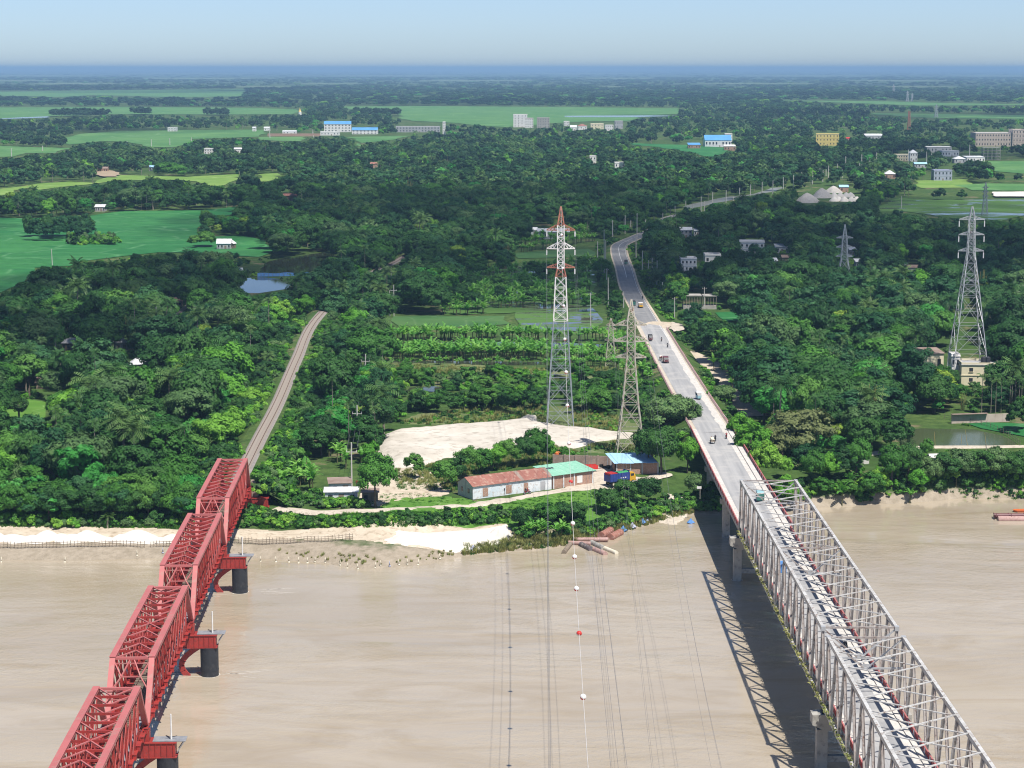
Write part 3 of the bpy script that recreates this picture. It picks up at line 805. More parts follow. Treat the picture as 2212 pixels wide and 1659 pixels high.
def qpath(name, q, width, mat, label, z=None, clear=True, pad=3):
    pts = []
    for a, b2 in q:
        x, y = px(a, b2, GZ)
        pts.append((x, y, GZ))
    L = smooth_line(pts, 10)
    L = [Vector((p.x, p.y, float(ground_z(p.x, p.y)) + 0.16)) for p in L]
    prof = [(-width / 2 - .4, -0.3), (-width / 2, 0.0), (-width * .2, 0.05), (width * .2, 0.05), (width / 2, 0.0), (width / 2 + .4, -0.3)]
    o = sweep(name, L, prof, mat, label)
    if clear:
        for a, b2 in zip(L[:-1], L[1:]):
            qa, qb = to_q([a])[0], to_q([b2])[0]
            CLEAR.append(np.array([(qa[0] - 1, qa[1] - pad), (qb[0] + 1, qb[1] - pad), (qb[0] + 1, qb[1] + pad), (qa[0] - 1, qa[1] + pad)]))
    return o
qpath('path', [(596, 1097), (640, 1101), (700, 1105), (760, 1104), (830, 1103), (960, 1095), (1090, 1081), (1180, 1065), (1250, 1056), (1300, 1046), (1345, 1042), (1400, 1030), (1440, 1022)], 3.2, M['dust'], 'pale dirt track in front of the sheds')
qpath('path', [(1480, 760), (1520, 778), (1555, 802), (1580, 838), (1592, 868), (1610, 885), (1640, 900)], 6.5, M['track_dirt'], 'brown dirt track below the road embankment', pad=11)
qpath('path', [(1850, 985), (1900, 978), (1960, 968), (2060, 966), (2140, 966), (2212, 965), (2300, 966)], 3.0, M['dust'], 'pale path along the pond dyke')
qpath('path', [(365, 688), (385, 676), (400, 664), (415, 655)], 2.0, M['track_dirt'], 'thin footpath among the village trees')
relief_sheet('bare_ground', [(1295, 1068), (1330, 1062), (1345, 1045), (1385, 1040), (1375, 1052), (1335, 1075)], GZ + 0.2, M['track_dirt'], 'trampled bare ground beside the truck', LOW, cell=.9, amp=.5, clear=False)
relief_sheet('bare_ground', [(1415, 1060), (1440, 1046), (1480, 1048), (1490, 1065), (1460, 1085), (1420, 1080)], GZ + 0.21, M['dust'], 'pale tyre marked ground beside the viaduct', LOW, cell=.9, amp=.5, clear=False)
relief_sheet('bare_ground', [(1255, 1105), (1285, 1085), (1295, 1092), (1280, 1118), (1262, 1120)], GZ - 0.6, M['dust'], 'pale sandy gully between round bushes', LOW, cell=.9, amp=.5, clear=True)
sheet('bare_ground', [(2144, 414), (2300, 413), (2300, 425), (2150, 424)], GZ + 1.2, M['white_sand'], 'white sand strip behind the flooded paddies', 12, 2)
sheet('bare_ground', [(205, 368), (228, 366), (258, 372), (255, 381), (225, 381), (207, 377)], GZ + 1.3, M['bare_earth'], 'bare brown homestead ground by the sunny paddy', 10, 2)
relief_sheet('bare_ground', [(165, 1080), (200, 1072), (215, 1085), (205, 1110), (170, 1108)], GZ + 0.2, M['track_dirt'], 'bare sandy scar on the wooded bank', LOW, cell=.9, amp=.5, clear=False)
relief_sheet('bare_ground', [(395, 1090), (430, 1088), (440, 1100), (415, 1106), (395, 1102)], GZ + 0.15, M['bare_earth'], 'bare patch above the bank by the red bridge', LOW, cell=.9, amp=.5, clear=False)
# ================================================================== railway line and road on land
RAIL_Z = 10.3
JX, JY, JA = -60.2, 444.2, 0.0386            # land end of the red bridge and its bearing
rl = [(JX, JY, RAIL_Z)] + [(*px(a, b2, RAIL_Z), RAIL_Z) for a, b2 in ((560, 945), (600, 868), (640, 775), (683, 688))]
rl += [(*px(a, b2, RAIL_Z), RAIL_Z) for a, b2 in ((776, 602), (850, 566), (880, 549), (960, 515))]
RAIL = smooth_line(rl, 14)
sweep('railway_embankment', RAIL, [(-13, -5.9), (-4.2, -0.7), (-2.9, -0.42), (2.7, -0.42), (4.0, -0.7), (13, -5.9)], M['ground'], 'overgrown railway embankment')
sweep('ballast', RAIL, [(-1.95, -0.40), (-1.5, -0.17), (1.5, -0.17), (1.95, -0.40)], M['ballast'], 'grey stone ballast under the railway track')
0 and sweep('path', RAIL[:50], [(-2.75, -0.46), (-2.5, -0.41), (-2.0, -0.385)], M['dust'], 'worn footpath beside the ballast')

def along(line, step, s0=0.0, s1=None):
    """points and headings every step metres of a polyline"""
    out = []; acc = 0.0; nxt = s0
    for a, b2 in zip(line[:-1], line[1:]):
        d = (b2 - a).length
        while nxt <= acc + d:
            if s1 is not None and nxt > s1: return out
            t = (nxt - acc) / d
            out.append((a.lerp(b2, t), math.atan2((b2 - a).x, (b2 - a).y)))
            nxt += step
        acc += d
    return out
track = empty('railway_track', RAIL[0], 0, 'single railway track running from the red bridge into the trees', 'railway track')
TO = Vector(RAIL[0])
sl = MB().box((0, 0, 0), (2.6, 0.30, 0.16)).mesh('sleeper', M['sleeper'])
sls = along(RAIL, 1.0, 0.5)
far = MB()
for i, (p, a) in enumerate(sls):
    if i < 290:
        obj('sleeper', sl, track, p - TO + Vector((0, 0, -0.12)), -a)
    else:
        far.box(p - TO + Vector((0, 0, -0.12)), (2.6, 0.30, 0.16), -a)
o = far.build('sleeper', M['sleeper'], track); o['kind'] = 'stuff'
for sx in (-0.84, 0.84):
    o = sweep('rail', [p - TO for p in RAIL], [(sx - 0.07, -0.04), (sx - 0.05, 0.14), (sx + 0.05, 0.14), (sx + 0.07, -0.04)], M['rail'], None, None, track)
for a, b2 in zip(RAIL[:-1], RAIL[1:]):
    if a.y > 1035: break
    qa, qb = to_q([a])[0], to_q([b2])[0]
    wd = 2.6 * FQ / qa[2]
    CLEAR.append(np.array([(qa[0] - wd, qa[1] + 1), (qa[0] + wd, qa[1] + 1), (qb[0] + wd, qb[1] - 1), (qb[0] - wd, qb[1] - 1)]))
    if a.y > 760: CLEAR.pop()
for q in ([(768, 610), (795, 588), (800, 594), (778, 612)], [(838, 576), (866, 556), (870, 562), (846, 578)]):
    CLEAR.append(np.array(q, float))

# ---- road
def rz_(y):
    return float(np.interp(y, [0, 512, 580, 650, 765, 825, 900, 3000], [10.3, 10.25, 9.1, 8.1, 7.1, 6.7, 6.3, 6.2]))
rp = [(50.1, 508), (50.1, 560), (50.3, 650), (50.5, 760), (50.6, 880), (53.2, 980), (54.6, 1050), (57.5, 1105), (64.5, 1140), (71, 1166), (86, 1230), (98, 1305), (112, 1350)]
ROAD = smooth_line([(x, y, rz_(y)) for x, y in rp], 14)
ROAD = [Vector((p.x, p.y, rz_(p.y))) for p in ROAD]
def embank(name, line, half, mat, label):
    vs, fs = [], []
    for i, p in enumerate(line):
        d = line[min(i + 1, len(line) - 1)] - line[max(i - 1, 0)]; d.z = 0; d.normalize()
        nx_ = Vector((d.y, -d.x, 0)); h = p.z - GZ + 0.5
        for o_, dz in ((-half - 1.7 * h, -h), (-half - .6 * h, -.33 * h), (-half, -0.12), (half, -0.12), (half + .6 * h, -.33 * h), (half + 1.7 * h, -h)):
            vs.append(p + nx_ * o_ + Vector((0, 0, dz)))
    for i in range(len(line) - 1):
        for j in range(5):
            a = i * 6 + j; fs.append((a, a + 1, a + 7, a + 6))
    fs.append((0, 1, 2, 3, 4, 5))
    mb = MB(); mb.add(vs, fs)
    return tag(mb.build(name, mat), label, kind='structure')
embank('road_embankment', ROAD, 5.6, M['ground'], 'overgrown embankment carrying the road off the bridge')
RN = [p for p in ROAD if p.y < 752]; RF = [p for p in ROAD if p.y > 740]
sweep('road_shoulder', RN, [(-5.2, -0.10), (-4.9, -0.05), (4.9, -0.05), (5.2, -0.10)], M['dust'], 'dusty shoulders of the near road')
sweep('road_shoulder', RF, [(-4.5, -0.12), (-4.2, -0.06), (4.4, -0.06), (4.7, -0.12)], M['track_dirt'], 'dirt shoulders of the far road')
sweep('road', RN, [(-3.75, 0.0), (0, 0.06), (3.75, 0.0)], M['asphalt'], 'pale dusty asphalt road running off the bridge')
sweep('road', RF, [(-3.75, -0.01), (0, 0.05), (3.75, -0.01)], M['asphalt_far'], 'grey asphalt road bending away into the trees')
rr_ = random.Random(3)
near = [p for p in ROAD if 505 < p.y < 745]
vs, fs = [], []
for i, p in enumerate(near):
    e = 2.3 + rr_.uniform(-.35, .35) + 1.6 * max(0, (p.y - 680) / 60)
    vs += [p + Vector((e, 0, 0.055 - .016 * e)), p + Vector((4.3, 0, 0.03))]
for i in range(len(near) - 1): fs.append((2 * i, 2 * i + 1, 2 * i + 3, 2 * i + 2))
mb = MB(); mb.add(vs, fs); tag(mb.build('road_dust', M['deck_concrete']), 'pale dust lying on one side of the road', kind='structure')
line_pts = [p for p in ROAD if 930 < p.y < 1150]
sweep('road_marking', line_pts, [(-0.10, 0.075), (0.10, 0.075)], M['white_paint'], 'white centre line on the road bend')
sweep('road_marking', [p for p in ROAD if 700 < p.y < 1120], [(3.25, 0.03), (3.40, 0.03)], M['white_paint'], 'white edge line on the road')
for a, b2 in zip(ROAD[:-1], ROAD[1:]):
    if a.y > 1158: break
    qa, qb = to_q([a])[0], to_q([b2])[0]
    wl = (3.6 if a.y < 690 or a.y > 1040 else 3.0) * FQ / qa[2]; wr = 4.6 * FQ / qa[2]
    CLEAR.append(np.array([(qa[0] - wl, qa[1] + 1), (qa[0] + wr, qa[1] + 1), (qb[0] + wr, qb[1] - 1), (qb[0] - wl, qb[1] - 1)]))
sheet('dirt_junction', [(1385, 700), (1410, 694), (1452, 696), (1450, 704), (1436, 712), (1425, 706), (1392, 705)], 7.25, M['track_dirt'], 'churned dirt junction across the road', 3, 0.5)
sheet('dirt_junction', [(1436, 703), (1452, 695), (1475, 700), (1478, 712), (1455, 716)], 6.9, M['dust'], 'dusty turning beside the road', 3, 0.6)

# ================================================================== red railway bridge
RL, RP = 55.3, 55.3 / 15
ZB, ZT, HX = 9.2, 16.9, 2.78
rb = empty('rail_bridge', (JX, JY, 0), JA, 'red steel truss railway bridge crossing the river', 'bridge')
def nodeS(i): return -i * RP
span = bpy.data.objects.new('truss_span', None); link(span, rb)
span.location = (0, 0, 0)
for sx in (-1, 1):
    X = sx * HX
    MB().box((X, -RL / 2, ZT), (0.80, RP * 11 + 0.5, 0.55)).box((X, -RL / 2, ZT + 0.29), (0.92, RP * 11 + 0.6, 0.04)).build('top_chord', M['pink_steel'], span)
    MB().box((X, -RL / 2, ZB), (0.52, RL - 0.3, 0.62)).box((X + sx * 0.38, -RL / 2, ZB + 0.34), (0.22, RL - 0.3, 0.06)).build('bottom_chord', M['red_steel'], span)
    for e in (0, 1):
        y0, y1 = (-0.35, nodeS(2)) if e == 0 else (-RL + 0.35, nodeS(13))
        MB().beam((X, y0, ZB), (X, y1, ZT), 0.80, 0.50, up=(0, 1, 0)).build('end_post', M['pink_steel'], span)
    # laced verticals
    for i in range(2, 14):
        y = nodeS(i); mb = MB()
        if i in (2, 13):
            mb.beam((X, y, ZB + .3), (X, y, ZT - .3), 0.16)
        else:
            for o_ in (-0.26, 0.26): mb.beam((X, y + o_, ZB + .3), (X, y + o_, ZT - .28), 0.30, 0.11, up=(0, 1, 0))
            z = ZB + .35; k = 1
            while z < ZT - .7:
                mb.beam((X, y - .26 * k, z), (X, y + .26 * k, z + 0.42), 0.09, 0.05, up=(1, 0, 0)); k = -k; z += 0.42
        mb.build('vertical', M['red_steel'], span)
    # double intersecting diagonals
    for i in range(2, 14):
        j = i - 2 if i > 7 else i + 2
        if i in (2, 13): jl = [i + (1 if i == 2 else -1), j]
        else: jl = [j]
        for jj in jl:
            a, b2 = Vector((X, nodeS(i), ZT - .25)), Vector((X, nodeS(jj), ZB + .25)); mb = MB()
            for o_ in (-0.17, 0.17): mb.beam(a + Vector((o_, 0, 0)), b2 + Vector((o_, 0, 0)), 0.09, 0.24)
            mb.build('diagonal', M['red_steel'], span)
    for i in range(1, 15):
        y = nodeS(i)
        MB().box((X + sx * 0.45, y, ZB + 0.5), (0.5, 0.34, 0.75)).box((X + sx * 0.45, y, ZB + .9), (0.62, 0.5, 0.06)).build('bracket', M['red_steel'], span)
for i in range(2, 14):
    y = nodeS(i)
    MB().beam((-HX + .4, y, ZT), (HX - .4, y, ZT), 0.18, 0.34).build('top_strut', M['red_steel'], span)
    if i < 13:
        f, t = (i + 1, i) if i >= 8 else (i, i + 1)
        if i == 7: f, t = i, i + 1
        for sx in (-1, 1):
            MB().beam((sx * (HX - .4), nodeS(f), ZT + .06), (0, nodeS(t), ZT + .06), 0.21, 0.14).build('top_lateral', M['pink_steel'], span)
for i in range(0, 16):
    y = nodeS(i) if 0 < i < 15 else (-0.5 if i == 0 else -RL + .5)
    MB().box((0, y, ZB + .15), (2 * HX - .55, 0.30, 0.95)).box((0, y, ZB + .63), (2 * HX - .55, 0.46, 0.05)).build('floor_beam', M['red_steel'], span)
    if i < 15:
        for sx in (-1, 1):
            MB().beam((sx * (HX - .3), nodeS(i) if i else -.5, ZB - .15), (-sx * (HX - .3), nodeS(i + 1), ZB - .15), 0.14, 0.12).build('bottom_lateral', M['red_steel'], span)
for sx in (-0.9, 0.9):
    MB().box((sx, -RL / 2, ZB + .45), (0.28, RL - .2, 0.6)).build('stringer', M['red_steel'], span)
    MB().box((sx * .93, -RL / 2, ZB + 1.1), (0.09, RL, 0.16)).build('rail', M['rail'], span)
slp = MB().box((0, 0, 0), (2.7, 0.26, 0.24)).mesh('sleeper', M['timber'])
for k in range(58):
    obj('sleeper', slp, span, (0, -0.5 - k * 0.95, ZB + .89))
MB().box((2.0, -RL / 2, ZB + .86), (0.7, RL - .6, 0.05)).build('walkway', M['grey_plate'], span)
# portals at both ends, in the plane of the sloping end posts
for e in (0, 1):
    y0, y1 = (-0.35, nodeS(2)) if e == 0 else (-RL + 0.35, nodeS(13))
    def pp(x, f):
        return Vector((x, y0 + (y1 - y0) * f, ZB + (ZT - ZB) * f))
    mb = MB()
    mb.beam(pp(-HX, 1.0), pp(HX, 1.0), 0.4, 0.35).beam(pp(-HX, .92), pp(HX, .92), 0.14, 0.14)
    for sx in (-1, 1):
        mb.beam(pp(0.3 * sx, .97), pp(sx * 1.35, .72), 0.17, 0.16).beam(pp(sx * (HX - .3), .94), pp(sx * 1.35, .72), 0.17, 0.16)
        mb.beam(pp(sx * 1.35, .72), pp(sx * (HX - .35), .54), 0.17, 0.16).beam(pp(sx * (HX - .35), .54), pp(sx * (HX - .3), .40), 0.2, 0.14)
    mb.beam(pp(-1.35, .72), pp(1.35, .72), 0.17, 0.16)
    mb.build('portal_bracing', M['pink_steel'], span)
for k in range(1, 5):
    c2 = copy_tree(span, rb); c2.location = (0, -RL * k, 0)
# piers
pier = bpy.data.objects.new('pier', None); link(pier, rb); pier.location = (0, 0, 0)
for sx in (-1, 1):
    MB().tube((sx * 5.6, 0, -5), (sx * 5.6, 0, 4.95), 1.5, 1.5, 28).tube((sx * 5.6, 0, 1.0), (sx * 5.6, 0, 1.12), 1.54, 1.54, 28).build('column', M['black_steel'], pier, smooth=False)
cb = MB().box((0, 0, 6.05), (13.6, 2.3, 1.95)).box((0, 0, 7.1), (14.1, 2.6, 0.12)).box((0, 0, 5.0), (14.1, 2.6, 0.12))
for k in range(-8, 9):
    for sy in (-1, 1):
        cb.box((k * 0.82, sy * 1.2, 6.05), (0.07, 0.16, 1.95))
cb.build('cross_beam', M['red_steel'], pier)
for sx in (-1, 1):
    MB().box((sx * HX, 0, 7.95), (0.9, 1.5, 1.6)).build('bearing', M['red_steel'], pier)
MB().box((6.0, 0.2, 7.24), (4.6, 2.2, 0.1)).beam((8.1, -0.8, 7.2), (7.05, -0.8, 5.6), 0.12).beam((8.1, 1.1, 7.2), (7.05, 1.1, 5.6), 0.12).build('platform', M['grey_plate'], pier)
MB().tube((6.2, 0, 7.2), (6.2, 0, 10.9), 0.13, 0.11, 8).build('post', M['white_paint'], pier)
MB().beam((6.2, 0, 7.5), (5.4, 0.2, 7.8), 0.07).beam((6.2, 0, 7.6), (7.0, 0.2, 7.7), 0.07).build('post_stay', M['black'], pier)
for sx in (-1, 1):
    pts = [(3.9, 4.95), (2.9, 4.3), (1.9, 3.5), (1.15, 2.6), (0.9, 1.7), (1.2, 0.8), (2.1, -0.3)]
    mb = MB()
    for (a0, a1), (b0, b1) in zip(pts[:-1], pts[1:]):
        mb.beam((sx * a0, 0, a1), (sx * b0, 0, b1), 0.9, 0.55, up=(0, 1, 0))
    mb.build('arched_brace', M['red_steel'], pier)
for k in range(1, 5):
    c2 = copy_tree(pier, rb); c2.location = (0, -RL * k, 0)
    if k == 1: pass
for ch in list(pier.children):
    if ch.name.split('.')[0] in ('platform', 'post', 'post_stay', 'arched_brace'):
        bpy.data.objects.remove(ch)
MB().box((0, 2.0, 6.4), (9.0, 3.2, 5.6)).box((-3.4, 4.2, 8.0), (1.2, 2.4, 4.0)).box((3.4, 4.2, 8.0), (1.2, 2.4, 4.0)).build('abutment', M['brick_old'], rb)

# ================================================================== grey road bridge
BX = 50.0
HW, TB, TT, NB, BAY, EO = 5.3, 9.5, 20.6, 15, 7.14, 2.65
Y0 = 396.1                                     # far end of the first truss's top chord
gb = empty('road_bridge', (BX, Y0 + EO, 0), 0, 'grey steel truss road bridge on concrete piers', 'bridge')
rs = bpy.data.objects.new('truss_span', None); link(rs, gb); rs.location = (0, -EO, 0)
LT = NB * BAY
def ty(i): return -i * BAY
def by(i): return -(i + .5) * BAY if 0 <= i < NB else (EO if i < 0 else -LT - EO)
for sx in (-1, 1):
    X = sx * HW
    mb = MB().box((X, -LT / 2, TT), (0.46, LT + .5, 0.10)).box((X - .17, -LT / 2, TT - .28), (0.10, LT + .4, 0.5)).box((X + .17, -LT / 2, TT - .28), (0.10, LT + .4, 0.5)).box((X, -LT / 2, TT - .55), (0.46, LT + .5, 0.06))
    mb.build('top_chord', M['truss_steel'], rs)
    MB().box((X, -LT / 2, TB), (0.5, LT + 2 * EO - .2, 0.6)).build('bottom_chord', M['truss_steel'], rs)
    for i in range(NB + 1):
        for j in (i - 1, i):
            mb = MB()
            a, b2 = Vector((X, ty(i), TT - .3)), Vector((X, by(j), TB + .1))
            for o_ in (-.17, .17): mb.beam(a + Vector((o_, 0, 0)), b2 + Vector((o_, 0, 0)), 0.05, 0.36)
            mb.beam(a, b2, 0.34, 0.06)
            mb.build('diagonal', M['truss_steel'] if (i + j) % 2 else M['truss_rust_shade'], rs)  # one of each diagonal pair is darker, imitating its shaded side
    gm = MB().box((0, 0, 0), (0.62, 0.75, 0.66)).mesh('gusset', M['galv'])
    for i in (0, NB):
        obj('gusset', gm, rs, (X, ty(i), TT - .22))
for i in range(NB):
    for sx in (-1, 1):
        MB().beam((sx * (HW - .2), ty(i), TT + (.02 if sx > 0 else -.12)), (-sx * (HW - .2), ty(i + 1), TT + (.02 if sx > 0 else -.12)), 0.22, 0.13).build('top_lateral', M['truss_steel'], rs)
for i in (0, 8, NB):
    MB().beam((-HW, ty(i), TT - .1), (HW, ty(i), TT - .1), 0.26, 0.26).build('top_strut', M['truss_rust_shade'], rs)
    zz = TT - 4.6
    for sx in (-1, 1):
        MB().beam((sx * (HW - .2), ty(i), TT - .4), (sx * .3, ty(i), zz + .1), 0.24, 0.2).build('sway_brace', M['galv' if sx > 0 else 'truss_rust_shade'], rs)
    MB().beam((-HW, ty(i), zz), (HW, ty(i), zz), 0.24, 0.24).box((0, ty(i), zz + .25), (1.1, 0.08, .8)).build('sway_strut', M['galv'], rs)
for i in range(-1, NB + 1):
    MB().box((0, by(i) + (.3 if i == NB else -.3 if i < 0 else 0), TB - .15), (2 * HW - .5, 0.35, 0.8)).build('floor_beam', M['truss_steel'], rs)
LD = LT + 2 * EO
dk = MB().box((0, -LT / 2, 10.02), (9.4, LD - .12, 0.4))
dk.build('deck', M['concrete'], rs)
MB().box((0, -LT / 2, 10.235), (7.2, LD - .12, 0.03)).build('carriageway', M['asphalt'], rs)
for sx in (-1, 1):
    MB().box((sx * 4.1, -LT / 2, 10.33), (1.0, LD - .12, 0.22)).build('kerb', M['deck_concrete'], rs)
MB().box((3.0, -LT / 2, 10.255), (1.1, LD - .2, 0.012)).build('road_dust', M['deck_concrete'], rs)
def parapet(parent, y_far, length, xx, zz, name='parapet'):
    p = bpy.data.objects.new(name, None); link(p, parent); p.location = (xx, y_far, zz)
    MB().box((0, -length / 2, 0.97), (0.20, length, 0.07)).build('rail', M['pink_steel'], p)
    MB().box((0, -length / 2, 0.52), (0.10, length, 0.10)).build('rail', M['red_paint'], p)
    MB().box((0, -length / 2, 0.06), (0.26, length, 0.12)).build('plinth', M['deck_concrete'], p)
    k = int(length / 0.92)
    for i in range(k):
        obj('post', POSTS[2 if i % 4 else 1], p, (0, -(i + .5) * 0.92, 0.52))
    return p
POSTS = [None, None, MB().box((0, 0, 0), (0.2, 0.62, 0.84)).mesh('post', M['red_paint'])]
POSTS[:2] = [MB().box((0, 0, 0), (0.2, 0.42, 0.80)).mesh('post', M['red_paint']), MB().box((0, 0, 0), (0.2, 0.34, 0.80)).mesh('post', M['white_paint'])]
for sx in (-1, 1):
    parapet(rs, EO, LD, sx * 4.66, 10.22)
# weeds growing along the lower chord
r_ = random.Random(11)
mb = MB()
for k in range(230):
    y = -r_.uniform(0, LD) + EO; s = r_.uniform(.15, .42)
    for q in range(9):
        c0 = Vector((-HW - .25 + r_.gauss(0, .16), y + r_.gauss(0, .35), TB + .3 + r_.uniform(0, s)))
        a = Vector((r_.gauss(0, 1), r_.gauss(0, 1), r_.gauss(0, 1))).normalized() * r_.uniform(.08, .2); b2 = a.cross(Vector((r_.gauss(0, 1), r_.gauss(0, 1), r_.gauss(0, 1)))).normalized() * .12
        mb.add([c0 - a, c0 + b2, c0 + a, c0 - b2], [(0, 1, 2, 3)])
w = mb.build('weeds', M['leaf_dry'], rs); w['kind'] = 'stuff'
rs2 = copy_tree(rs, gb); rs2.location = (0, -EO - (LT + 2 * EO), 0)

def road_pier(y, caph=8.7):
    p = bpy.data.objects.new('pier', None); link(p, gb); p.location = (0, y, 0)
    for sx in (-1, 1):
        MB().box((sx * 5.55, 0, .7), (1.55, 1.7, 11.4)).build('column', M['concrete'], p)
    vs = []
    for yy in (-1.25, 1.25):
        vs += [(-7.1, yy, caph), (7.1, yy, caph), (7.1, yy, caph - 1.5), (5.2, yy, caph - 2.4), (-5.2, yy, caph - 2.4), (-7.1, yy, caph - 1.5)]
    MB().add(vs, [(0, 1, 2, 3, 4, 5), (11, 10, 9, 8, 7, 6)] + [(k, 6 + k, 6 + (k + 1) % 6, (k + 1) % 6) for k in range(6)]).build('cap', M['concrete'], p)
    MB().box((0, 0, 1.9), (9.5, .9, .9)).build('tie_beam', M['concrete'], p)
    for sx in (-1, 1):
        MB().box((sx * HW, 0, 8.95), (.8, 1.4, .5)).build('bearing', M['black_steel'], p)
road_pier(0); road_pier(-(LT + 2 * EO))
# approach viaduct between the truss and the embankment
vd = bpy.data.objects.new('viaduct', None); link(vd, gb); vd.location = (0, 0, 0)
VL = 512 - (Y0 + EO)
MB().box((0.1, VL / 2 + .1, 9.95), (10.9, VL - .2, 0.5)).build('deck', M['concrete'], vd)
MB().box((0.1, VL / 2 + .1, 10.22), (7.6, VL - .2, 0.06)).build('carriageway', M['asphalt'], vd)
MB().box((3.35, VL / 2 + .1, 10.256), (1.1, VL - .4, 0.012)).build('road_dust', M['deck_concrete'], vd)
for sx in (-1, 1):
    MB().box((0.1 + sx * 4.5, VL / 2 + .1, 10.32), (1.25, VL - .2, 0.24)).build('kerb', M['deck_concrete'], vd)
    parapet(vd, VL, VL - .3, 0.1 + sx * 5.3, 10.2)
for k in (-4, -1.4, 1.4, 4):
    MB().box((k, VL / 2 + .1, 9.1), (0.5, VL - .3, 1.2)).build('girder', M['concrete'], vd)
for yy in (38, 74):
    p = bpy.data.objects.new('pier', None); link(p, vd); p.location = (0, yy, 0)
    for sx in (-1, 1):
        MB().tube((sx * 3.9, 0, -2), (sx * 3.9, 0, 7.4), 0.85, 0.85, 20).build('column', M['concrete'], p)
    MB().box((0, 0, 7.95), (10.4, 1.8, 1.1)).build('cap', M['concrete'], p)
MB().box((0, VL + 1.2, 6.2), (11.2, 2.4, 7.2)).build('abutment', M['concrete'], gb)
# guard posts on the embankment
for sx, lab in ((-1, 'row of red and white guard posts on the near left road edge'), (1, 'row of red and white guard posts on the outer right road edge')):
    ge = empty('guard_post_row', (BX + sx * 5, 513, 10), 0, lab, 'guard posts')
    g0 = Vector(ge.location)
    pts = along([p for p in ROAD if p.y > 511], 1.0, 0.5, 228 if sx > 0 else 200)
    for i, (p, a) in enumerate(pts):
        obj('post', POSTS[i % 2], ge, p + Vector((sx * 5.15, 0, 0.38)) - g0)
for q in ([(1500, 925), (1600, 1125), (1680, 1125), (1585, 915)],):
    CLEAR.append(np.array(q, float))
# ================================================================== pylons, poles and wires
def pylon(label, qx, qb, qt, levels, arms, bands, leg=.26, brace=.12, ins=True, name='pylon', group=None, base_z=GZ, brq=None):
    """levels: (view y, half width in view px), arms: (view y, half length px, tip drop px); bands: (view y upper limit, material)"""
    bx_, by_ = px(qx, qb, base_z)
    k = to_q([[bx_, by_, base_z]])[0][2] / FQ
    def zq(y): return at_y(qx, y, by_).z - base_z
    def mat_at(y):
        for lim, mt in bands:
            if y <= lim: return M[mt]
        return M[bands[-1][1]]
    e = empty(name, (bx_, by_, base_z), 0, label, 'pylon', group)
    lv = [(zq(y), w_ * k, y) for y, w_ in levels]
    for (za, wa, ya), (zb, wb, yb) in zip(lv[:-1], lv[1:]):
        mt = mat_at((ya + yb) / 2)
        for sx in (-1, 1):
            for sy in (-1, 1):
                MB().beam((sx * wa, sy * wa, za), (sx * wb, sy * wb, zb), leg).build('leg', mt, e)
        npan = max(1, round((zb - za) / max(1.4, (wa + wb) * .95)))
        for p in range(npan):
            f0, f1 = p / npan, (p + 1) / npan
            z0, z1 = za + (zb - za) * f0, za + (zb - za) * f1; w0, w1 = wa + (wb - wa) * f0, wa + (wb - wa) * f1
            mb = MB()
            for r_ in range(4):
                c_, s_ = (1, 0, -1, 0)[r_], (0, 1, 0, -1)[r_]
                def fp(u, w_, z): return Vector((u * w_ * c_ - w_ * s_, u * w_ * s_ + w_ * c_, z))
                mb.beam(fp(-1, w0, z0), fp(1, w1, z1), brace).beam(fp(1, w0, z0), fp(-1, w1, z1), brace)
                if w0 > .5: mb.beam(fp(-1, w0, z0), fp(1, w0, z0), brace)
                if w0 > 2.2:
                    zm = (z0 + z1) / 2; wm = (w0 + w1) / 2
                    mb.beam(fp(-1, wm, zm), fp(1, wm, zm), brace * .9).beam(fp(-.5, w0 * .98, (z0 + zm) / 2), fp(-1, wm, zm), brace * .8).beam(fp(.5, w0 * .98, (z0 + zm) / 2), fp(1, wm, zm), brace * .8)
            mb.build('bracing', mt, e)
    tips = []
    for ya, la, rise in arms:
        z = zq(ya); L = la * k; wb = np.interp(z, [q[0] for q in lv], [q[1] for q in lv]); up = rise * k
        mt = mat_at(ya)
        for sx in (-1, 1):
            mb = MB(); T = Vector((sx * L, 0, z))
            for sy in (-1, 1):
                A = Vector((sx * wb, sy * wb, z)); B = Vector((sx * wb, sy * wb, z + up))
                mb.beam(A, T, leg * .8).beam(B, T + Vector((0, 0, .1)), leg * .65)
                for f in (.35, .68):
                    mb.beam(A.lerp(T, f), B.lerp(T, f), brace).beam(A.lerp(T, f), B.lerp(T, f - .33), brace)
            mb.build('crossarm', mt, e)
            if ins:
                dl = ins * 1.0
                mb = MB().tube((sx * L, 0, z - .1), (sx * L, 0, z - dl * .25), .05, .05, 5).tube((sx * L, 0, z - dl * .25), (sx * L, 0, z - dl), .17, .17, 7)
                mb.build('insulator', M['white_paint'], e)
                tips.append(Vector((bx_ + sx * L, by_, base_z + z - dl)))
            else: tips.append(Vector((bx_ + sx * L, by_, base_z + z)))
    tops = Vector((bx_, by_, base_z + lv[-1][0]))
    return e, tips, tops
main_p, MT, MTOP = pylon('tall river crossing pylon with red, white and grey bands', 1210, 921, 446,
    [(921, 28.5), (812, 22), (692, 15), (597, 11), (580, 7), (486, 7), (446, .8)], [(578, 30, 9), (537, 30, 13), (497, 30, 12)],
    [(499, 'tower_red'), (550, 'tower_white'), (597, 'tower_red'), (647, 'tower_white'), (695, 'tower_red'), (2000, 'galv_dark')], ins=1.7)
sec_p, ST, STOP = pylon('weathered lattice pylon beside the blue roofed shed', 1361, 980, 647, [(980, 30), (872, 17), (772, 8.5), (690, 8), (647, .8)], [(772, 33, 10), (737, 38, 12), (702, 33, 12)], [(3000, 'galv_lichen')], leg=.28, brace=.12, ins=0)
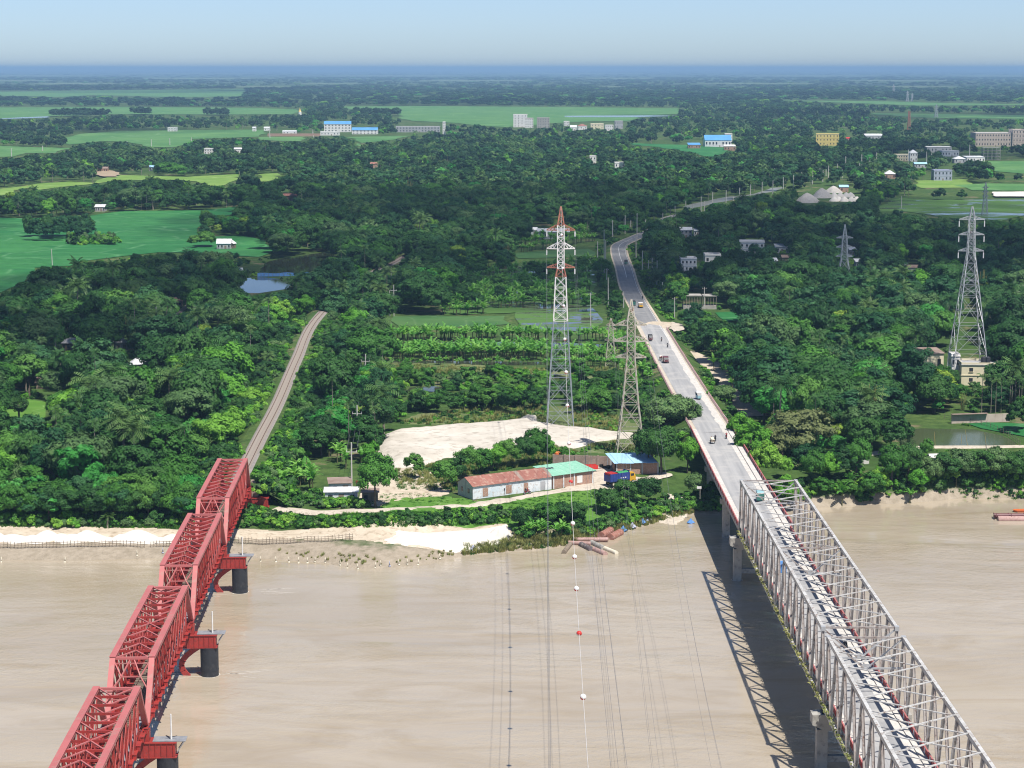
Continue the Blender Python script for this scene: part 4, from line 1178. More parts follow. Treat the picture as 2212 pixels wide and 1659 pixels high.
right_p, RT, RTOP = pylon('pale lattice pylon standing over the cream building', 2088, 822, 446, [(822, 38), (760, 33), (640, 19), (545, 7.5), (470, 5.6), (446, .8)], [(542, 27, 7), (507, 27, 7), (474, 27, 7)], [(3000, 'galv')], leg=.21, brace=.085, ins=2.2)
pylon('slim grey pylon half hidden in the right hand wood', 1822, 628, 485, [(628, 17), (560, 7), (516, 4.5), (485, .6)], [(554, 18, 5), (534, 18, 5), (514, 18, 5)], [(3000, 'galv_dark')], leg=.28, brace=.12, ins=0)
pylon('small lattice pylon behind the weathered one', 1319, 790, 688, [(790, 12), (735, 6), (703, 4), (688, .6)], [(735, 13, 6), (711, 11, 5), (703, 10, 5)], [(3000, 'galv_lichen')], leg=.2, brace=.09, ins=0)
pylon('thin grey pylon on the flooded paddies', 2127, 466, 394, [(466, 6), (425, 3), (405, 2), (394, .5)], [(424, 7, 3), (415, 7, 3), (406, 7, 3)], [(3000, 'galv_dark')], leg=.24, brace=.12, ins=0)
for qx, qb, qt, lab in ((2022, 254.5, 225, 'far pylon by the thin green field'), (1930, 206, 182, 'leftmost pale pylon on the far plain'), (1960, 219, 196, 'second pale pylon on the far plain'), (1970, 219, 201, 'third pale pylon on the far plain')):
    h = qb - qt
    pylon(lab, qx, qb, qt, [(qb, h * .13), (qb - h * .45, h * .05), (qb - h * .85, h * .035), (qt, .1)], [(qb - h * .5, h * .16, h * .04), (qb - h * .65, h * .16, h * .04), (qb - h * .8, h * .16, h * .04)], [(3000, 'galv')], leg=.9 if h < 26 else .6, brace=.4 if h < 26 else .3, ins=0)
e_, _, _ = pylon('red and white phone mast above the far trees', 1963, 283, 240, [(283, 3.4), (262, 2.2), (240, 1.6)], [], [(248, 'tower_white'), (258, 'tower_red'), (266, 'tower_white'), (274, 'tower_red'), (3000, 'tower_white')], leg=.6, brace=.3, ins=0, name='phone_mast')
for q in ([(1183, 918), (1237, 918), (1222, 690), (1220, 560), (1216, 450), (1204, 450), (1198, 560), (1196, 690)], [(1340, 965), (1382, 965), (1368, 770), (1366, 655), (1355, 655), (1352, 770)], [(2060, 770), (2118, 770), (2094, 460), (2080, 600)], [(1812, 600), (1832, 600), (1824, 490)], [(1311, 778), (1328, 778), (1320, 692)], [(1958, 279), (1968, 279), (1966, 242), (1960, 242)], [(2018, 252), (2026, 252), (2022, 228)]):
    CLEAR.append(np.array(q, float))

def cable(name, a, b, sag, r, mat, label, cat='cable', group=None, n=40, extra=None):
    a, b = Vector(a), Vector(b)
    pts = [a.lerp(b, i / n) - Vector((0, 0, sag * 4 * (i / n) * (1 - i / n))) for i in range(n + 1)]
    o = MB().path([p - a for p in pts], r, 5).build(name, mat, None, a)
    return tag(o, label, cat, group), pts
# river crossing: the wires dip toward the camera side and rise to the far-bank tower out of view
def river_wire(top, endx, endz, low_y, low_z, r, mat, label, name='power_cable', group=None):
    y0, z0 = top.y, top.z
    k = (z0 - low_z) / (y0 - low_y) ** 2
    y1 = low_y - (y0 - low_y)
    pts = []
    N = 56
    for i in range(N + 1):
        f = i / N; y = y0 + (y1 - y0) * f
        pts.append(Vector((top.x + (endx - top.x) * f, y, low_z + k * (y - low_y) ** 2)))
    o = MB().path([p - top for p in pts], r, 5).build(name, mat, None, top)
    tag(o, label, 'cable', group)
    return pts
gw = river_wire(MTOP, 3.9, 62, 250, 29.5, .035, M['wire_pale'], 'pale earth wire carrying the red and white balls', 'earth_wire')
for i, t_ in enumerate(MT):
    left = t_.x < MTOP.x
    river_wire(t_, t_.x - 9.3 + (0.7 * (i // 2) if not left else 0.15 * (i // 2)), t_.z, 250, 17.5 + 4.5 * (i // 2), .02 if not left else .02, M['wire'], 'dark river crossing power cable on the %s %s arm' % (('lower', 'middle', 'upper')[i // 2], 'left' if left else 'right'), group='river crossing cables %s' % ('left' if left else 'right'))
for i, t_ in enumerate(ST):
    river_wire(t_, t_.x - 14.0, t_.z, 262, 9 + 3.0 * (i // 2), .014, M['wire'], 'thin %s %s cable from the weathered pylon over the river' % (('lower', 'middle', 'upper')[i // 2], ('left', 'right')[i % 2]), group='thin river crossing cables')
BALLS = [(508, 0), (580, 0), (661, 1), (733, 0), (804, 1), (876, 0), (958, 0), (1041, 2), (1131, 1), (1203, 1), (1272, 1), (1369, 2), (1506, 1)]
gq = to_q(np.array(gw))
for k, (qy, orient) in enumerate(BALLS):
    qs = gq[:, 1]; j = int(np.argmin(np.abs(qs[:40] - qy)))
    jj = j if (qs[j] - qy) * 1 <= 0 else j - 1
    jj = max(0, min(len(gw) - 2, jj)); f = (qy - qs[jj]) / max(1e-6, qs[jj + 1] - qs[jj]); f = max(0, min(1, f))
    p = gw[jj].lerp(gw[jj + 1], f)
    ords = ('topmost', 'second', 'third', 'fourth', 'fifth', 'sixth', 'seventh', 'eighth', 'ninth', 'tenth', 'eleventh', 'twelfth', 'thirteenth and lowest')
    e = empty('marker_ball', p, 0, 'red and white marker ball, %s on the earth wire' % ords[k], 'marker ball', 'marker balls on the earth wire')
    r = .36
    up = MB(); lo = MB()
    bme = MB().ball((0, 0, 0), r, 16, 10)
    for f_ in bme.f:
        cz = sum(bme.v[i][2] for i in f_) / len(f_)
        (up if cz > 0 else lo).add([bme.v[i] for i in f_], [tuple(range(len(f_)))])
    ma, mb_ = (M['white_paint'], M['bright_red']) if orient != 2 else (M['bright_red'], M['white_paint'])
    a = up.build('upper_half', ma, e, smooth=True); b2 = lo.build('lower_half', mb_, e, smooth=True)
    for o in (a, b2): o.rotation_euler = (R(20), R(18 if orient else -25), 0)

# ---- concrete and wooden poles: (x, top y, base y) in the view
ROADPOLES = [(1305, 497, 598), (1308, 520, 580), (1276, 633, 706), (1314, 600, 665), (1310, 580, 622), (1347, 630, 672), (1291, 522, 563), (1374, 511, 561), (1387, 542, 590), (1401, 562, 592), (1409, 557, 592), (1419, 563, 621), (1431, 610, 648), (1457, 642, 691), (1488, 660, 692), (1521, 620, 668), (1622, 625, 657),
 (1323, 476, 520), (1332, 474, 495), (1350, 465, 505), (1362, 466, 490), (1376, 461, 525), (1394, 473, 505), (1413, 451, 475), (1431, 460, 487), (1448, 440, 466), (1458, 445, 478), (1481, 434, 463), (1496, 440, 463), (1514, 425, 463), (1522, 435, 458), (1539, 415, 453), (1568, 411, 438), (1583, 425, 448), (1597, 406, 440), (1621, 399, 423), (1646, 393, 418), (1486, 395, 415), (1399, 405, 430),
 (1692, 383, 418), (1714, 378, 408), (1730, 373, 403), (1755, 369, 398), (1789, 358, 385), (1795, 366, 388), (1809, 354, 380), (1826, 338, 373), (1837, 361, 381), (1861, 333, 373), (1856, 353, 380), (1878, 340, 363), (1893, 330, 360), (1918, 330, 346), (1961, 324, 368), (1991, 322, 341), (2012, 318, 344), (2001, 328, 352), (1947, 424, 450), (1669, 390, 420), (1771, 363, 383), (1784, 363, 380), (1800, 370, 388), (1819, 366, 385), (1777, 368, 393), (1673, 358, 380), (2094, 313, 348)]
FIELDPOLES = [(113, 538, 574), (340, 663, 745), (25, 320, 339), (275, 305, 320), (327, 301, 317), (367, 299, 314), (414, 297, 310), (92, 315, 327), (316, 344, 360), (291, 352, 367), (486, 405, 434), (677, 292, 303), (676, 280, 292), (583, 280, 299)]
pm = {}
def pole(q, label, group, arm=False, r=.16):
    qx, qt, qb = q
    x, y = px(qx, qb); k = to_q([[x, y, GZ]])[0][2] / FQ
    H = max(5, (qb - qt) * k * 1.01)
    e = empty('utility_pole', (x, y, GZ), random.uniform(-.3, .3), label, 'pole', group)
    r2 = max(r, .00022 * y)
    MB().tube((0, 0, -.4), (random.uniform(-.2, .2), 0, H), r2 * 1.15, r2 * .75, 7).build('shaft', M['pole'], e)
    if arm:
        MB().beam((-.9, 0, H - .7), (.9, 0, H - .7), .12).build('crossarm', M['timber'], e)
        for sx in (-.8, 0, .8): MB().tube((sx, 0, H - .64), (sx, 0, H - .35), .06, .05, 5).build('insulator', M['white_paint'], e)
    CLEAR.append(np.array([(qx - 1.2, qt), (qx + 1.2, qt), (qx + 1.2, qt + (qb - qt) * .8), (qx - 1.2, qt + (qb - qt) * .62)], float))
    return x, y, H
cnt = {}
for i, q in enumerate(sorted(ROADPOLES, key=lambda t_: -t_[2])):
    far = q[2] < 480; cnt[far] = cnt.get(far, -1) + 1
    pole(q, 'pale concrete pole, %s in the %s road row counted from the bridge' % (ordinal(cnt[far]), 'far' if far else 'near'), 'concrete poles along the %s road' % ('far' if far else 'near'), arm=(i % 2 == 0 and not far))
for i, q in enumerate(sorted(FIELDPOLES, key=lambda t_: t_[0])):
    pole(q, 'lone pale pole in the fields, %s from the left border' % ordinal(i), 'field poles')
# timber H-arm line beside the railway
RP_ = [(760, 954, 1060), (772, 874, 962), (779, 809, 886), (790, 764, 838), (805, 697, 762), (832, 652, 706), (842, 627, 682), (851, 615, 684), (845, 575, 612)]
prev = None
for i, q in enumerate(RP_):
    qx, qt, qb = q; x, y = px(qx, qb); k = to_q([[x, y, GZ]])[0][2] / FQ; H = (qb - qt) * k
    e = empty('power_pole', (x, y, GZ), -.1, 'timber power pole with a wide crossarm, %s from the river' % ('first', 'second', 'third', 'fourth', 'fifth', 'sixth', 'seventh', 'eighth', 'ninth')[i], 'pole', 'poles beside the railway')
    MB().tube((0, 0, -.4), (0, 0, H), .19, .14, 8).build('shaft', M['pole'], e)
    MB().beam((-1.25, 0, H - 2.2), (1.25, 0, H - 2.2), .15).build('crossarm', M['pole'], e)
    for sx in (-1.15, 0, 1.15): MB().tube((sx, 0, H - 2.1), (sx, 0, H - 1.75), .07, .05, 6).build('insulator', M['white_paint'], e)
    cur = [Vector((x + sx, y, GZ + H - 1.75)) for sx in (-1.15, 0, 1.15)]
    if prev and i < 8:
        for w_, (a, b2) in enumerate(zip(prev, cur)): cable('overhead_wire', a, b2, 1.2, .025, M['wire'], 'thin %s wire between the %s and next timber pole' % (('left', 'middle', 'right')[w_], ordinal(i - 1)), 'wire', 'railway side wires', 10)
    prev = cur
    CLEAR.append(np.array([(qx - 3, qt - 2), (qx + 3, qt - 2), (qx + 2, qt + (qb - qt) * .7), (qx - 2, qt + (qb - qt) * .7)], float))
# ================================================================== buildings
def house(label, q0, q1, qe, H, depth, roof='gable', wm='plaster', rm='roof_tin', storeys=1, nwin=3, rot=0.0, name='house', cat='house', rh=1.4, see=.55, rail=False, over=.35, group=None, windows=True, extra=None):
    """front wall's eave line runs from view x q0 to q1 at view y qe, H metres above the land"""
    x0, y0 = px(q0, qe, GZ + H); x1, _ = px(q1, qe, GZ + H)
    W = x1 - x0
    e = empty(name, ((x0 + x1) / 2, y0, GZ), rot, label, cat, group)
    MB().box((0, depth / 2, H / 2 - .2), (W, depth, H + .4)).build('wall', M[wm], e)
    sh = H / storeys
    if windows:
        for s in range(storeys):
            for i in range(nwin):
                xx = -W / 2 + W * (i + .5) / nwin; ww = min(1.1 if W < 30 else 2.0, W / nwin * .42)
                if s == 0 and i == nwin // 2:
                    MB().box((xx, -.02, min(1.05, sh * .4)), (min(1.1, W / nwin * .6), .08, min(2.1, sh * .8))).build('door', M['timber'], e)
                    continue
                wo = MB().box((xx, -.02, s * sh + sh * .55), (ww, .08, sh * .36)).build('window', M['window'], e)
                MB().box((xx, -.10, s * sh + sh * .32), (ww + .3, .22, .09)).build('sill', M[wm], wo)
        for s in range(storeys):
            for sx in (-1, 1):
                if depth > 4: MB().box((sx * W / 2, depth / 2, s * sh + sh * .55), (.08, 1.2, sh * .42)).build('window', M['window'], e)
    zt = H
    o_ = over
    if roof == 'flat':
        r_ = MB().box((0, depth / 2, H + .1), (W + .5, depth + .5, .2)).build('roof', M[rm], e)
        MB().box((0, .06, H + .5), (W + .1, .14, .6)).box((0, depth - .06, H + .5), (W + .1, .14, .6)).box((-W / 2, depth / 2, H + .5), (.14, depth - .3, .6)).box((W / 2, depth / 2, H + .5), (.14, depth - .3, .6)).build('parapet', M[wm], r_)
        top = H + .8
        for s in range(1, storeys):
            MB().box((0, depth / 2, s * sh), (W + .36, depth + .36, .16)).build('floor_band', M[wm], e)
    elif roof == 'gable':
        a, b2, dp = W / 2 + o_, -o_, depth + o_
        vs = [(-a, b2, H - .1), (a, b2, H - .1), (a, depth / 2, H + rh), (-a, depth / 2, H + rh), (a, dp, H - .1), (-a, dp, H - .1)]
        vs += [(v[0], v[1], v[2] + .09) for v in vs]
        MB().add(vs, [(0, 1, 2, 3), (3, 2, 4, 5), (6, 9, 8, 7), (9, 11, 10, 8), (0, 6, 7, 1), (5, 4, 10, 11), (0, 3, 9, 6), (3, 5, 11, 9), (1, 7, 8, 2), (2, 8, 10, 4)]).build('roof', M[rm], e)
        for sx in (-1, 1):
            MB().add([(sx * W / 2, 0, H), (sx * W / 2, depth, H), (sx * W / 2, depth / 2, H + rh - .1)], [(0, 1, 2)]).build('gable', M[wm], e)
        top = H + rh
    elif roof == 'hip':
        a, b2, dp = W / 2 + o_, -o_, depth + o_; g_ = max(.3, W / 2 - depth * .45)
        vs = [(-a, b2, H), (a, b2, H), (a, dp, H), (-a, dp, H), (-g_, depth / 2, H + rh), (g_, depth / 2, H + rh)]
        MB().add(vs, [(0, 1, 5, 4), (1, 2, 5), (2, 3, 4, 5), (3, 0, 4), (3, 2, 1, 0)]).build('roof', M[rm], e)
        top = H + rh
    else:
        a = W / 2 + o_
        vs = [(-a, -o_, H), (a, -o_, H), (a, depth + o_, H + rh), (-a, depth + o_, H + rh)]
        vs += [(v[0], v[1], v[2] + .1) for v in vs]
        MB().add(vs, [BOXF[0], BOXF[1], BOXF[2], BOXF[3], BOXF[4], BOXF[5]]).build('roof', M[rm], e)
        top = H + rh
    d = to_q([[x0, y0, GZ + H]])[0][2]
    qt = to_q([[x0, y0 + depth * .5, GZ + top]])[0][1]
    CLEAR.append(np.array([(q0 + .5, qt), (q1 - .5, qt), (q1 - .5, qe + see * H * FQ / d), (q0 + .5, qe + see * H * FQ / d)], float))
    return e, W, depth

# ---- the long shed with a rusty sheet roof and the brick shed joined to it
def at2(q): return Vector(px(q[0], q[1]))
A, B = at2((1022, 1079)), at2((1191, 1057))
u = (B - A).normalized(); v = Vector((-u.y, u.x)); LS = (B - A).length
ang = math.atan2(u.y, u.x)
s1 = empty('long_shed', (A.x, A.y, GZ), ang, 'long whitewashed shed with a rusty red sheet roof', 'shed')
DS, HS, RS = 6.4, 3.0, 1.5
MB().box((LS / 2, .1, HS / 2), (LS, .22, HS)).build('front_wall', M['plaster_blue'], s1)
MB().box((LS / 2, DS, HS / 2), (LS, .22, HS)).build('back_wall', M['plaster'], s1)
for xx in (0, LS):
    MB().add([(xx - .11, 0, 0), (xx - .11, DS, 0), (xx - .11, DS, HS), (xx - .11, DS / 2, HS + RS), (xx - .11, 0, HS), (xx + .11, 0, 0), (xx + .11, DS, 0), (xx + .11, DS, HS), (xx + .11, DS / 2, HS + RS), (xx + .11, 0, HS)],
             [(4, 3, 2, 1, 0), (5, 6, 7, 8, 9), (0, 5, 9, 4), (4, 9, 8, 3), (3, 8, 7, 2), (2, 7, 6, 1)]).build('gable_wall', M['plaster_grey'], s1)
for yy in (1.7, 4.5): MB().box((-.14, yy, 1.7), (.06, .75, 1.0)).build('window', M['window'], s1)
MB().box((-.15, DS / 2 - .2, HS / 2 + .6), (.08, .14, HS + 1.2)).build('pier', M['plaster_grey'], s1)
for xx, ww in ((3.2, 1.4), (9.4, 1.5), (14.0, 1.2)):
    MB().box((xx, -.03, 1.3), (ww, .06, 1.9)).build('bricked_opening', M['brick'], s1)
MB().box((18.6, -.03, 1.1), (1.3, .06, 2.1)).build('door', M['plaster_grey'], s1)
rf = bpy.data.objects.new('roof', None); link(rf, s1)
ns = 25; sw = (LS + .6) / ns
rr_ = random.Random(4)
for sd in (0, 1):
    for i in range(ns):
        x = -.3 + i * sw; lift = .02 * (i % 2) + rr_.uniform(0, .025)
        if sd == 0: a0, a1 = Vector((x, -.35, HS - .10 + lift)), Vector((x, DS / 2 + .05, HS + RS + .06 + lift))
        else: a0, a1 = Vector((x, DS + .35, HS - .10 + lift)), Vector((x, DS / 2 - .05, HS + RS + .06 + lift))
        w_ = Vector((sw + .03, 0, rr_.uniform(-.01, .01))); t_ = Vector((0, 0, .03))
        MB().add([a0, a0 + w_, a1 + w_, a1, a0 + t_, a0 + w_ + t_, a1 + w_ + t_, a1 + t_], BOXF).build('roof_sheet', M['roof_rust'] if rr_.random() > .08 else M['roof_brown'], rf)
CLEAR.append(np.array([(990, 1030), (1005, 1026), (1175, 1004), (1192, 1028), (1192, 1056), (1022, 1078), (988, 1070)], float))
C_ = at2((1278, 1045))
u2 = (C_ - B).normalized(); L2 = (C_ - B).length; an2 = math.atan2(u2.y, u2.x)
s2 = empty('brick_shed', (B.x + .3, B.y + .15, GZ), an2, 'brick shed with a pale green sheet roof', 'shed')
DS2, HS2 = 7.2, 3.1
for c_, d_ in (((L2 / 2, .1, HS2 / 2), (L2, .22, HS2)), ((L2 / 2, DS2, HS2 / 2 + .35), (L2, .22, HS2 + .7)), ((L2 - .1, DS2 / 2, HS2 / 2), (.22, DS2 - .25, HS2 + .1)), ((.1, DS2 / 2, HS2 / 2), (.22, DS2 - .25, HS2 + .1))):
    MB().box(c_, d_).build('wall', M['brick'], s2)
for xx in (.2, 3.0, 6.0, L2 - .15): MB().box((xx, -.06, HS2 / 2), (.28, .16, HS2)).build('column', M['plaster'], s2)
MB().box((7.6, -.03, 1.5), (1.5, .06, 1.7)).build('shutter', M['white_wall'], s2)
rf = bpy.data.objects.new('roof', None); link(rf, s2)
ns = 12; sw = (L2 + .9) / ns
for i in range(ns):
    x = -.35 + i * sw; lift = .02 * (i % 2)
    a0, a1 = Vector((x, -.5, HS2 + .02 + lift)), Vector((x, DS2 + .4, HS2 + 1.0 + lift)); w_ = Vector((sw + .02, 0, 0)); t_ = Vector((0, 0, .04))
    MB().add([a0, a0 + w_, a1 + w_, a1, a0 + t_, a0 + w_ + t_, a1 + w_ + t_, a1 + t_], BOXF).build('roof_sheet', M['roof_green'], rf)
for i in range(4): MB().add([Vector((.7 + i * .75, 4.3, HS2 + .72)), Vector((1.25 + i * .75, 4.3, HS2 + .72)), Vector((1.25 + i * .75, 5.2, HS2 + .83)), Vector((.7 + i * .75, 5.2, HS2 + .83))], [(0, 1, 2, 3)]).build('skylight', M['window'], rf)
CLEAR.append(np.array([(1192, 1010), (1225, 999), (1276, 1011), (1276, 1044), (1192, 1055)], float))
# ---- boundary wall, blue roofed shed
wa, wb = at2((1196, 1006)), at2((1340, 1010)); uu = (wb - wa).normalized()
bw = empty('brick_wall', (wa.x, wa.y, GZ), math.atan2(uu.y, uu.x), 'old brick boundary wall behind the truck yard', 'wall')
Lw = (wb - wa).length; nb_ = 6
for i in range(nb_):
    MB().box((Lw * (i + .5) / nb_, 0, 1.35), (Lw / nb_ - .02, .25, 2.7)).build('wall_panel', M['brick_old'], bw)
    MB().box((Lw * i / nb_, -.08, 1.4), (.4, .42, 2.85)).build('pier', M['brick_old'], bw)
MB().box((Lw * .86, -.16, 1.2), (1.7, .08, 2.3)).build('gate', M['plaster_grey'], bw)
CLEAR.append(np.array([(1230, 980), (1330, 980), (1330, 1020), (1280, 1030), (1280, 1005)], float))
sa, sb = at2((1331, 1025)), at2((1421, 1023)); u3 = (sb - sa).normalized(); L3 = (sb - sa).length
s3 = empty('blue_roof_shed', (sa.x, sa.y, GZ), math.atan2(u3.y, u3.x), 'brick shed with a pale blue lean-to roof', 'shed')
for c_, d_ in (((L3 / 2, .1, 1.35), (L3, .22, 2.7)), ((L3 / 2, 6.5, 1.8), (L3, .22, 3.6)), ((L3 - .1, 3.3, 1.4), (.22, 6.2, 2.8)), ((.1, 4.5, 1.4), (.22, 3.6, 2.8))):
    MB().box(c_, d_).build('wall', M['brick_old'] if c_[0] > 5 and c_[1] < 1 else M['brick'], s3)
MB().box((1.7, -.05, 1.35), (3.2, .1, 2.7)).build('brick_bay', M['brick'], s3)
for xx in (.1, 3.4, 6.2, L3): MB().box((xx, -.1, 1.35), (.3, .2, 2.75)).build('column', M['plaster_grey'], s3)
rf = bpy.data.objects.new('roof', None); link(rf, s3)
for i in range(11):
    sw = (L3 + .4) / 11; x = -.6 + i * sw; lift = .02 * (i % 2) + .05 * math.sin(i * 1.3)
    a0, a1 = Vector((x, -.8, 2.75 + lift)), Vector((x - .9, 7.2, 3.75 + lift)); w_ = Vector((sw + .02, 0, 0)); t_ = Vector((0, 0, .04))
    MB().add([a0, a0 + w_, a1 + w_, a1, a0 + t_, a0 + w_ + t_, a1 + w_ + t_, a1 + t_], BOXF).build('roof_sheet', M['roof_blue'], rf)
CLEAR.append(np.array([(1318, 984), (1395, 986), (1400, 1000), (1405, 1020), (1335, 1024), (1330, 1000)], float))
# ---- shanty huts
house('patched tin hut with a brown roof among bushes', 712, 758, 1044, 2.4, 4.0, 'mono', 'roof_tin', 'roof_brown', 1, 2, .15, 'hut', 'hut', .5)
house('low corrugated hut with a pale roof under shrubs', 702, 772, 1063, 2.2, 3.2, 'mono', 'roof_tin', 'roof_tin', 1, 3, .05, 'hut', 'hut', .4, see=.3)
house('dark open stall beside the round tree', 782, 816, 1064, 2.2, 3.0, 'mono', 'timber', 'roof_brown', 1, 2, .05, 'stall', 'hut', .3, see=.8)
# ---- village houses on the left
house('white tin roofed farmhouse among palms', 134, 167, 741, 2.8, 5, 'gable', 'timber', 'roof_tin', 1, 4, .05, see=.9)
house('white hip roofed hut right of the farmhouse', 250, 275, 741, 2.6, 6, 'hip', 'plaster_grey', 'roof_tin', 1, 2, .3, rh=2.0)
house('low white tin lean-to between the village huts', 222, 238, 744, 2.2, 4, 'mono', 'plaster_grey', 'roof_tin', 1, 2)
house('grey pyramid roofed hut deep in trees', 283, 317, 787, 2.3, 6, 'hip', 'timber', 'roof_tin', 1, 2, .2, rh=2.0, see=.1)
house('brown tiled hut beside the footpath', 366, 393, 651, 2.3, 4.5, 'gable', 'brick_old', 'roof_brown', 1, 3, .1)
house('tiny white shed above the footpath', 411, 419, 633, 2.2, 3, 'gable', 'plaster', 'roof_tin', 1, 2)
house('white roofed farmhouse on the deep green paddy', 468, 498, 526, 3.2, 6, 'gable', 'plaster_grey', 'roof_tin', 1, 4, 0, see=1.0, rh=2.2)
house('small gabled hut beside the paddy farmhouse', 500, 513, 526, 2.8, 5, 'gable', 'timber', 'roof_tin', 1, 2, 1.2, see=1.0, rh=1.8)
house('white shed behind the dark hedge', 205, 226, 447, 3.0, 8, 'gable', 'plaster_grey', 'roof_tin', 1, 4, see=1.0)
house('pale hut by the pond', 514, 522, 586, 2.6, 4, 'gable', 'plaster', 'roof_tin', 1, 2)
house('tumbledown thatched hut in the left wood', 78, 108, 826, 2.0, 4, 'gable', 'timber', 'roof_brown', 1, 2, see=.3)
house('white house among trees far left', 441, 458, 322, 5.5, 10, 'flat', 'white_wall', 'roof_tin', 2, 3, see=.9)
house('small white walled house right of it', 505, 524, 322, 4, 10, 'gable', 'white_wall', 'roof_tin', 1, 3, see=.9)
house('white farmhouse by the long green field', 362, 381, 276, 6, 12, 'flat', 'white_wall', 'white_wall', 2, 3, see=.8)
house('white gabled house by the strip of green', 545, 552, 276, 6, 12, 'gable', 'white_wall', 'roof_tin', 2, 2, see=.8)
house('pale twin gabled house left of the brick wall', 570, 582, 276, 5, 12, 'gable', 'white_wall', 'roof_tin', 1, 2, see=.8)
house('blue roofed hut below the spreading trees', 322, 334, 361, 3.5, 8, 'gable', 'plaster_grey', 'roof_blue', 1, 2)
house('open barn with pale posts beside bare ground', 210, 232, 364, 3.5, 8, 'gable', 'brick', 'roof_brown', 1, 5, see=1.1)
# ---- far town
house('big school block with a bright blue roof', 700, 758, 268, 12, 25, 'gable', 'white_wall', 'roof_deepblue', 3, 8, .05, 'school', 'building', 4, see=.95)
house('long low hall with a blue roof beside the school', 760, 815, 281, 6, 20, 'gable', 'white_wall', 'roof_deepblue', 2, 7, 0, 'hall', 'building', 3.5)
house('white annex in front of the school', 692, 733, 285, 5, 12, 'flat', 'white_wall', 'white_wall', 1, 6, 0, 'annex', 'building', see=1.0)
house('long two storey block with a thin grey roof', 855, 950, 274, 8, 14, 'flat', 'plaster_grey', 'roof_tin', 2, 14, 0, 'long_block', 'building')
house('white tower like gate at the end of the long block', 956, 962, 264, 18, 10, 'flat', 'white_wall', 'white_wall', 5, 1, 0, 'tower_block', 'building', see=.9)
house('tall white apartment block with rows of windows', 1109, 1139, 248, 20, 18, 'flat', 'white_wall', 'white_wall', 5, 4, 0, 'apartment_block', 'building', see=1.0)
house('stepped white wing with a red parapet', 1134, 1152, 256, 15, 16, 'flat', 'white_wall', 'roof_rust', 4, 4, 0, 'apartment_wing', 'building', see=1.0)
house('unfinished concrete block right of the apartments', 1160, 1187, 255, 16, 16, 'flat', 'concrete', 'concrete', 4, 5, 0, 'unfinished_block', 'building', see=1.0)
for i, (a, b2, ye, h, wm, rm, rf) in enumerate(((1218, 1230, 263, 7, 'white_wall', 'white_wall', 'flat'), (1248, 1268, 272, 6, 'white_wall', 'roof_rust', 'hip'), (1276, 1304, 268, 8, 'cream', 'white_wall', 'flat'), (1307, 1325, 271, 8, 'white_wall', 'white_wall', 'flat'), (1328, 1346, 262, 12, 'plaster_grey', 'white_wall', 'flat'), (1232, 1246, 275, 5, 'white_wall', 'roof_tin', 'gable'))):
    house(('white two storey house left in the sunlit town row', 'red hipped house in the sunlit town row', 'long cream house in the sunlit town row', 'white block in the sunlit town row', 'grey tall house ending the sunlit town row', 'low white house left of the red hipped one')[i], a, b2, ye, h, 14, rf, wm, rm, 2 if h > 6 else 1, 4, name='town_house', see=.8, rh=3)
house('white shed left of the long block', 610, 640, 284, 4, 10, 'gable', 'white_wall', 'roof_tin', 1, 4, see=.4)
house('pale blue roofed market shed', 1523, 1580, 303, 8, 24, 'gable', 'plaster', 'roof_deepblue', 1, 8, 0, 'market_shed', 'shed', 6, see=.8)
house('low blue roofed annex left of the market shed', 1487, 1513, 313, 4.5, 14, 'mono', 'brick', 'roof_deepblue', 1, 5, 0, 'market_annex', 'shed', 2, see=.8)
house('brick annex right of the market shed', 1565, 1589, 316, 5, 10, 'mono', 'brick', 'white_wall', 1, 4, 0, 'market_annex', 'shed', 1.5, see=.8)
house('white stepped house above the market shed', 1566, 1582, 290, 12, 12, 'flat', 'white_wall', 'white_wall', 3, 2, see=.8)
house('white bungalow in the deep centre wood', 1328, 1350, 352, 5, 9, 'flat', 'white_wall', 'white_wall', 1, 3, see=.7)
house('white hut with a water tank on top', 1274, 1288, 338, 8, 7, 'flat', 'white_wall', 'white_wall', 2, 2, see=.8)
house('pink hut in the centre wood', 800, 815, 354, 4, 7, 'gable', 'brick', 'roof_rust', 1, 2)
house('rusty roofed shack in the centre wood', 612, 640, 423, 3.4, 7, 'gable', 'brick_old', 'roof_rust', 1, 3, see=.8)
house('yellow painted school with white trim', 1763, 1812, 290, 14, 16, 'flat', 'yellow_wall', 'roof_tin', 3, 7, -.15, 'yellow_school', 'building', see=1.0)
house('long white roofed shed right of the yellow school', 1870, 1908, 293, 5, 18, 'mono', 'plaster_grey', 'roof_tin', 1, 6, 0, 'white_shed', 'shed', 2)
house('red roofed hut right of the yellow school', 1828, 1840, 299, 4, 10, 'gable', 'brick', 'bright_red', 1, 2)
house('large brick hospital with three open storeys', 2108, 2190, 288, 16, 30, 'flat', 'pale_wall', 'roof_tin', 3, 14, 0, 'brick_hospital', 'building', see=.9)
house('tall brick stair tower at the hospital end', 2188, 2214, 281, 20, 22, 'flat', 'pale_wall', 'white_wall', 4, 4, 0, 'stair_tower', 'building', see=.9)
house('white flat roofed station canopy', 2003, 2056, 318, 6, 18, 'mono', 'plaster_grey', 'white_wall', 1, 7, 0, 'station_canopy', 'canopy', .5, see=.4)
house('white hall behind the canopy', 2035, 2072, 327, 5.5, 15, 'flat', 'white_wall', 'white_wall', 1, 6, see=.9)
house('pink windowed bungalow with flat roof', 1935, 1966, 335, 6, 12, 'flat', 'cream', 'white_wall', 2, 6, see=.8)
house('white pavilion with a domed roof', 1966, 1982, 330, 9, 10, 'hip', 'white_wall', 'roof_tin', 2, 3, see=.7, rh=3)
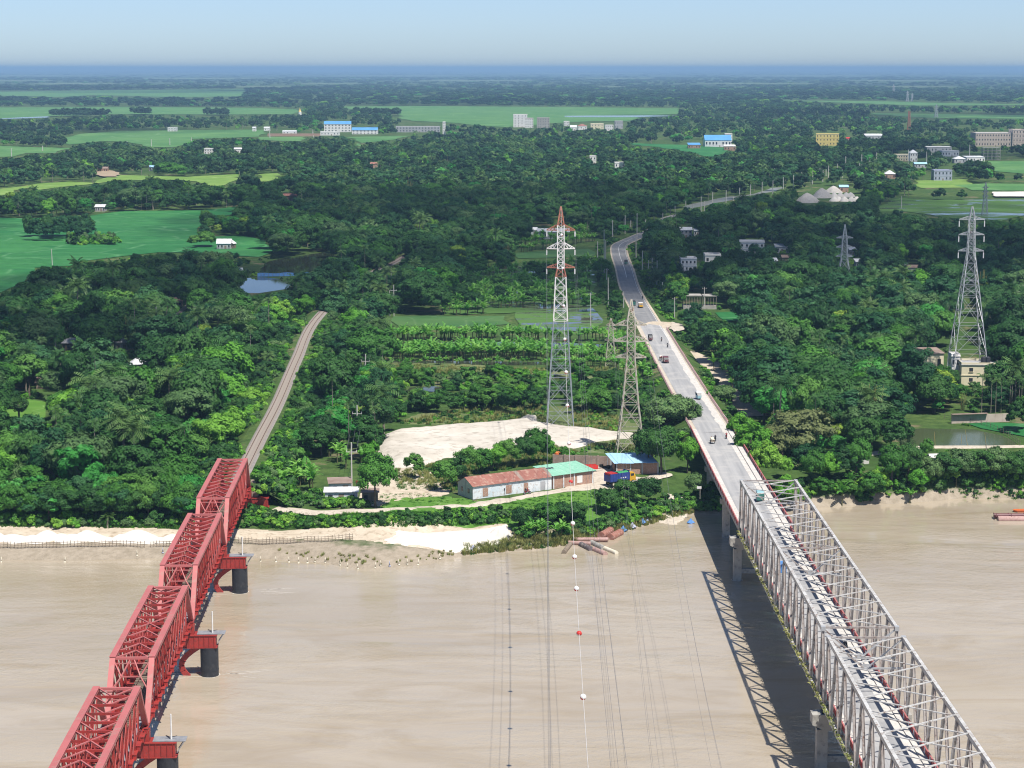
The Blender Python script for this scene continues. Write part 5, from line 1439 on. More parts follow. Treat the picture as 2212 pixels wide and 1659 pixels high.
house('white hip roofed hut by the poles', 1912, 1935, 376, 4, 9, 'hip', 'brick', 'roof_tin', 1, 3, see=.9, rh=3)
house('lilac two storey house with square windows', 2018, 2057, 369, 8.5, 12, 'flat', 'lilac_wall', 'lilac_wall', 2, 5, see=1.0)
house('white long low shed beside the concrete frame', 2088, 2128, 340, 5, 14, 'mono', 'white_wall', 'roof_tin', 1, 6, .1, 'long_low_shed', 'shed', 1)
house('white gabled house left of the concrete frame', 2062, 2086, 343, 4.5, 12, 'hip', 'plaster_grey', 'roof_tin', 1, 3, see=.9, rh=2.5)
house('grey sheds below the lilac house', 1976, 2003, 354, 4, 9, 'gable', 'plaster_grey', 'roof_blue', 1, 4, see=.7)
# the bare concrete frame
x0, y0 = px(2124, 345); x1, _ = px(2161, 345)
cf = empty('concrete_frame', ((x0 + x1) / 2, y0, GZ), 0, 'bare four storey concrete building frame', 'building')
Wf = x1 - x0
for s in range(5): MB().box((0, 6, s * 3.1), (Wf, 12, .3)).build('slab', M['concrete'], cf)
for i in range(5):
    for yy in (.3, 6, 11.7):
        MB().box((-Wf / 2 + .3 + i * (Wf - .6) / 4, yy, 6.2), (.45, .45, 12.4)).build('column', M['concrete'], cf)
CLEAR.append(np.array([(2123, 313), (2162, 313), (2162, 345), (2123, 345)], float))
# long brick wall by the school
x0, y0 = px(578, 294.5); x1, _ = px(692, 294.5)
lw = empty('brick_wall', (x0, y0, GZ), 0, 'long pink brick wall left of the school', 'wall')
for i in range(10): MB().box(((x1 - x0) * (i + .5) / 10, 0, 2.0), ((x1 - x0) / 10 - .1, .4, 4.0)).build('wall_panel', M['brick'], lw)
CLEAR.append(np.array([(578, 288), (692, 289), (692, 295), (578, 295)], float))
# golden spire
x0, y0 = px(648, 249, GZ); sp = empty('spire', (x0, y0, GZ), 0, 'golden tipped white shrine spire above far trees', 'shrine')
zt = at_y(648, 232, y0).z - GZ
MB().tube((0, 0, 0), (0, 0, zt * .45), 3.4, 3.0, 10).build('base', M['white_wall'], sp); MB().tube((0, 0, zt * .45), (0, 0, zt * .6), 3.2, 1.8, 10).tube((0, 0, zt * .6), (0, 0, zt * .8), 1.8, .9, 10).tube((0, 0, zt * .8), (0, 0, zt), .7, .1, 8).build('finial', M['gold'], sp)
CLEAR.append(np.array([(645, 234), (651, 234), (651, 247), (645, 247)], float))
# ---- houses right of the road
house('two storey white house with a flat roof', 1598, 1651, 524, 6.5, 9, 'flat', 'white_wall', 'white_wall', 2, 5, -.1, see=.8)
house('white house with a roof tank left of the tall one', 1471, 1505, 560, 6, 8, 'flat', 'white_wall', 'white_wall', 2, 4, .05, see=.75)
house('plain white block half hidden by palms', 1523, 1557, 552, 4.5, 8, 'flat', 'white_wall', 'white_wall', 1, 3, 0, see=.6)
house('tin roofed house in the shaded right wood', 1470, 1495, 497, 4.5, 8, 'gable', 'plaster_grey', 'roof_tin', 2, 3, see=.7)
house('blue tin roofed shed by the road bend', 1162, 1230, 501, 4.0, 12, 'gable', 'plaster_grey', 'roof_tin', 1, 6, .02, 'long_shed', 'shed', 1.5, see=.8)
house('small white tent roofed hut left of that shed', 1140, 1160, 497, 3, 6, 'gable', 'plaster', 'roof_tin', 1, 2)
for i, (a, b2, ye) in enumerate(((1676, 1704, 533), (1690, 1712, 556), (1836, 1850, 540), (1944, 1962, 572), (2090, 2114, 504), (1500, 1514, 498), (1850, 1863, 566), (1962, 1985, 578), (1668, 1680, 564))):
    house(('white flat shed in the shaded wood', 'dim brown hut below the flat shed', 'pale hut below the slim pylon', 'white house glimpsed between palms', 'tin roof behind the pale pylon', 'white shed beside the tin house', 'blue grey hut in the wood', 'white wall behind palm trunks', 'tiny pale hut in the wood')[i], a, b2, ye, 3.2, 7, 'gable' if i % 2 else 'mono', ('white_wall', 'timber', 'plaster_grey', 'white_wall', 'plaster_grey', 'white_wall', 'lilac_wall', 'white_wall', 'plaster')[i], ('roof_tin', 'roof_brown', 'roof_tin')[i % 3], 1, 3, see=.3, rh=.9)
# open bamboo-legged shed under construction
x0, y0 = px(1476, 668); x1, _ = px(1548, 668)
osd = empty('open_shed', ((x0 + x1) / 2, y0, GZ), 0, 'open shed frame with thin posts and a concrete plinth', 'shed')
Wo = x1 - x0
MB().box((0, 3, .7), (Wo, 6.5, 1.4)).build('plinth', M['concrete'], osd)
MB().box((-Wo * .22, 3, 5.4), (Wo * .54, 6.5, .35)).box((Wo * .29, 3, 5.3), (Wo * .40, 6.5, .35)).build('slab', M['concrete'], osd)
for i in range(13):
    for yy in (.1, 5.8): MB().box((-Wo / 2 + .2 + i * (Wo - .4) / 12, yy, 3.3), (.2, .2, 3.9)).build('post', M['timber'], osd)
CLEAR.append(np.array([(1476, 637), (1547, 637), (1547, 664), (1476, 664)], float))
# cream building under the pylon
house('cream building with a dark window under the pylon', 2078, 2160, 789, 6.2, 9, 'flat', 'cream', 'plaster_grey', 2, 2, -.06, 'cream_building', 'building', see=.5)
house('cream sloping roofed building left of the pylon', 1979, 2040, 764, 6.5, 8, 'mono', 'cream', 'roof_brown', 1, 3, .12, 'cream_building', 'building', .8, see=.35)
house('white roof room with tank under the pylon', 2056, 2074, 770, 8.0, 5, 'flat', 'white_wall', 'white_wall', 2, 2, see=.3)
for i, qx in enumerate((2129, 2139)):
    x, y = px(qx, 782, GZ + 7); t = empty('water_tank', (x, y + 3, GZ + 6.3), 0, '%s black water tank on the cream building' % ('left' if i == 0 else 'right'), 'water tank', 'roof water tanks')
    MB().tube((0, 0, 0), (0, 0, 1.7), .75, .75, 14).build('body', M['black_steel'], t); MB().tube((0, 0, 1.7), (0, 0, 2.0), .7, .2, 14).build('lid', M['black_steel'], t)
# pale brick wall near the pond
wa, wb = at2((2055, 915)), at2((2180, 911)); uu = (wb - wa).normalized()
pw = empty('garden_wall', (wa.x, wa.y, GZ), math.atan2(uu.y, uu.x), 'pale plastered brick wall behind the paddy by the pond', 'wall')
Lw = (wb - wa).length
for i in range(8):
    MB().box((Lw * (i + .5) / 8, 0, 1.25 - .1 * (i > 4)), (Lw / 8 - .03, .25, 2.5 - .2 * (i > 4))).build('wall_panel', M['pale_wall'], pw)
MB().box((Lw * .3, -.4, 2.6), (Lw * .62, 1.4, .1)).build('coping', M['roof_brown'], pw)
CLEAR.append(np.array([(2056, 892), (2180, 895), (2180, 914), (2056, 914)], float))
# white tarpaulins / tents on the right bank
for i, (a, b2, ye, lab) in enumerate(((2012, 2040, 990, 'white tarpaulin lean-to left on the right bank'), (2070, 2105, 988, 'white gabled tarpaulin on the right bank'), (2112, 2128, 994, 'small white tarpaulin beside the leaning post'), (1860, 1878, 986, 'white tarpaulin hut by the brown tree'))):
    house(lab, a, b2, ye, 1.8, 3.0, 'gable', 'cloth_white', 'cloth_white', 1, 2, .1, 'tarpaulin_hut', 'hut', .8, see=.2, windows=False)
x, y = px(2135, 1004); lp = empty('leaning_post', (x, y, GZ), 0, 'pale leaning post by the riverside bushes', 'post'); MB().tube((0, 0, -.3), (-.8, 0, 5.2), .16, .1, 7).build('shaft', M['bark_pale'], lp); MB().tube((-.35, 0, 2.0), (-1.3, 0, 1.3), .07, .05, 5).build('brace', M['bark_pale'], lp)
CLEAR.append(np.array([(2128, 960), (2140, 960), (2140, 996), (2128, 996)], float))
# ---- quarry heaps
def heap(label, qx, qb, qt, halfq, mat, name='gravel_heap', group=None, z0=GZ, flat=.12, seed=0, cat='heap'):
    if z0 is None: x, y, z0 = pxg(qx, qb)
    else: x, y = px(qx, qb, z0)
    k = to_q([[x, y, z0]])[0][2] / FQ
    Rr, H = halfq * k, (qb - qt) * k
    g_ = random.Random(seed); V = [(g_.uniform(-.05, .05) * Rr, 0, H)]; F = []
    nr, na = 6, 22
    ph = [g_.uniform(-.12, .12) for _ in range(na)]
    for j in range(1, nr + 1):
        for a in range(na):
            f = j / nr; rr2 = Rr * f * (1 + ph[a] * f + g_.uniform(-.05, .05))
            V.append((rr2 * math.cos(6.2832 * a / na), rr2 * math.sin(6.2832 * a / na), H * ((1 - (f - flat * math.sin(f * 3.14159))) if flat is not None else (.5 + .5 * math.cos(f * 3.14159)) ** .85) + g_.uniform(-.04, .04) * H * (j < nr) - (.3 if j == nr else 0)))
    F += [(0, 1 + a, 1 + (a + 1) % na) for a in range(na)]
    for j in range(nr - 1):
        for a in range(na):
            b0 = 1 + j * na + a; b1 = 1 + j * na + (a + 1) % na; F.append((b0, b0 + na, b1 + na, b1))
    if flat is None: V = [(a_, b_ * .45, c_) for a_, b_, c_ in V]; V = [(a_, b_, (float(ground_z(x + a_, y + b_)) - z0) * min(1, math.hypot(a_, b_) / Rr) + c_) for a_, b_, c_ in V]
    o = MB().add(V, F).build(name, mat, None, (x, y, z0), smooth=True)
    tag(o, label, cat, group)
    return o
heap('nearest grey gravel cone at the quarry', 1744, 437, 416, 27, M['gravel'], seed=1)
heap('middle grey gravel cone at the quarry', 1775, 427, 406, 24, M['gravel'], seed=2)
heap('farther gravel cone behind the middle one', 1800, 416, 401, 20, M['gravel'], seed=3)
for i in range(9):
    heap('white rubble heap, %s from the gravel cones' % ordinal(i), 1800 + (i % 5) * 13 + random.uniform(-3, 3), 434 - (i // 5) * 9 + random.uniform(-2, 2), 424 - (i // 5) * 9, 11, M['white_sand'], 'rubble_heap', 'white rubble at the quarry', seed=10 + i)
house('small brick hut with teal roof at the quarry', 1814, 1833, 404, 4, 7, 'gable', 'brick', 'roof_blue', 1, 2, see=.8)
CLEAR.append(np.array([(1718, 438), (1735, 416), (1755, 405), (1775, 402), (1795, 400), (1860, 408), (1860, 436), (1800, 440)], float))
# ================================================================== vegetation
def rmesh(name, V, F, mats, MI=None):
    me = bpy.data.meshes.new(name)
    me.from_pydata(V if isinstance(V, list) else V.tolist(), [], F if isinstance(F, list) else F.tolist())
    for m_ in (mats if isinstance(mats, (list, tuple)) else [mats]): me.materials.append(m_)
    if MI is not None: me.polygons.foreach_set('material_index', MI)
    me.update()
    return me

ICO_V = []
t_ = (1 + 5 ** .5) / 2
for a in (-1, 1):
    for b2 in (-t_, t_):
        ICO_V += [(a, b2, 0), (0, a, b2), (b2, 0, a)]
ICO_V = np.array(ICO_V) / math.hypot(1, t_)
def hull_faces(v):
    F = []
    import itertools
    for i, j, k in itertools.combinations(range(12), 3):
        nn = np.cross(v[j] - v[i], v[k] - v[i])
        s = (v - v[i]) @ nn
        if (s < 1e-6).all(): F.append((i, j, k))
        elif (s > -1e-6).all(): F.append((i, k, j))
    return np.array(F)
ICO_F = hull_faces(ICO_V)

def crown(name, mat, seed, rx, h0, h1, ncl, nlf, ls, rc=(.24, .38), fill=0.5, top=0.0, core=True, droop=0.0, cone=0.0):
    """leaf clumps spread over and through an uneven crown; returns mesh + clump centres"""
    g = np.random.default_rng(seed)
    if nlf > 40 and rx > 3: nlf = int(nlf * 1.45); ls *= .82
    rzz = (h1 - h0) / 2; zc = (h0 + h1) / 2
    d = g.normal(size=(ncl * 3, 3)); d /= np.linalg.norm(d, axis=1)[:, None]
    d = d[d[:, 2] > -0.55][:ncl]
    lob = 0.62 + 0.62 * vnoise(d[:, 0] * 2 + seed, d[:, 1] * 2 + d[:, 2] * 1.7, seed)
    rad = np.where(g.random(len(d)) < 1 - fill * .5, g.uniform(.66, .90, len(d)), g.uniform(.2, .6, len(d))) * lob * 1.1
    C = d * rad[:, None] * np.array([rx, rx, rzz])
    if cone: C[:, :2] *= (1 - cone * (C[:, 2:3] / rzz * .5 + .5))
    C[:, 2] += zc + top * rzz * .2
    RC = rx * g.uniform(rc[0], rc[1], len(d)) * (0.8 if cone else 1)
    V, F = [], []; nv = 0
    q = g.normal(size=(len(d), nlf, 3)); q /= np.linalg.norm(q, axis=2)[:, :, None]
    out = d[:, None, :] * np.array([1, 1, .8])
    flip = (q * out).sum(2) < -0.35
    q[flip] *= -1
    p = C[:, None, :] + q * (RC[:, None] * g.uniform(.70, 1.12, (len(d), nlf)))[:, :, None] * np.array([1, 1, .72])
    nr = q * .7 + out * .45 + np.array([0, 0, .38]) + g.normal(size=q.shape) * .30
    nr /= np.linalg.norm(nr, axis=2)[:, :, None]
    tt = np.cross(nr, g.normal(size=q.shape)); tt /= np.linalg.norm(tt, axis=2)[:, :, None]
    bb = np.cross(nr, tt)
    s = ls * g.uniform(.6, 1.35, (len(d), nlf, 1))
    if droop: tt[..., 2] -= droop
    w = g.uniform(.42, .7, (len(d), nlf, 1))
    q4 = np.stack([p - tt * s, p + bb * s * w, p + tt * s + nr * s * .12, p - bb * s * w], 2).reshape(-1, 3)
    V.append(q4); F = np.arange(len(q4)).reshape(-1, 4).tolist(); nv = len(q4)
    if core:
        for k in range(len(d)):
            V.append(C[k] + ICO_V * RC[k] * .74 * np.array([1, 1, .7])); F += (ICO_F + nv).tolist(); nv += 12
    me = rmesh(name, np.concatenate(V), F, mat)
    return me, C

def trunk_mesh(name, C, h0, r, mat, seed, nl=5):
    g = random.Random(seed); mb = MB()
    top = Vector((g.uniform(-.3, .3), g.uniform(-.3, .3), h0 + .8))
    mid = Vector((g.uniform(-.2, .2), g.uniform(-.2, .2), h0 * .5))
    mb.tube((0, 0, -.5), mid, r * 1.25, r, 7, False).tube(mid, top, r, r * .75, 7, False)
    for k in range(nl):
        c = Vector(C[g.randrange(len(C))])
        mb.tube(top, top.lerp(c, .9), r * .45, r * .12, 5, False)
    return mb.mesh(name, mat)

PROTO = {}       # kind -> list of dicts(crown mesh, trunk mesh, H, R)
def add_broad(kind, mat, seed, rx, h0, h1, ncl, nlf, ls, bark='bark', **kw):
    me, C = crown('crown', M[mat], seed, rx, h0, h1, ncl, nlf, ls, **kw)
    tm = trunk_mesh('trunk', C, h0, rx * .055 + .05, M[bark], seed)
    PROTO.setdefault(kind, []).append(dict(crown=me, trunk=tm, H=h1, R=rx))
# detailed trees: unit size in metres
add_broad('dark', 'leaf_dark', 1, 4.6, 3.0, 11.0, 44, 62, .40)
add_broad('dark', 'leaf_dark', 2, 5.4, 3.2, 10.0, 52, 60, .42)
add_broad('dark', 'leaf_dark', 3, 3.8, 2.6, 10.5, 36, 64, .40)
add_broad('mid', 'leaf_mid', 4, 4.2, 2.6, 10.0, 42, 58, .40)
add_broad('mid', 'leaf_mid', 5, 5.0, 3.0, 9.4, 46, 60, .42, top=.5)
add_broad('mid', 'leaf_mid', 6, 3.4, 2.2, 9.6, 32, 60, .38)
add_broad('bright', 'leaf_bright', 7, 4.0, 2.4, 9.6, 38, 52, .42, rc=(.24, .38))
add_broad('bright', 'leaf_bright', 8, 4.8, 2.8, 8.8, 44, 50, .44, rc=(.22, .36))
add_broad('grey', 'leaf_grey', 9, 5.2, 2.8, 10.4, 54, 54, .36, rc=(.22, .34))
add_broad('brown', 'leaf_brown', 10, 5.4, 2.6, 10.0, 54, 56, .38, rc=(.22, .34))
add_broad('mast', 'leaf_mid', 11, 1.9, 1.5, 12.0, 30, 50, .40, droop=.5, cone=.7)
add_broad('sparse', 'leaf_grey', 12, 5.2, 3.5, 11.0, 40, 40, .26, rc=(.20, .32), core=False, bark='bark_pale')
add_broad('emerald', 'leaf_emerald', 13, 4.4, 2.2, 9.8, 46, 54, .42, rc=(.2, .36))
add_broad('emerald', 'leaf_emerald', 14, 3.4, 1.8, 9.0, 30, 56, .40, rc=(.22, .36))
add_broad('yellow', 'leaf_yellow', 15, 3.6, 2.0, 8.6, 34, 50, .42, rc=(.22, .36))
add_broad('teal', 'leaf_teal', 16, 4.8, 2.6, 11.4, 48, 58, .42)
add_broad('teal', 'leaf_teal', 17, 4.0, 2.4, 10.0, 36, 60, .40)
# lighter trees for the far woods
add_broad('fardark', 'leaf_far', 21, 5.6, 1.5, 10.6, 20, 24, .95)
add_broad('fardark', 'leaf_far', 22, 4.8, 1.5, 11.6, 18, 24, .9)
add_broad('farmid', 'leaf_dark', 23, 5.2, 1.5, 10.2, 20, 24, .95)
add_broad('farmid', 'leaf_grey', 24, 4.6, 1.5, 9.6, 18, 24, .9)
add_broad('farmid', 'leaf_teal', 26, 5.6, 1.5, 11.4, 20, 24, .95)
add_broad('farbright', 'leaf_emerald', 27, 5.0, 1.5, 9.6, 18, 24, .9)
add_broad('farbright', 'leaf_bright', 25, 4.6, 1.5, 9.0, 18, 24, .9)

def add_shrub(mat, seed, rx, h, ncl, nlf, ls):
    me, C = crown('shrub', M[mat], seed, rx, -.3, h, ncl, nlf, ls, rc=(.3, .48))
    PROTO.setdefault('shrub', []).append(dict(crown=me, trunk=None, H=h, R=rx))
add_shrub('leaf_mid', 31, 1.5, 2.4, 13, 46, .27)
add_shrub('leaf_bright', 32, 1.7, 2.1, 14, 46, .28)
add_shrub('leaf_dark', 33, 1.6, 2.7, 14, 46, .28)
add_shrub('leaf_grey', 34, 1.4, 1.7, 11, 44, .26)

def palm(kind, mat, seed, hgt, nfr, length, leaflet, trunk_r, droop=1.0, nseg=9, lean=.6):
    g = random.Random(seed); V, F = [], []
    topx, topy = g.uniform(-lean, lean), g.uniform(-lean, lean)
    T = Vector((topx, topy, hgt))
    for k in range(nfr):
        az = 2 * math.pi * (k * .382 + g.uniform(-.04, .04)); el = R(78 - 88 * (k / nfr) ** .9 + g.uniform(-8, 8))
        L = length * g.uniform(.85, 1.1); p = T.copy()
        h = Vector((math.cos(az), math.sin(az), 0)); side = Vector((-math.sin(az), math.cos(az), 0))
        for s in range(nseg):
            f = s / nseg
            e = el - droop * 1.5 * f ** 1.4
            d = h * math.cos(e) + Vector((0, 0, math.sin(e)))
            p2 = p + d * (L / nseg)
            wl = leaflet * math.sin(math.pi * min(1, .16 + f * .86)) + .08
            for sg in (-1, 1):
                o_ = side * (sg * wl * .86) + Vector((0, 0, -wl * (.30 + .45 * droop * f))) + d * (wl * .5)
                n0 = len(V)
                V += [p, p + d * (L / nseg) * .55, p + o_ + d * (L / nseg * .55), p + o_ * .97]
                F.append((n0, n0 + 1, n0 + 2, n0 + 3))
            p = p2
    me = rmesh('crown', [tuple(v) for v in V], F, M[mat])
    tm = MB()
    m1 = Vector((topx * .3, topy * .3, hgt * .5))
    tm.tube((0, 0, -.5), m1, trunk_r * 1.25, trunk_r, 7, False).tube(m1, T, trunk_r, trunk_r * .8, 7, False)
    PROTO.setdefault(kind, []).append(dict(crown=me, trunk=tm.mesh('trunk', M['bark_pale']), H=hgt + 1.5, R=length * .8))
palm('coconut', 'leaf_palm', 41, 9.5, 20, 3.9, .85, .17, 1.0)
palm('coconut', 'leaf_palm', 42, 8.2, 18, 4.1, .9, .17, 1.15, lean=1.2)
palm('date', 'leaf_palm', 43, 5.5, 26, 2.9, .5, .24, .75)
palm('areca', 'leaf_palm', 44, 10.0, 9, 1.9, .55, .085, 1.2, 6, .3)
palm('farpalm', 'leaf_palm', 45, 10.0, 12, 4.4, 1.2, .2, 1.1, 4)

def fan_palm():
    g = random.Random(5); V, F = [], []
    T = Vector((0, 0, 8.0))
    for k in range(46):
        d = Vector((g.gauss(0, 1), g.gauss(0, 1), g.gauss(.25, .8))).normalized()
        c = T + d * 1.5; u = d.cross(Vector((g.gauss(0, 1), g.gauss(0, 1), g.gauss(0, 1)))).normalized(); w_ = d.cross(u)
        nn = 8
        for j in range(nn):
            a0, a1 = -2.0 + 4.0 * j / nn, -2.0 + 4.0 * (j + .78) / nn
            n0 = len(V); r1 = 1.15
            V += [c, c + (d * math.cos(a0) + u * math.sin(a0)) * r1 + w_ * .25, c + (d * math.cos((a0 + a1) / 2) + u * math.sin((a0 + a1) / 2)) * r1 * 1.12, c + (d * math.cos(a1) + u * math.sin(a1)) * r1 + w_ * .25]
            F.append((n0, n0 + 1, n0 + 2, n0 + 3))
    me = rmesh('crown', [tuple(v) for v in V], F, M['leaf_palm'])
    PROTO['fan'] = [dict(crown=me, trunk=MB().tube((0, 0, -.5), T, .3, .24, 8, False).mesh('trunk', M['bark']), H=10, R=2.6)]
fan_palm()

def banana(seed, h):
    g = random.Random(seed); V, F = [], []
    T = Vector((g.uniform(-.15, .15), g.uniform(-.15, .15), h * .5))
    nl = 9
    for k in range(nl):
        az = 2 * math.pi * (k * .382 + g.uniform(-.06, .06)); el = R(86 - 50 * k / nl + g.uniform(-6, 6))
        L = h * .62 * g.uniform(.8, 1.15); p = T.copy()
        hd = Vector((math.cos(az), math.sin(az), 0)); side = Vector((-math.sin(az), math.cos(az), 0))
        ns = 6
        for s in range(ns):
            f = s / ns; e = el - 1.75 * f ** 1.7
            d = hd * math.cos(e) + Vector((0, 0, math.sin(e))); p2 = p + d * (L / ns)
            w0 = .12 if s == 0 else .40 * math.sin(math.pi * (.12 + .8 * f)) + .04
            w1 = .40 * math.sin(math.pi * (.12 + .8 * (s + 1) / ns)) + .04
            for sg in (-1, 1):
                n0 = len(V); dn = Vector((0, 0, -.22))
                V += [p, p2 - d * .04, p2 - d * .04 + (side * sg + dn) * w1, p + (side * sg + dn) * w0]
                F.append((n0, n0 + 1, n0 + 2, n0 + 3))
            p = p2
    me = rmesh('leaves', [tuple(v) for v in V], F, M['leaf_banana'])
    tm = MB().tube((0, 0, -.3), T, .17, .11, 6, False).mesh('stem', M['banana_stem'])
    PROTO.setdefault('banana', []).append(dict(crown=me, trunk=tm, H=h * .95, R=h * .35))
banana(51, 4.8); banana(52, 4.2); banana(53, 5.4)

def bamboo():
    g = random.Random(9); mb = MB(); V, F = [], []
    for k in range(26):
        a = g.uniform(0, 6.28); r0 = g.uniform(0, .9); top = Vector((math.cos(a) * (r0 + g.uniform(.3, 1.6)), math.sin(a) * (r0 + g.uniform(.3, 1.6)), g.uniform(6.5, 11)))
        b0 = Vector((math.cos(a) * r0, math.sin(a) * r0, -.3))
        mb.tube(b0, b0.lerp(top, .6) + Vector((0, 0, .5)), .06, .05, 5, False).tube(b0.lerp(top, .6) + Vector((0, 0, .5)), top, .05, .03, 5, False)
        for q in range(14):
            c = b0.lerp(top, g.uniform(.35, 1)) + Vector((g.gauss(0, .5), g.gauss(0, .5), g.gauss(0, .2)))
            u = Vector((g.gauss(0, 1), g.gauss(0, 1), g.gauss(-.3, .6))).normalized() * g.uniform(.25, .5); w_ = u.cross(Vector((0, 0, 1))).normalized() * .14
            n0 = len(V); V += [c - u, c + w_, c + u, c - w_]; F.append((n0, n0 + 1, n0 + 2, n0 + 3))
    PROTO['bamboo'] = [dict(crown=rmesh('leaves', [tuple(v) for v in V], F, M['leaf_grey']), trunk=mb.mesh('canes', M['bamboo']), H=10, R=2)]
bamboo()

# ---------------------------------------------------------------- placing
PROT = []
PL = []     # kind, variant, x, y, z, scale, rot, pinned
def blocked(x, y, z, h, r, pad=0.0):
    pts = [(0, .02), (0, .25)] + [(a, b2) for b2 in (.40, .52, .64, .76, .88, 1.0) for a in (-.8, -.4, 0, .4, .8) if abs(a) < 1.05 - abs(b2 - .62) * 1.9]
    bad = np.zeros(len(x), bool)
    for c0, rq, hq, yq in PROT:
        q = to_q(np.stack([x, y, z + .75 * h], -1)); bad |= (y < yq - 1) & ((((q[:, 0] - c0[0]) / (rq + r * FQ / q[:, 2] * .5)) ** 2 + ((q[:, 1] - c0[1]) / (hq + h * FQ / q[:, 2] * .2)) ** 2) < 1)
    for ox, oz in pts:
        q = to_q(np.stack([x + ox * r, y, z + oz * h], -1))
        for c in CLEAR:
            lo = c.min(0); hi = c.max(0)
            cand = (~bad) & (q[:, 0] > lo[0]) & (q[:, 0] < hi[0]) & (q[:, 1] > lo[1]) & (q[:, 1] < hi[1])
            if cand.any():
                k = np.where(cand)[0]
                bad[k[inside(c, q[k, 0], q[k, 1])]] = True
    return bad

NOTREE = [np.array(q, float) for q in (
    [(985, 592), (1100, 580), (1275, 563), (1292, 605), (1295, 672), (1100, 682), (960, 682)],
    [(540, 1000), (600, 985), (700, 1000), (830, 1005), (990, 990), (1120, 985), (1250, 960), (1400, 945), (1500, 960), (1560, 1040), (1560, 1120), (1340, 1160), (1100, 1200), (540, 1215)],   # sheds and bank
    [(815, 680), (1100, 678), (1310, 660), (1400, 700), (1440, 790), (1400, 812), (1180, 815), (830, 805)],                                                                                       # banana plots
    [(830, 925), (900, 885), (1300, 885), (1400, 930), (1400, 960), (830, 1010)],
    [(1930, 905), (2230, 890), (2300, 990), (1960, 1000), (1900, 985)],
    [(845, 800), (1180, 812), (1300, 815), (1400, 825), (1445, 900), (1400, 930), (1300, 900), (1180, 880), (900, 895), (850, 910)],
    [(1130, 520), (1280, 495), (1310, 545), (1280, 560), (1110, 575)],
)]
def in_any(polys, qx, qy):
    r = np.zeros(len(qx), bool)
    for c in polys: r |= inside(c, qx, qy)
    return r

def dist_line(L, x, y):
    return edge_dist_open(np.array([(p.x, p.y) for p in L]), x, y)
def edge_dist_open(p, x, y):
    best = np.full(x.shape, 1e9)
    for i in range(len(p) - 1):
        a = p[i]; d = p[i + 1] - a
        t = np.clip(((x - a[0]) * d[0] + (y - a[1]) * d[1]) / max(d @ d, 1e-9), 0, 1)
        best = np.minimum(best, np.hypot(x - a[0] - t * d[0], y - a[1] - t * d[1]))
    return best
RAILN = [p for p in RAIL][::5]; ROADN = [p for p in ROAD][::5]

g = np.random.default_rng(99)
def band(y0, y1, step, wide):
    ys = np.arange(y0, y1, step)
    out = []
    for y in ys:
        hw = y * 0.247 * wide + 25
        xs_ = np.arange(-hw, hw, step)
        out.append(np.stack([xs_ + g.uniform(-.48, .48, len(xs_)) * step, y + g.uniform(-.48, .48, len(xs_)) * step], -1))
    return np.concatenate(out)

def pick(weights, u):
    c = np.cumsum(weights / np.sum(weights)); return int(np.searchsorted(c, u))

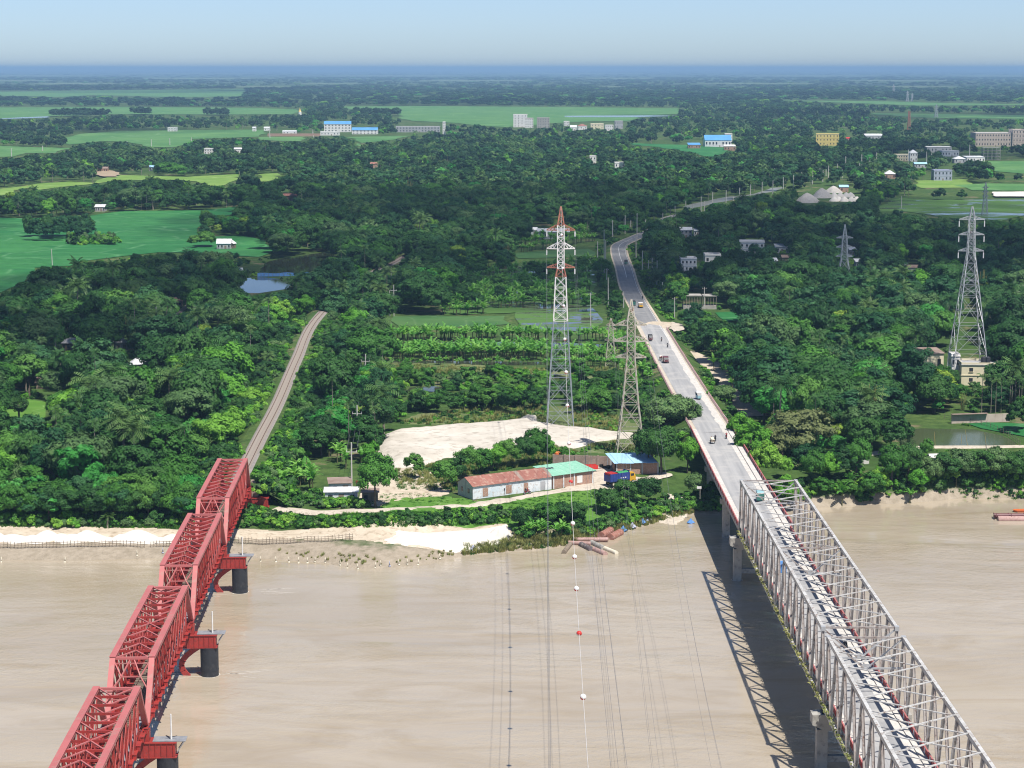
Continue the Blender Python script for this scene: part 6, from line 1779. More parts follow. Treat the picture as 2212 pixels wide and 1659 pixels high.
def scatter(y0, y1, step, wide, far=False, vfar=False):
    P = band(y0, y1, step, wide)
    x, y = P[:, 0], P[:, 1]
    z = ground_z(x, y)
    ok = (y - shore(x) > np.where(x > 60, 5.5, 23))
    q = to_q(np.stack([x, y, z], -1))
    ok &= ~in_any(NOTREE, q[:, 0], q[:, 1])
    dr = dist_line(RAILN, x, y); dd = dist_line(ROADN, x, y)
    ok &= (dr > np.where(y < 765, 6.5, 2.4)) & (dd > np.where(y < 1178, 8.5, 3.2))
    ok &= vnoise(x / (60 if not vfar else 260), y / (90 if not vfar else 420), 17) > (.10 if not far else .18 if not vfar else .30)
    x, y, z, q, dr, dd = x[ok], y[ok], z[ok], q[ok], dr[ok], dd[ok]
    u = g.random(len(x)); u2 = g.random(len(x)); u3 = g.random(len(x))
    spec = vnoise(x / 45, y / 60, 31); spec2 = vnoise(x / 120, y / 160, 37)
    kinds, sc = [], []
    for i in range(len(x)):
        d = y[i]
        if far:
            w = [3.6 + 3.0 * (spec[i] > .5), 2.6, .5 + 1.4 * (spec2[i] > .62), 1.8 if not vfar else .5]
            k = ('fardark', 'farmid', 'farbright', 'farpalm')[pick(w, u[i])]
            s_ = (.65 + .6 * u2[i]); sc.append(s_)
        else:
            nearb = max(0, min(1, (650 - d) / 130)); rt = float(x[i] > 60)
            w = [2.6 + 3.6 * (spec2[i] > .45) + (2.5 + 1.5 * rt) * (d > 760) - 1.8 * nearb, 2.0 - .8 * (d > 760), .35 + 2.3 * nearb * (spec[i] > .38), .6, .45 + 2.8 * nearb * (spec[i] < .62), .25 + 1.1 * nearb * (spec2[i] < .5), 1.3 + 1.6 * rt, .3 * rt, .14,
                 .6 + 1.2 * (spec[i] > .62), .2, .5 + .5 * (spec2[i] > .66), .14]
            k = ('dark', 'mid', 'bright', 'grey', 'emerald', 'yellow', 'teal', 'mast', 'sparse', 'coconut', 'date', 'areca', 'bamboo')[pick(w, u[i])]
            s = .52 + .95 * u2[i] ** 1.6
            if (dr[i] < 14 and d < 765) or (dd[i] < 14 and d < 1175): s = .35 + .35 * u2[i]
            elif k in ('coconut', 'areca'): s = 1.0 + .4 * u2[i]
            sc.append(s)
        kinds.append(k)
    sc = np.array(sc)
    H = np.array([PROTO[k][0]['H'] for k in kinds]) * sc; RR = np.array([PROTO[k][0]['R'] for k in kinds]) * sc
    bad = blocked(x, y, z, H, RR)
    # retry the blocked ones as small growth
    small = bad & (y < 1300)
    for i in np.where(~bad)[0]:
        PL.append((kinds[i], int(u3[i] * 997), x[i], y[i], z[i], ((sc[i] * (.82 + .4 * ((u3[i] * 7.3) % 1)), sc[i] * (.82 + .4 * ((u3[i] * 11.7) % 1)), sc[i] * (.85 + .35 * ((u3[i] * 5.1) % 1))) if not far else sc[i]) if not vfar else (sc[i] * (1.6 + y[i] / 6000), sc[i] * (1.6 + y[i] / 6000), sc[i] * 1.15), u3[i] * 6.28 if not vfar else 0.0, False))
    if small.any():
        idx = np.where(small)[0]
        s2 = .5 + .5 * u2[idx]
        b2_ = blocked(x[idx], y[idx], z[idx], 2.4 * s2, 1.6 * s2)
        for j, i in enumerate(idx):
            if not b2_[j]: PL.append(('shrub', int(u3[i] * 997), x[i], y[i], z[i], s2[j], u3[i] * 6.28, False))

def plant(kind, qx, qy, h=None, w=None, var=None, pinned=True, z=None):
    """a tree the photograph shows on its own: base pixel, height and crown width in metres"""
    x, y, zz = pxg(qx, qy)
    if z is not None: zz = z
    p = PROTO[kind]; v = var if var is not None else int(g.random() * len(p)); v %= len(p)
    s = (h / p[v]['H']) if h else 1.0
    sx = (w / 2 / p[v]['R']) if w else s
    if pinned and w and w >= 8: PROT.append((to_q([[x, y, zz + h * .62]])[0][:2], w * .5 * FQ / y, h * .33 * FQ / y, y))
    PL.append((kind, v, x, y, zz, (sx, sx, s), g.random() * 6.28, pinned))

EXPL = []
for a in (('mid', 811, 1096, 11, 8.2, 1), ('mid', 894, 1036, 6.6, 4.4, 2), ('mid', 962, 1062, 7.2, 5.6, 0), ('dark', 985, 1050, 7.0, 5.0, 2), ('mid', 1012, 1034, 7.5, 5.5, 0), ('mid', 1040, 1024, 6.5, 5.2, 2),
          ('bright', 1068, 1016, 6.4, 5.4, 0), ('mid', 1096, 1010, 6.8, 5.4, 0), ('dark', 1130, 1008, 7.2, 6.0, 0), ('mid', 1158, 1004, 8.2, 6.2, 1), ('bright', 1186, 1000, 6.2, 4.6, 0), ('mid', 1218, 1000, 4.4, 2.4, 2),
          ('dark', 1428, 1024, 11.5, 8.8, 0), ('dark', 1402, 1018, 10.0, 6.8, 1), ('bright', 1484, 1022, 9.0, 5.0, 0), ('grey', 1440, 945, 11.0, 12.5, 0), ('grey', 1482, 938, 9.5, 8.0, 0),
          ('dark', 1316, 1113, 5.9, 5.9, 1), ('dark', 1352, 1098, 6.6, 5.6, 0), ('dark', 1394, 1092, 6.3, 6.2, 1), ('dark', 1127, 1146, 4.8, 4.8, 1), ('mid', 1180, 1136, 4.6, 5.4, 1), ('dark', 1212, 1132, 4.8, 4.4, 0), ('dark', 1242, 1132, 4.8, 4.8, 1),
          ('grey', 1500, 1078, 6.0, 4.6, 0), ('brown', 1735, 992, 12.5, 15.5, 0), ('brown', 1690, 1000, 9.5, 9.0, 0), ('bright', 1625, 1010, 11.0, 8.0, 0), ('bright', 1600, 975, 9.0, 7.0, 1), ('grey', 1880, 968, 12.0, 14.0, 0), ('dark', 1925, 985, 11.5, 9.0, 2), ('dark', 1862, 990, 10.5, 8.0, 0),
          ('bright', 466, 985, 11.0, 10.5, 0), ('grey', 408, 935, 12.0, 12.8, 0), ('bright', 500, 965, 9.0, 9.0, 1), ('bright', 540, 905, 9.0, 7.0, 0), ('grey', 120, 862, 8.0, 9.0, 0), ('bright', 655, 692, 10.0, 8.5, 0), ('mid', 368, 392, 15.0, 27.0, 1),
          ('sparse', 470, 720, 13.0, 15.0, 0), ('sparse', 520, 728, 11.5, 12.0, 0)):
    plant(*a[:5], var=a[5])
plant('fan', 42, 928, 8.5, 5.2); plant('date', 232, 1142, 3.4, 3.6); plant('date', 690, 640, 8.5, 6.5); plant('date', 500, 915, 6.5, 4.6); plant('fan', 1578, 645, 12, 7.5)
for qx, qy in ((170, 835), (185, 832), (178, 842), (290, 900), (310, 880), (330, 890)): plant('bamboo', qx, qy, 9.5)
for qx, qy in ((206, 705), (285, 690), (300, 712), (147, 715), (137, 745), (10, 745), (225, 745), (250, 760), (270, 725), (120, 790), (30, 735)): plant('coconut', qx, qy, 11.5)
for qx, qy in ((1795, 880), (1820, 876), (1838, 882), (1885, 872), (2140, 895), (2150, 905), (2162, 892), (2185, 890), (2200, 896), (2180, 902), (2205, 905), (2120, 893)): plant('areca', qx, qy, 12.0 if qx > 2000 else 9.5)
for k in range(16): plant('mast', 1565 + k * 14 + g.uniform(-4, 4), 772 + g.uniform(-8, 10), 12.5 + g.uniform(-1.5, 1.5), 4.2)
# trees along the right bank
for qx, qy, kd, h, w in ((1752, 1070, 'mid', 7.5, 5.6), (1785, 1068, 'bright', 7.0, 5.2), (1815, 1062, 'dark', 8.5, 6.2), (1850, 1058, 'mid', 8.8, 6.4), (1885, 1052, 'mid', 8.4, 6.0), (1898, 1074, 'bright', 5.0, 4.8), (1925, 1068, 'mid', 9.0, 6.8), (1960, 1064, 'dark', 9.0, 6.5), (1985, 1072, 'bright', 7.0, 5.6), (2010, 1066, 'grey', 7.5, 5.6),
                       (2040, 1062, 'dark', 8.0, 7.0), (2075, 1060, 'grey', 8.0, 7.4), (2110, 1060, 'dark', 8.2, 7.4), (2145, 1058, 'grey', 8.0, 7.0), (2180, 1060, 'dark', 7.6, 7.0), (2215, 1060, 'dark', 7.8, 7.0), (1775, 1082, 'mid', 4.6, 4.6), (1832, 1078, 'mid', 4.0, 4.2), (1868, 1080, 'shrub', 2.6, 3.6), (1700, 1062, 'bright', 7.5, 6.0), (1655, 1040, 'bright', 8.5, 7.0),
                       (1958, 988, 'sparse', 6.0, 4.0), (2000, 1000, 'mid', 5.5, 3.4), (2195, 935, 'dark', 9.0, 5.4), (2212, 930, 'mid', 8.5, 5.0)):
    plant(kd, qx, qy + (9 if qy > 1040 and qx > 1690 else 0), h, w)
# clumps standing in the open fields
for k in range(30): plant(('dark', 'teal')[k % 2], 62 + 125 * g.random(), g.uniform(508, 521), g.uniform(9, 12.5), g.uniform(6, 9), pinned=False)
for k in range(34): plant('shrub', g.uniform(150, 252), g.uniform(518, 530), g.uniform(2.5, 5), g.uniform(4, 6), pinned=False)
for k in range(22): plant(('dark', 'mid')[k % 2], g.uniform(440, 575), g.uniform(492, 512), g.uniform(7, 11), g.uniform(6, 9), pinned=False)
for k in range(6): plant('mid', g.uniform(420, 462), g.uniform(532, 536), g.uniform(6, 8), g.uniform(6, 8), pinned=False)
for qa_, qb_, n_, y0_ in ((107, 240, 60, 252), (286, 321, 22, 248), (442, 488, 24, 250), (757, 865, 60, 250)):
    for k in range(n_): plant('fardark', g.uniform(qa_, qb_), y0_ + g.uniform(-1.5, 1), g.uniform(11, 17), g.uniform(11, 18), pinned=False)
# far banana plots with a few trees
for k in range(34):
    qx, qy = g.uniform(975, 1290), g.uniform(590, 676); plant(('dark', 'mid')[k % 2], qx, qy, g.uniform(5, 8.5), g.uniform(5, 8), pinned=False)
# low trees behind the sand yard
for k in range(48):
    while True:
        qx, qy = g.uniform(850, 1440), g.uniform(808, 908)
        if inside(NOTREE[5], np.array([qx]), np.array([qy]))[0] and not (1178 < qx < 1242 and qy > 880): break
    plant(('mid', 'dark', 'mid', 'bright')[k % 4], qx, qy, g.uniform(3.2, 6.2), g.uniform(3.2, 5.6), pinned=False)
for k in range(24):
    qx = g.uniform(865, 1175) if k < 12 else g.uniform(1245, 1420); plant(('dark', 'mid')[k % 2], qx, 893 - (qx - 865) * .03 + g.uniform(-6, 6) + (8 if qx > 1245 else 0), g.uniform(4.5, 7.0), g.uniform(4.5, 6.5), pinned=False)
# trees right above the left bank
for k in range(60):
    qx = g.uniform(-20, 425); plant(('mid', 'dark', 'emerald', 'teal', 'dark', 'mid')[k % 6], qx, g.uniform(1104, 1128), g.uniform(5.5, 9.5), g.uniform(5, 8), pinned=False)
# banana rows
def rows(q0, q1, n, kind='banana', jx=3.0, jy=1.7, sc=(.85, 1.15)):
    a = np.array(pxg(*q0)[:2]); b2 = np.array(pxg(*q1)[:2])
    for i in range(n):
        p = a + (b2 - a) * ((i + g.uniform(-.3, .3)) / n)
        x, y = p[0] + g.normal() * jx * .3, p[1] + g.normal() * jy
        PL.append((kind, int(g.random() * 997), x, y, float(ground_z(x, y)), g.uniform(*sc), g.random() * 6.28, True if kind == 'banana' else False))
rows((846, 737), (1180, 736), 52); rows((850, 733), (1100, 731), 34); rows((1100, 735), (1310, 738), 34)
rows((842, 778), (1180, 777), 66, sc=(.9, 1.25)); rows((840, 771), (1185, 769), 58, sc=(.9, 1.25)); rows((846, 764), (1185, 763), 44)
rows((1180, 774), (1310, 772), 20); rows((1180, 795), (1330, 792), 26, sc=(.6, .85)); rows((830, 789), (1150, 788), 40, sc=(.4, .6)); rows((1200, 783), (1330, 780), 22)
rows((1310, 745), (1400, 790), 22); rows((1300, 730), (1395, 770), 18); rows((1330, 800), (1420, 830), 12)
rows((960, 680), (1060, 678), 14); [rows((985 - k * 2, 600 + k * 10), (1280, 574 + k * 12), 30 + 2 * k, sc=(.9, 1.25), jy=2.5) for k in range(8)]
rows((1130, 545), (1290, 520), 40, sc=(.9, 1.2)); rows((1130, 532), (1290, 508), 36, sc=(.9, 1.2)); rows((1150, 520), (1280, 500), 30, sc=(.9, 1.2))
rows((580, 1045), (690, 1062), 12, jy=3); rows((570, 1030), (680, 1040), 12, jy=3); rows((720, 990), (770, 1015), 7, jy=3); rows((640, 1040), (680, 1048), 6)
rows((1125, 1160), (1230, 1162), 13, sc=(.6, .85), jy=1.2); rows((1545, 770), (1590, 850), 12, jx=4); rows((1520, 745), (1560, 790), 8, jx=3)
rows((1350, 1098), (1385, 1108), 2, sc=(.6, .7)); rows((1230, 998), (1215, 996), 2, sc=(.8, .9))
for qx, qy in ((1825, 1076), (1930, 1078), (2060, 1074), (2110, 1072), (1960, 1050), (400, 985), (318, 1010), (1800, 1075)): rows((qx, qy), (qx + 8, qy), 1)
# forest and woods
scatter(447, 560, 5.3, 1.25); scatter(560, 760, 5.8, 1.2); scatter(760, 1000, 6.4, 1.18); scatter(1000, 1500, 7.8, 1.15)
scatter(1500, 2600, 12.5, 1.12, True); scatter(2600, 5200, 27, 1.1, True); scatter(5200, 10500, 58, 1.08, True, True); scatter(10500, 20000, 150, 1.06, True, True); scatter(20000, 60000, 520, 1.05, True, True)
# bank and embankment shrubs
def shrubs(n, gen, sc=(.35, 1.0), hmax=2.5):
    P = np.array([gen() for _ in range(n)])
    x, y = P[:, 0], P[:, 1]; z = np.where(P[:, 2] == 0, ground_z(x, y), P[:, 2])
    s = g.uniform(sc[0], sc[1], n)
    b2_ = blocked(x, y, z, 2.2 * s, 1.5 * s)
    for i in range(n):
        if not b2_[i]: PL.append(('shrub', int(g.random() * 997), x[i], y[i], z[i], s[i], g.random() * 6.28, False))
def qrand(q):
    q = np.array(q, float); lo, hi = q.min(0), q.max(0)
    while True:
        p = g.uniform(lo, hi)
        if inside(q, np.array([p[0]]), np.array([p[1]]))[0]: return pxg(p[0], p[1])
shrubs(330, lambda: qrand([(530, 1104), (700, 1110), (900, 1108), (1090, 1100), (1110, 1128), (1000, 1136), (850, 1138), (700, 1140), (530, 1140)]), (.3, .8))
shrubs(60, lambda: qrand([(1110, 1120), (1270, 1110), (1290, 1150), (1200, 1165), (1110, 1165)]), (.3, .8))
shrubs(150, lambda: qrand([(1225, 1120), (1300, 1115), (1500, 1075), (1520, 1100), (1420, 1118), (1330, 1140), (1240, 1160)]), (.35, 1.0))
shrubs(120, lambda: qrand([(600, 1060), (690, 1070), (800, 1090), (790, 1100), (620, 1094), (580, 1080)]), (.4, .9))
shrubs(90, lambda: qrand([(1900, 985), (2212, 975), (2230, 1050), (1900, 1040)]), (.25, .7))
shrubs(60, lambda: qrand([(1500, 1060), (1560, 1050), (1590, 1100), (1510, 1108)]), (.4, .9))
shrubs(240, lambda: qrand([(870, 800), (1300, 815), (1400, 830), (1440, 905), (1300, 900), (1180, 880), (900, 890), (850, 905)]), (.5, 1.5))
shrubs(140, lambda: qrand([(860, 915), (1000, 885), (1180, 880), (1290, 890), (1400, 940), (1250, 925), (1150, 905), (1000, 918)]), (.2, .6))
shrubs(60, lambda: qrand([(1240, 965), (1390, 950), (1390, 990), (1250, 985)]), (.15, .5))
shrubs(120, lambda: qrand([(0, 1118), (420, 1112), (430, 1140), (0, 1138)]), (.4, 1.1))
shrubs(150, lambda: (lambda xx: (xx, float(shore(xx)) + g.uniform(1.5, 6)) + (0,))(g.uniform(60, 130)), (.35, 1.0))
def rail_side():
    k = int(g.integers(0, len(RAIL) - 30)); p = RAIL[k]; o_ = g.uniform(3.7, 11) * (1 if g.random() < .6 else -1)
    return (p.x + o_, p.y + g.uniform(-2, 2), max(GZ, RAIL_Z - .7 - (abs(o_) - 3.7) * .56))
shrubs(1500, rail_side, (.4, 1.25))
def road_side():
    k = int(g.integers(0, 115)); p = ROAD[k]; h = p.z - GZ; sd = 1 if g.random() < .5 else -1; o_ = g.uniform(6.2, 7 + 1.7 * h + 3)
    return (p.x + sd * o_, p.y + g.uniform(-2, 2), max(GZ, p.z - .3 - (o_ - 5.6) * .6))
shrubs(800, road_side, (.4, 1.15))
for qx, qy, n in ((60, 1125, 1),): pass

# ---------------------------------------------------------------- building them
CAT = dict(dark=('broadleaf_tree', 'tree'), mid=('broadleaf_tree', 'tree'), bright=('broadleaf_tree', 'tree'), grey=('broadleaf_tree', 'tree'), brown=('broadleaf_tree', 'tree'), sparse=('broadleaf_tree', 'tree'), mast=('mast_tree', 'tree'), emerald=('broadleaf_tree', 'tree'), yellow=('broadleaf_tree', 'tree'), teal=('broadleaf_tree', 'tree'),
           fardark=('woodland', 'tree'), farmid=('woodland', 'tree'), farbright=('woodland', 'tree'), farpalm=('palm_wood', 'palm'),
           coconut=('coconut_palm', 'palm'), date=('date_palm', 'palm'), fan=('fan_palm', 'palm'), areca=('areca_palm', 'palm'), banana=('banana_plant', 'banana plant'), shrub=('shrub', 'shrub'), bamboo=('bamboo_clump', 'bamboo'))
LOOK = dict(dark='dark green round crowned tree', mid='green leafy tree', bright='bright lime green tree', grey='dull grey green spreading tree', brown='brownish flowering tree', sparse='thin grey feathery tree', mast='narrow pointed mast tree', emerald='fresh emerald green tree', yellow='yellowish green tree', teal='blue green domed tree',
            coconut='drooping coconut palm', date='stiff leaved date palm', fan='round headed fan palm', areca='slender areca palm', banana='banana plant', shrub='low leafy shrub', bamboo='yellow cane bamboo clump')
LAND = [(m_[0], m_[1], m_[2]) for m_ in (
 (42, 895, 'the fan palm clearing'), (150, 740, 'the white farmhouse'), (262, 742, 'the hip roofed hut'), (300, 790, 'the pyramid roofed hut'), (380, 655, 'the footpath hut'), (490, 528, 'the paddy farmhouse'), (120, 495, 'the grove in the paddy'),
 (185, 835, 'the bamboo canes'), (410, 870, 'the big grey tree'), (470, 940, 'the lime green tree'), (60, 1150, 'the first sand heaps'), (200, 1150, 'the middle sand heaps'), (340, 1155, 'the last sand heaps'), (190, 1090, 'the sandy scar'), (415, 1095, 'the bare bank patch'),
 (490, 1040, 'the red bridge end'), (560, 1085, 'the red pier beam'), (545, 960, 'the near rail curve'), (610, 850, 'the middle of the track'), (660, 740, 'the far track end'), (580, 618, 'the dark pond'), (20, 740, 'the left picture edge'), (90, 620, 'the deep green paddy'), (0, 1000, 'the left picture border'), (250, 1000, 'the left bank wood'), (250, 620, 'the village wood'),
 (732, 1055, 'the tin huts'), (818, 1030, 'the round yard tree'), (760, 1000, 'the first power pole'), (772, 900, 'the second power pole'), (780, 830, 'the third power pole'), (806, 720, 'the fifth power pole'), (1010, 965, 'the sand yard'), (1090, 1035, 'the rusty shed'), (1230, 1025, 'the brick shed'), (1370, 1005, 'the blue roofed shed'),
 (1210, 880, 'the main pylon'), (1360, 900, 'the weathered pylon'), (1335, 1035, 'the lorry'), (1430, 1065, 'the pale bare ground'), (1275, 1175, 'the old pipes'), (1060, 1160, 'the broad sand banks'), (640, 1160, 'the right cane fence'), (900, 1110, 'the grass verge'),
 (900, 735, 'the upper banana row'), (1060, 738, 'the upper banana row end'), (900, 770, 'the lower banana row'), (1060, 772, 'the lower banana row end'), (1250, 765, 'the pylon side bananas'), (1360, 760, 'the roadside bananas'), (1200, 690, 'the flooded plot'), (1220, 525, 'the far banana plots'), (1080, 600, 'the bright far water'), (950, 850, 'the yard thicket'), (1300, 850, 'the pylon thicket'), (700, 780, 'the right rail slope'), (600, 1030, 'the yard banana clump'),
 (1545, 970, 'the viaduct'), (1480, 850, 'the left road edge'), (1560, 850, 'the right road edge'), (1420, 700, 'the dirt junction'), (1600, 870, 'the dirt track'), (1735, 940, 'the brown tree'), (1512, 655, 'the open shed'), (1625, 535, 'the tall white house'), (1490, 575, 'the white tank house'), (1822, 560, 'the slim pylon'), (2088, 650, 'the pale pylon'), (2010, 768, 'the left cream building'), (2120, 800, 'the cream building'), (2115, 905, 'the garden wall'), (2070, 945, 'the fish pond'), (2080, 992, 'the white tarpaulins'), (1850, 1055, 'the pale trodden ground'), (2180, 1110, 'the pontoon barge'), (1680, 1040, 'the grey bridge end'), (2000, 1060, 'the right bank'), (1680, 760, 'the mast trees'), (1850, 820, 'the right hand wood'), (1960, 690, 'the wood below the pale pylon'), (1720, 650, 'the shaded right wood'), (1340, 590, 'the road bend'))]
LQ = np.array([(a, b2) for a, b2, _ in LAND], float)
ORD = ['nearest', 'second', 'third', 'fourth', 'fifth', 'sixth', 'seventh', 'eighth', 'ninth', 'tenth', 'eleventh', 'twelfth', 'thirteenth', 'fourteenth', 'fifteenth', 'sixteenth', 'seventeenth', 'eighteenth', 'nineteenth', 'twentieth']
NAMED = {}
def name_place(o, look, p):
    s = p[5]; s = s[2] if hasattr(s, '__len__') else s
    q = to_q([[p[2], p[3], p[4] + PROTO[p[0]][0]['H'] * s * .5]])[0]
    d = LQ - q[:2]; k = int(np.argmin((d * [1, 1.3]) @ (d * [1, 1.3]).T if False else (d ** 2).sum(1)))
    dx, dy = q[0] - LQ[k][0], q[1] - LQ[k][1]
    way = ('left of ' if dx < 0 else 'right of ') if abs(dx) > abs(dy) else ('behind ' if dy < 0 else 'in front of ')
    NAMED.setdefault(look + '|' + way + LAND[k][2], []).append((math.hypot(dx, dy), o))
def finish_names():
    for key, lst in NAMED.items():
        look, place = key.split('|'); lst.sort(key=lambda t: t[0])
        for i, (_, o) in enumerate(lst):
            o['label'] = look + ' ' + place if len(lst) == 1 else '%s, %s one %s' % (look, ORD[min(i, 19)], place)
SINGLE = {'fan': None}
def size_of(p):
    s = p[5]; s = s[2] if hasattr(s, '__len__') else s
    return PROTO[p[0]][p[1] % len(PROTO[p[0]])]['H'] * s / p[3]
def in_view(p):
    s = p[5]; s = s[2] if hasattr(s, '__len__') else s
    q = to_q([[p[2], p[3], p[4] + PROTO[p[0]][0]['H'] * s * .6]])[0]
    return bool(-5 < q[0] < 2217 and 140 < q[1] < 1659)
groups = {}
for p in PL:
    groups.setdefault(CAT[p[0]][0], []).append(p)
LIMIT = dict(broadleaf_tree=285, mast_tree=40, coconut_palm=70, date_palm=30, fan_palm=9, areca_palm=60, banana_plant=240, shrub=200, bamboo_clump=25, woodland=0, palm_wood=0)
REF = {}           # kind/variant -> objects that the masses repeat
REST = {}
NTREE = 0
for nm, lst in groups.items():
    lst.sort(key=lambda p: (0 if in_view(p) else 1, -size_of(p)))
    lim = LIMIT[nm]
    for i, p in enumerate(lst):
        pr = PROTO[p[0]]; v = p[1] % len(pr); d = pr[v]; key = (p[0], v)
        if (i < lim and in_view(p)) or (key not in REF):
            look = LOOK.get(p[0], 'leafy tree standing')
            if nm == 'woodland': look = dict(fardark='dark green tree', farmid='green tree', farbright='pale green tree')[p[0]] + ' in the far woods'; 
            if nm == 'palm_wood': look = 'tall palm in the far woods'
            name = dict(woodland='broadleaf_tree', palm_wood='coconut_palm').get(nm, nm)
            sc = p[5] if hasattr(p[5], '__len__') else (p[5],) * 3
            if d['trunk'] is None:
                o = obj(name, d['crown'], None, (p[2], p[3], p[4]), p[6], sc); tag(o, look, CAT[p[0]][1], name.replace('_', ' ') + 's'); name_place(o, look, p)
                REF.setdefault(key, (o, None))
            else:
                e = empty(name, (p[2], p[3], p[4]), p[6], look, CAT[p[0]][1], name.replace('_', ' ') + 's'); e.scale = sc; name_place(e, look, p)
                t2 = obj(d['trunk'].name.split('.')[0], d['trunk'], e); c2 = obj(d['crown'].name.split('.')[0], d['crown'], e)
                REF.setdefault(key, (c2, t2))
            NTREE += 1
        else:
            REST.setdefault(nm, []).append(p)

finish_names()
def mass(name, label, lst, trunks):
    keys = sorted({(p[0], p[1] % len(PROTO[p[0]])) for p in lst})
    kid = {k: i for i, k in enumerate(keys)}
    me = bpy.data.meshes.new(name)
    me.from_pydata([(p[2], p[3], p[4]) for p in lst], [], [])
    a = me.attributes.new('rotz', 'FLOAT_VECTOR', 'POINT'); a.data.foreach_set('vector', np.array([(0, 0, p[6]) for p in lst], np.float32).ravel())
    a = me.attributes.new('scl', 'FLOAT_VECTOR', 'POINT'); a.data.foreach_set('vector', np.array([(p[5] if hasattr(p[5], '__len__') else (p[5],) * 3) for p in lst], np.float32).ravel())
    a = me.attributes.new('kid', 'INT', 'POINT'); a.data.foreach_set('value', np.array([kid[(p[0], p[1] % len(PROTO[p[0]]))] for p in lst], np.int32))
    o = bpy.data.objects.new(name, me); link(o); tag(o, label, kind='stuff')
    gt = bpy.data.node_groups.new(name, 'GeometryNodeTree')
    gt.interface.new_socket('Geometry', in_out='INPUT', socket_type='NodeSocketGeometry')
    gt.interface.new_socket('Geometry', in_out='OUTPUT', socket_type='NodeSocketGeometry')
    gi = gt.nodes.new('NodeGroupInput'); go = gt.nodes.new('NodeGroupOutput'); jn = gt.nodes.new('GeometryNodeJoinGeometry')
    def attr(nm_, ty_):
        x = gt.nodes.new('GeometryNodeInputNamedAttribute'); x.data_type = ty_; x.inputs[0].default_value = nm_
        return x.outputs[0]
    ra, sa, ka = attr('rotz', 'FLOAT_VECTOR'), attr('scl', 'FLOAT_VECTOR'), attr('kid', 'INT')
    for k in keys:
        cmpn = gt.nodes.new('FunctionNodeCompare'); cmpn.data_type = 'INT'; cmpn.operation = 'EQUAL'
        gt.links.new(ka, cmpn.inputs[2]); cmpn.inputs[3].default_value = kid[k]
        for ob in REF[k][:2 if trunks else 1]:
            if ob is None: continue
            oi = gt.nodes.new('GeometryNodeObjectInfo'); oi.transform_space = 'ORIGINAL'; oi.inputs[0].default_value = ob; oi.inputs[1].default_value = True
            ip = gt.nodes.new('GeometryNodeInstanceOnPoints')
            gt.links.new(gi.outputs[0], ip.inputs['Points']); gt.links.new(cmpn.outputs[0], ip.inputs['Selection'])
            gt.links.new(oi.outputs['Geometry'], ip.inputs['Instance']); gt.links.new(ra, ip.inputs['Rotation']); gt.links.new(sa, ip.inputs['Scale'])
            gt.links.new(ip.outputs[0], jn.inputs[0])
    gt.links.new(jn.outputs[0], go.inputs[0])
    md = o.modifiers.new('repeat', 'NODES'); md.node_group = gt
    return o
MASS_LABEL = dict(broadleaf_tree='dense mass of broadleaf trees filling the land', mast_tree='more mast trees', coconut_palm='coconut palms among the trees of the wood', date_palm='date palms among the trees', areca_palm='slender areca palms among the trees',
                  banana_plant='banana plants farther back in the plots', shrub='undergrowth of low shrubs along banks and verges', bamboo_clump='bamboo among the trees', woodland='far woods reaching to the horizon', palm_wood='palms in the far woods', fan_palm='fan palms')
MASS_NAME = dict(broadleaf_tree='forest', mast_tree='mast_tree_stand', coconut_palm='coconut_grove', date_palm='date_palm_grove', areca_palm='areca_grove', banana_plant='banana_grove', shrub='undergrowth', bamboo_clump='bamboo_grove', woodland='far_woodland', palm_wood='far_palm_wood', fan_palm='fan_palm_grove')
for nm, lst in REST.items():
    mass(MASS_NAME[nm], MASS_LABEL[nm], lst, nm not in ('broadleaf_tree', 'woodland', 'shrub'))
print('PLANTS', len(PL), {k: len(v) for k, v in groups.items()})
# ================================================================== vehicles, people and small things
def person(label, mats, loc, rz, ride=False, group=None):
    me = BODY[ride].copy()
    for m_ in mats: me.materials.append(M[m_])
    return tag(obj('person', me, None, loc, rz), label, 'person', group)

def wheel(parent, x, y, r, w=.12):
    wo = MB().tube((x - w / 2, y, r), (x + w / 2, y, r), r, r, 14).build('wheel', M['tyre'], parent)
    MB().tube((x - w / 2 - .01, y, r), (x + w / 2 + .01, y, r), r * .55, r * .55, 10).build('rim', M['grey_plate'], wo)
def motorbike(label, loc, rz, mat='bright_red', riders=((('skin', 'cloth_dark', 'cloth_dark'), 0),), rlab=None):
    e = empty('motorcycle', loc, rz, label, 'motorcycle')
    for y in (-.62, .68): wheel(e, 0, y, .3, .11)
    MB().beam((0, -.55, .55), (0, .35, .72), .26, .22).beam((0, .35, .75), (0, .62, .35), .08).build('frame', M[mat], e)
    MB().box((0, -.2, .76), (.26, .7, .1)).build('seat', M['black'], e)
    MB().beam((-.34, .42, 1.0), (.34, .42, 1.0), .05).beam((0, .42, 1.0), (0, .62, .4), .06).build('handlebar', M['black'], e)
    MB().ball((0, .55, .85), .11, 8, 6).build('headlight', M['white_paint'], e)
    c_, s_ = math.cos(rz), math.sin(rz)
    for i, (ms, dy) in enumerate(riders):
        person((rlab or 'rider in dark clothes on ' + label)[:110] if i == 0 else 'pillion passenger behind that rider', ms, (loc[0] - s_ * (dy - .12), loc[1] + c_ * (dy - .12), loc[2]), rz, True)
    return e
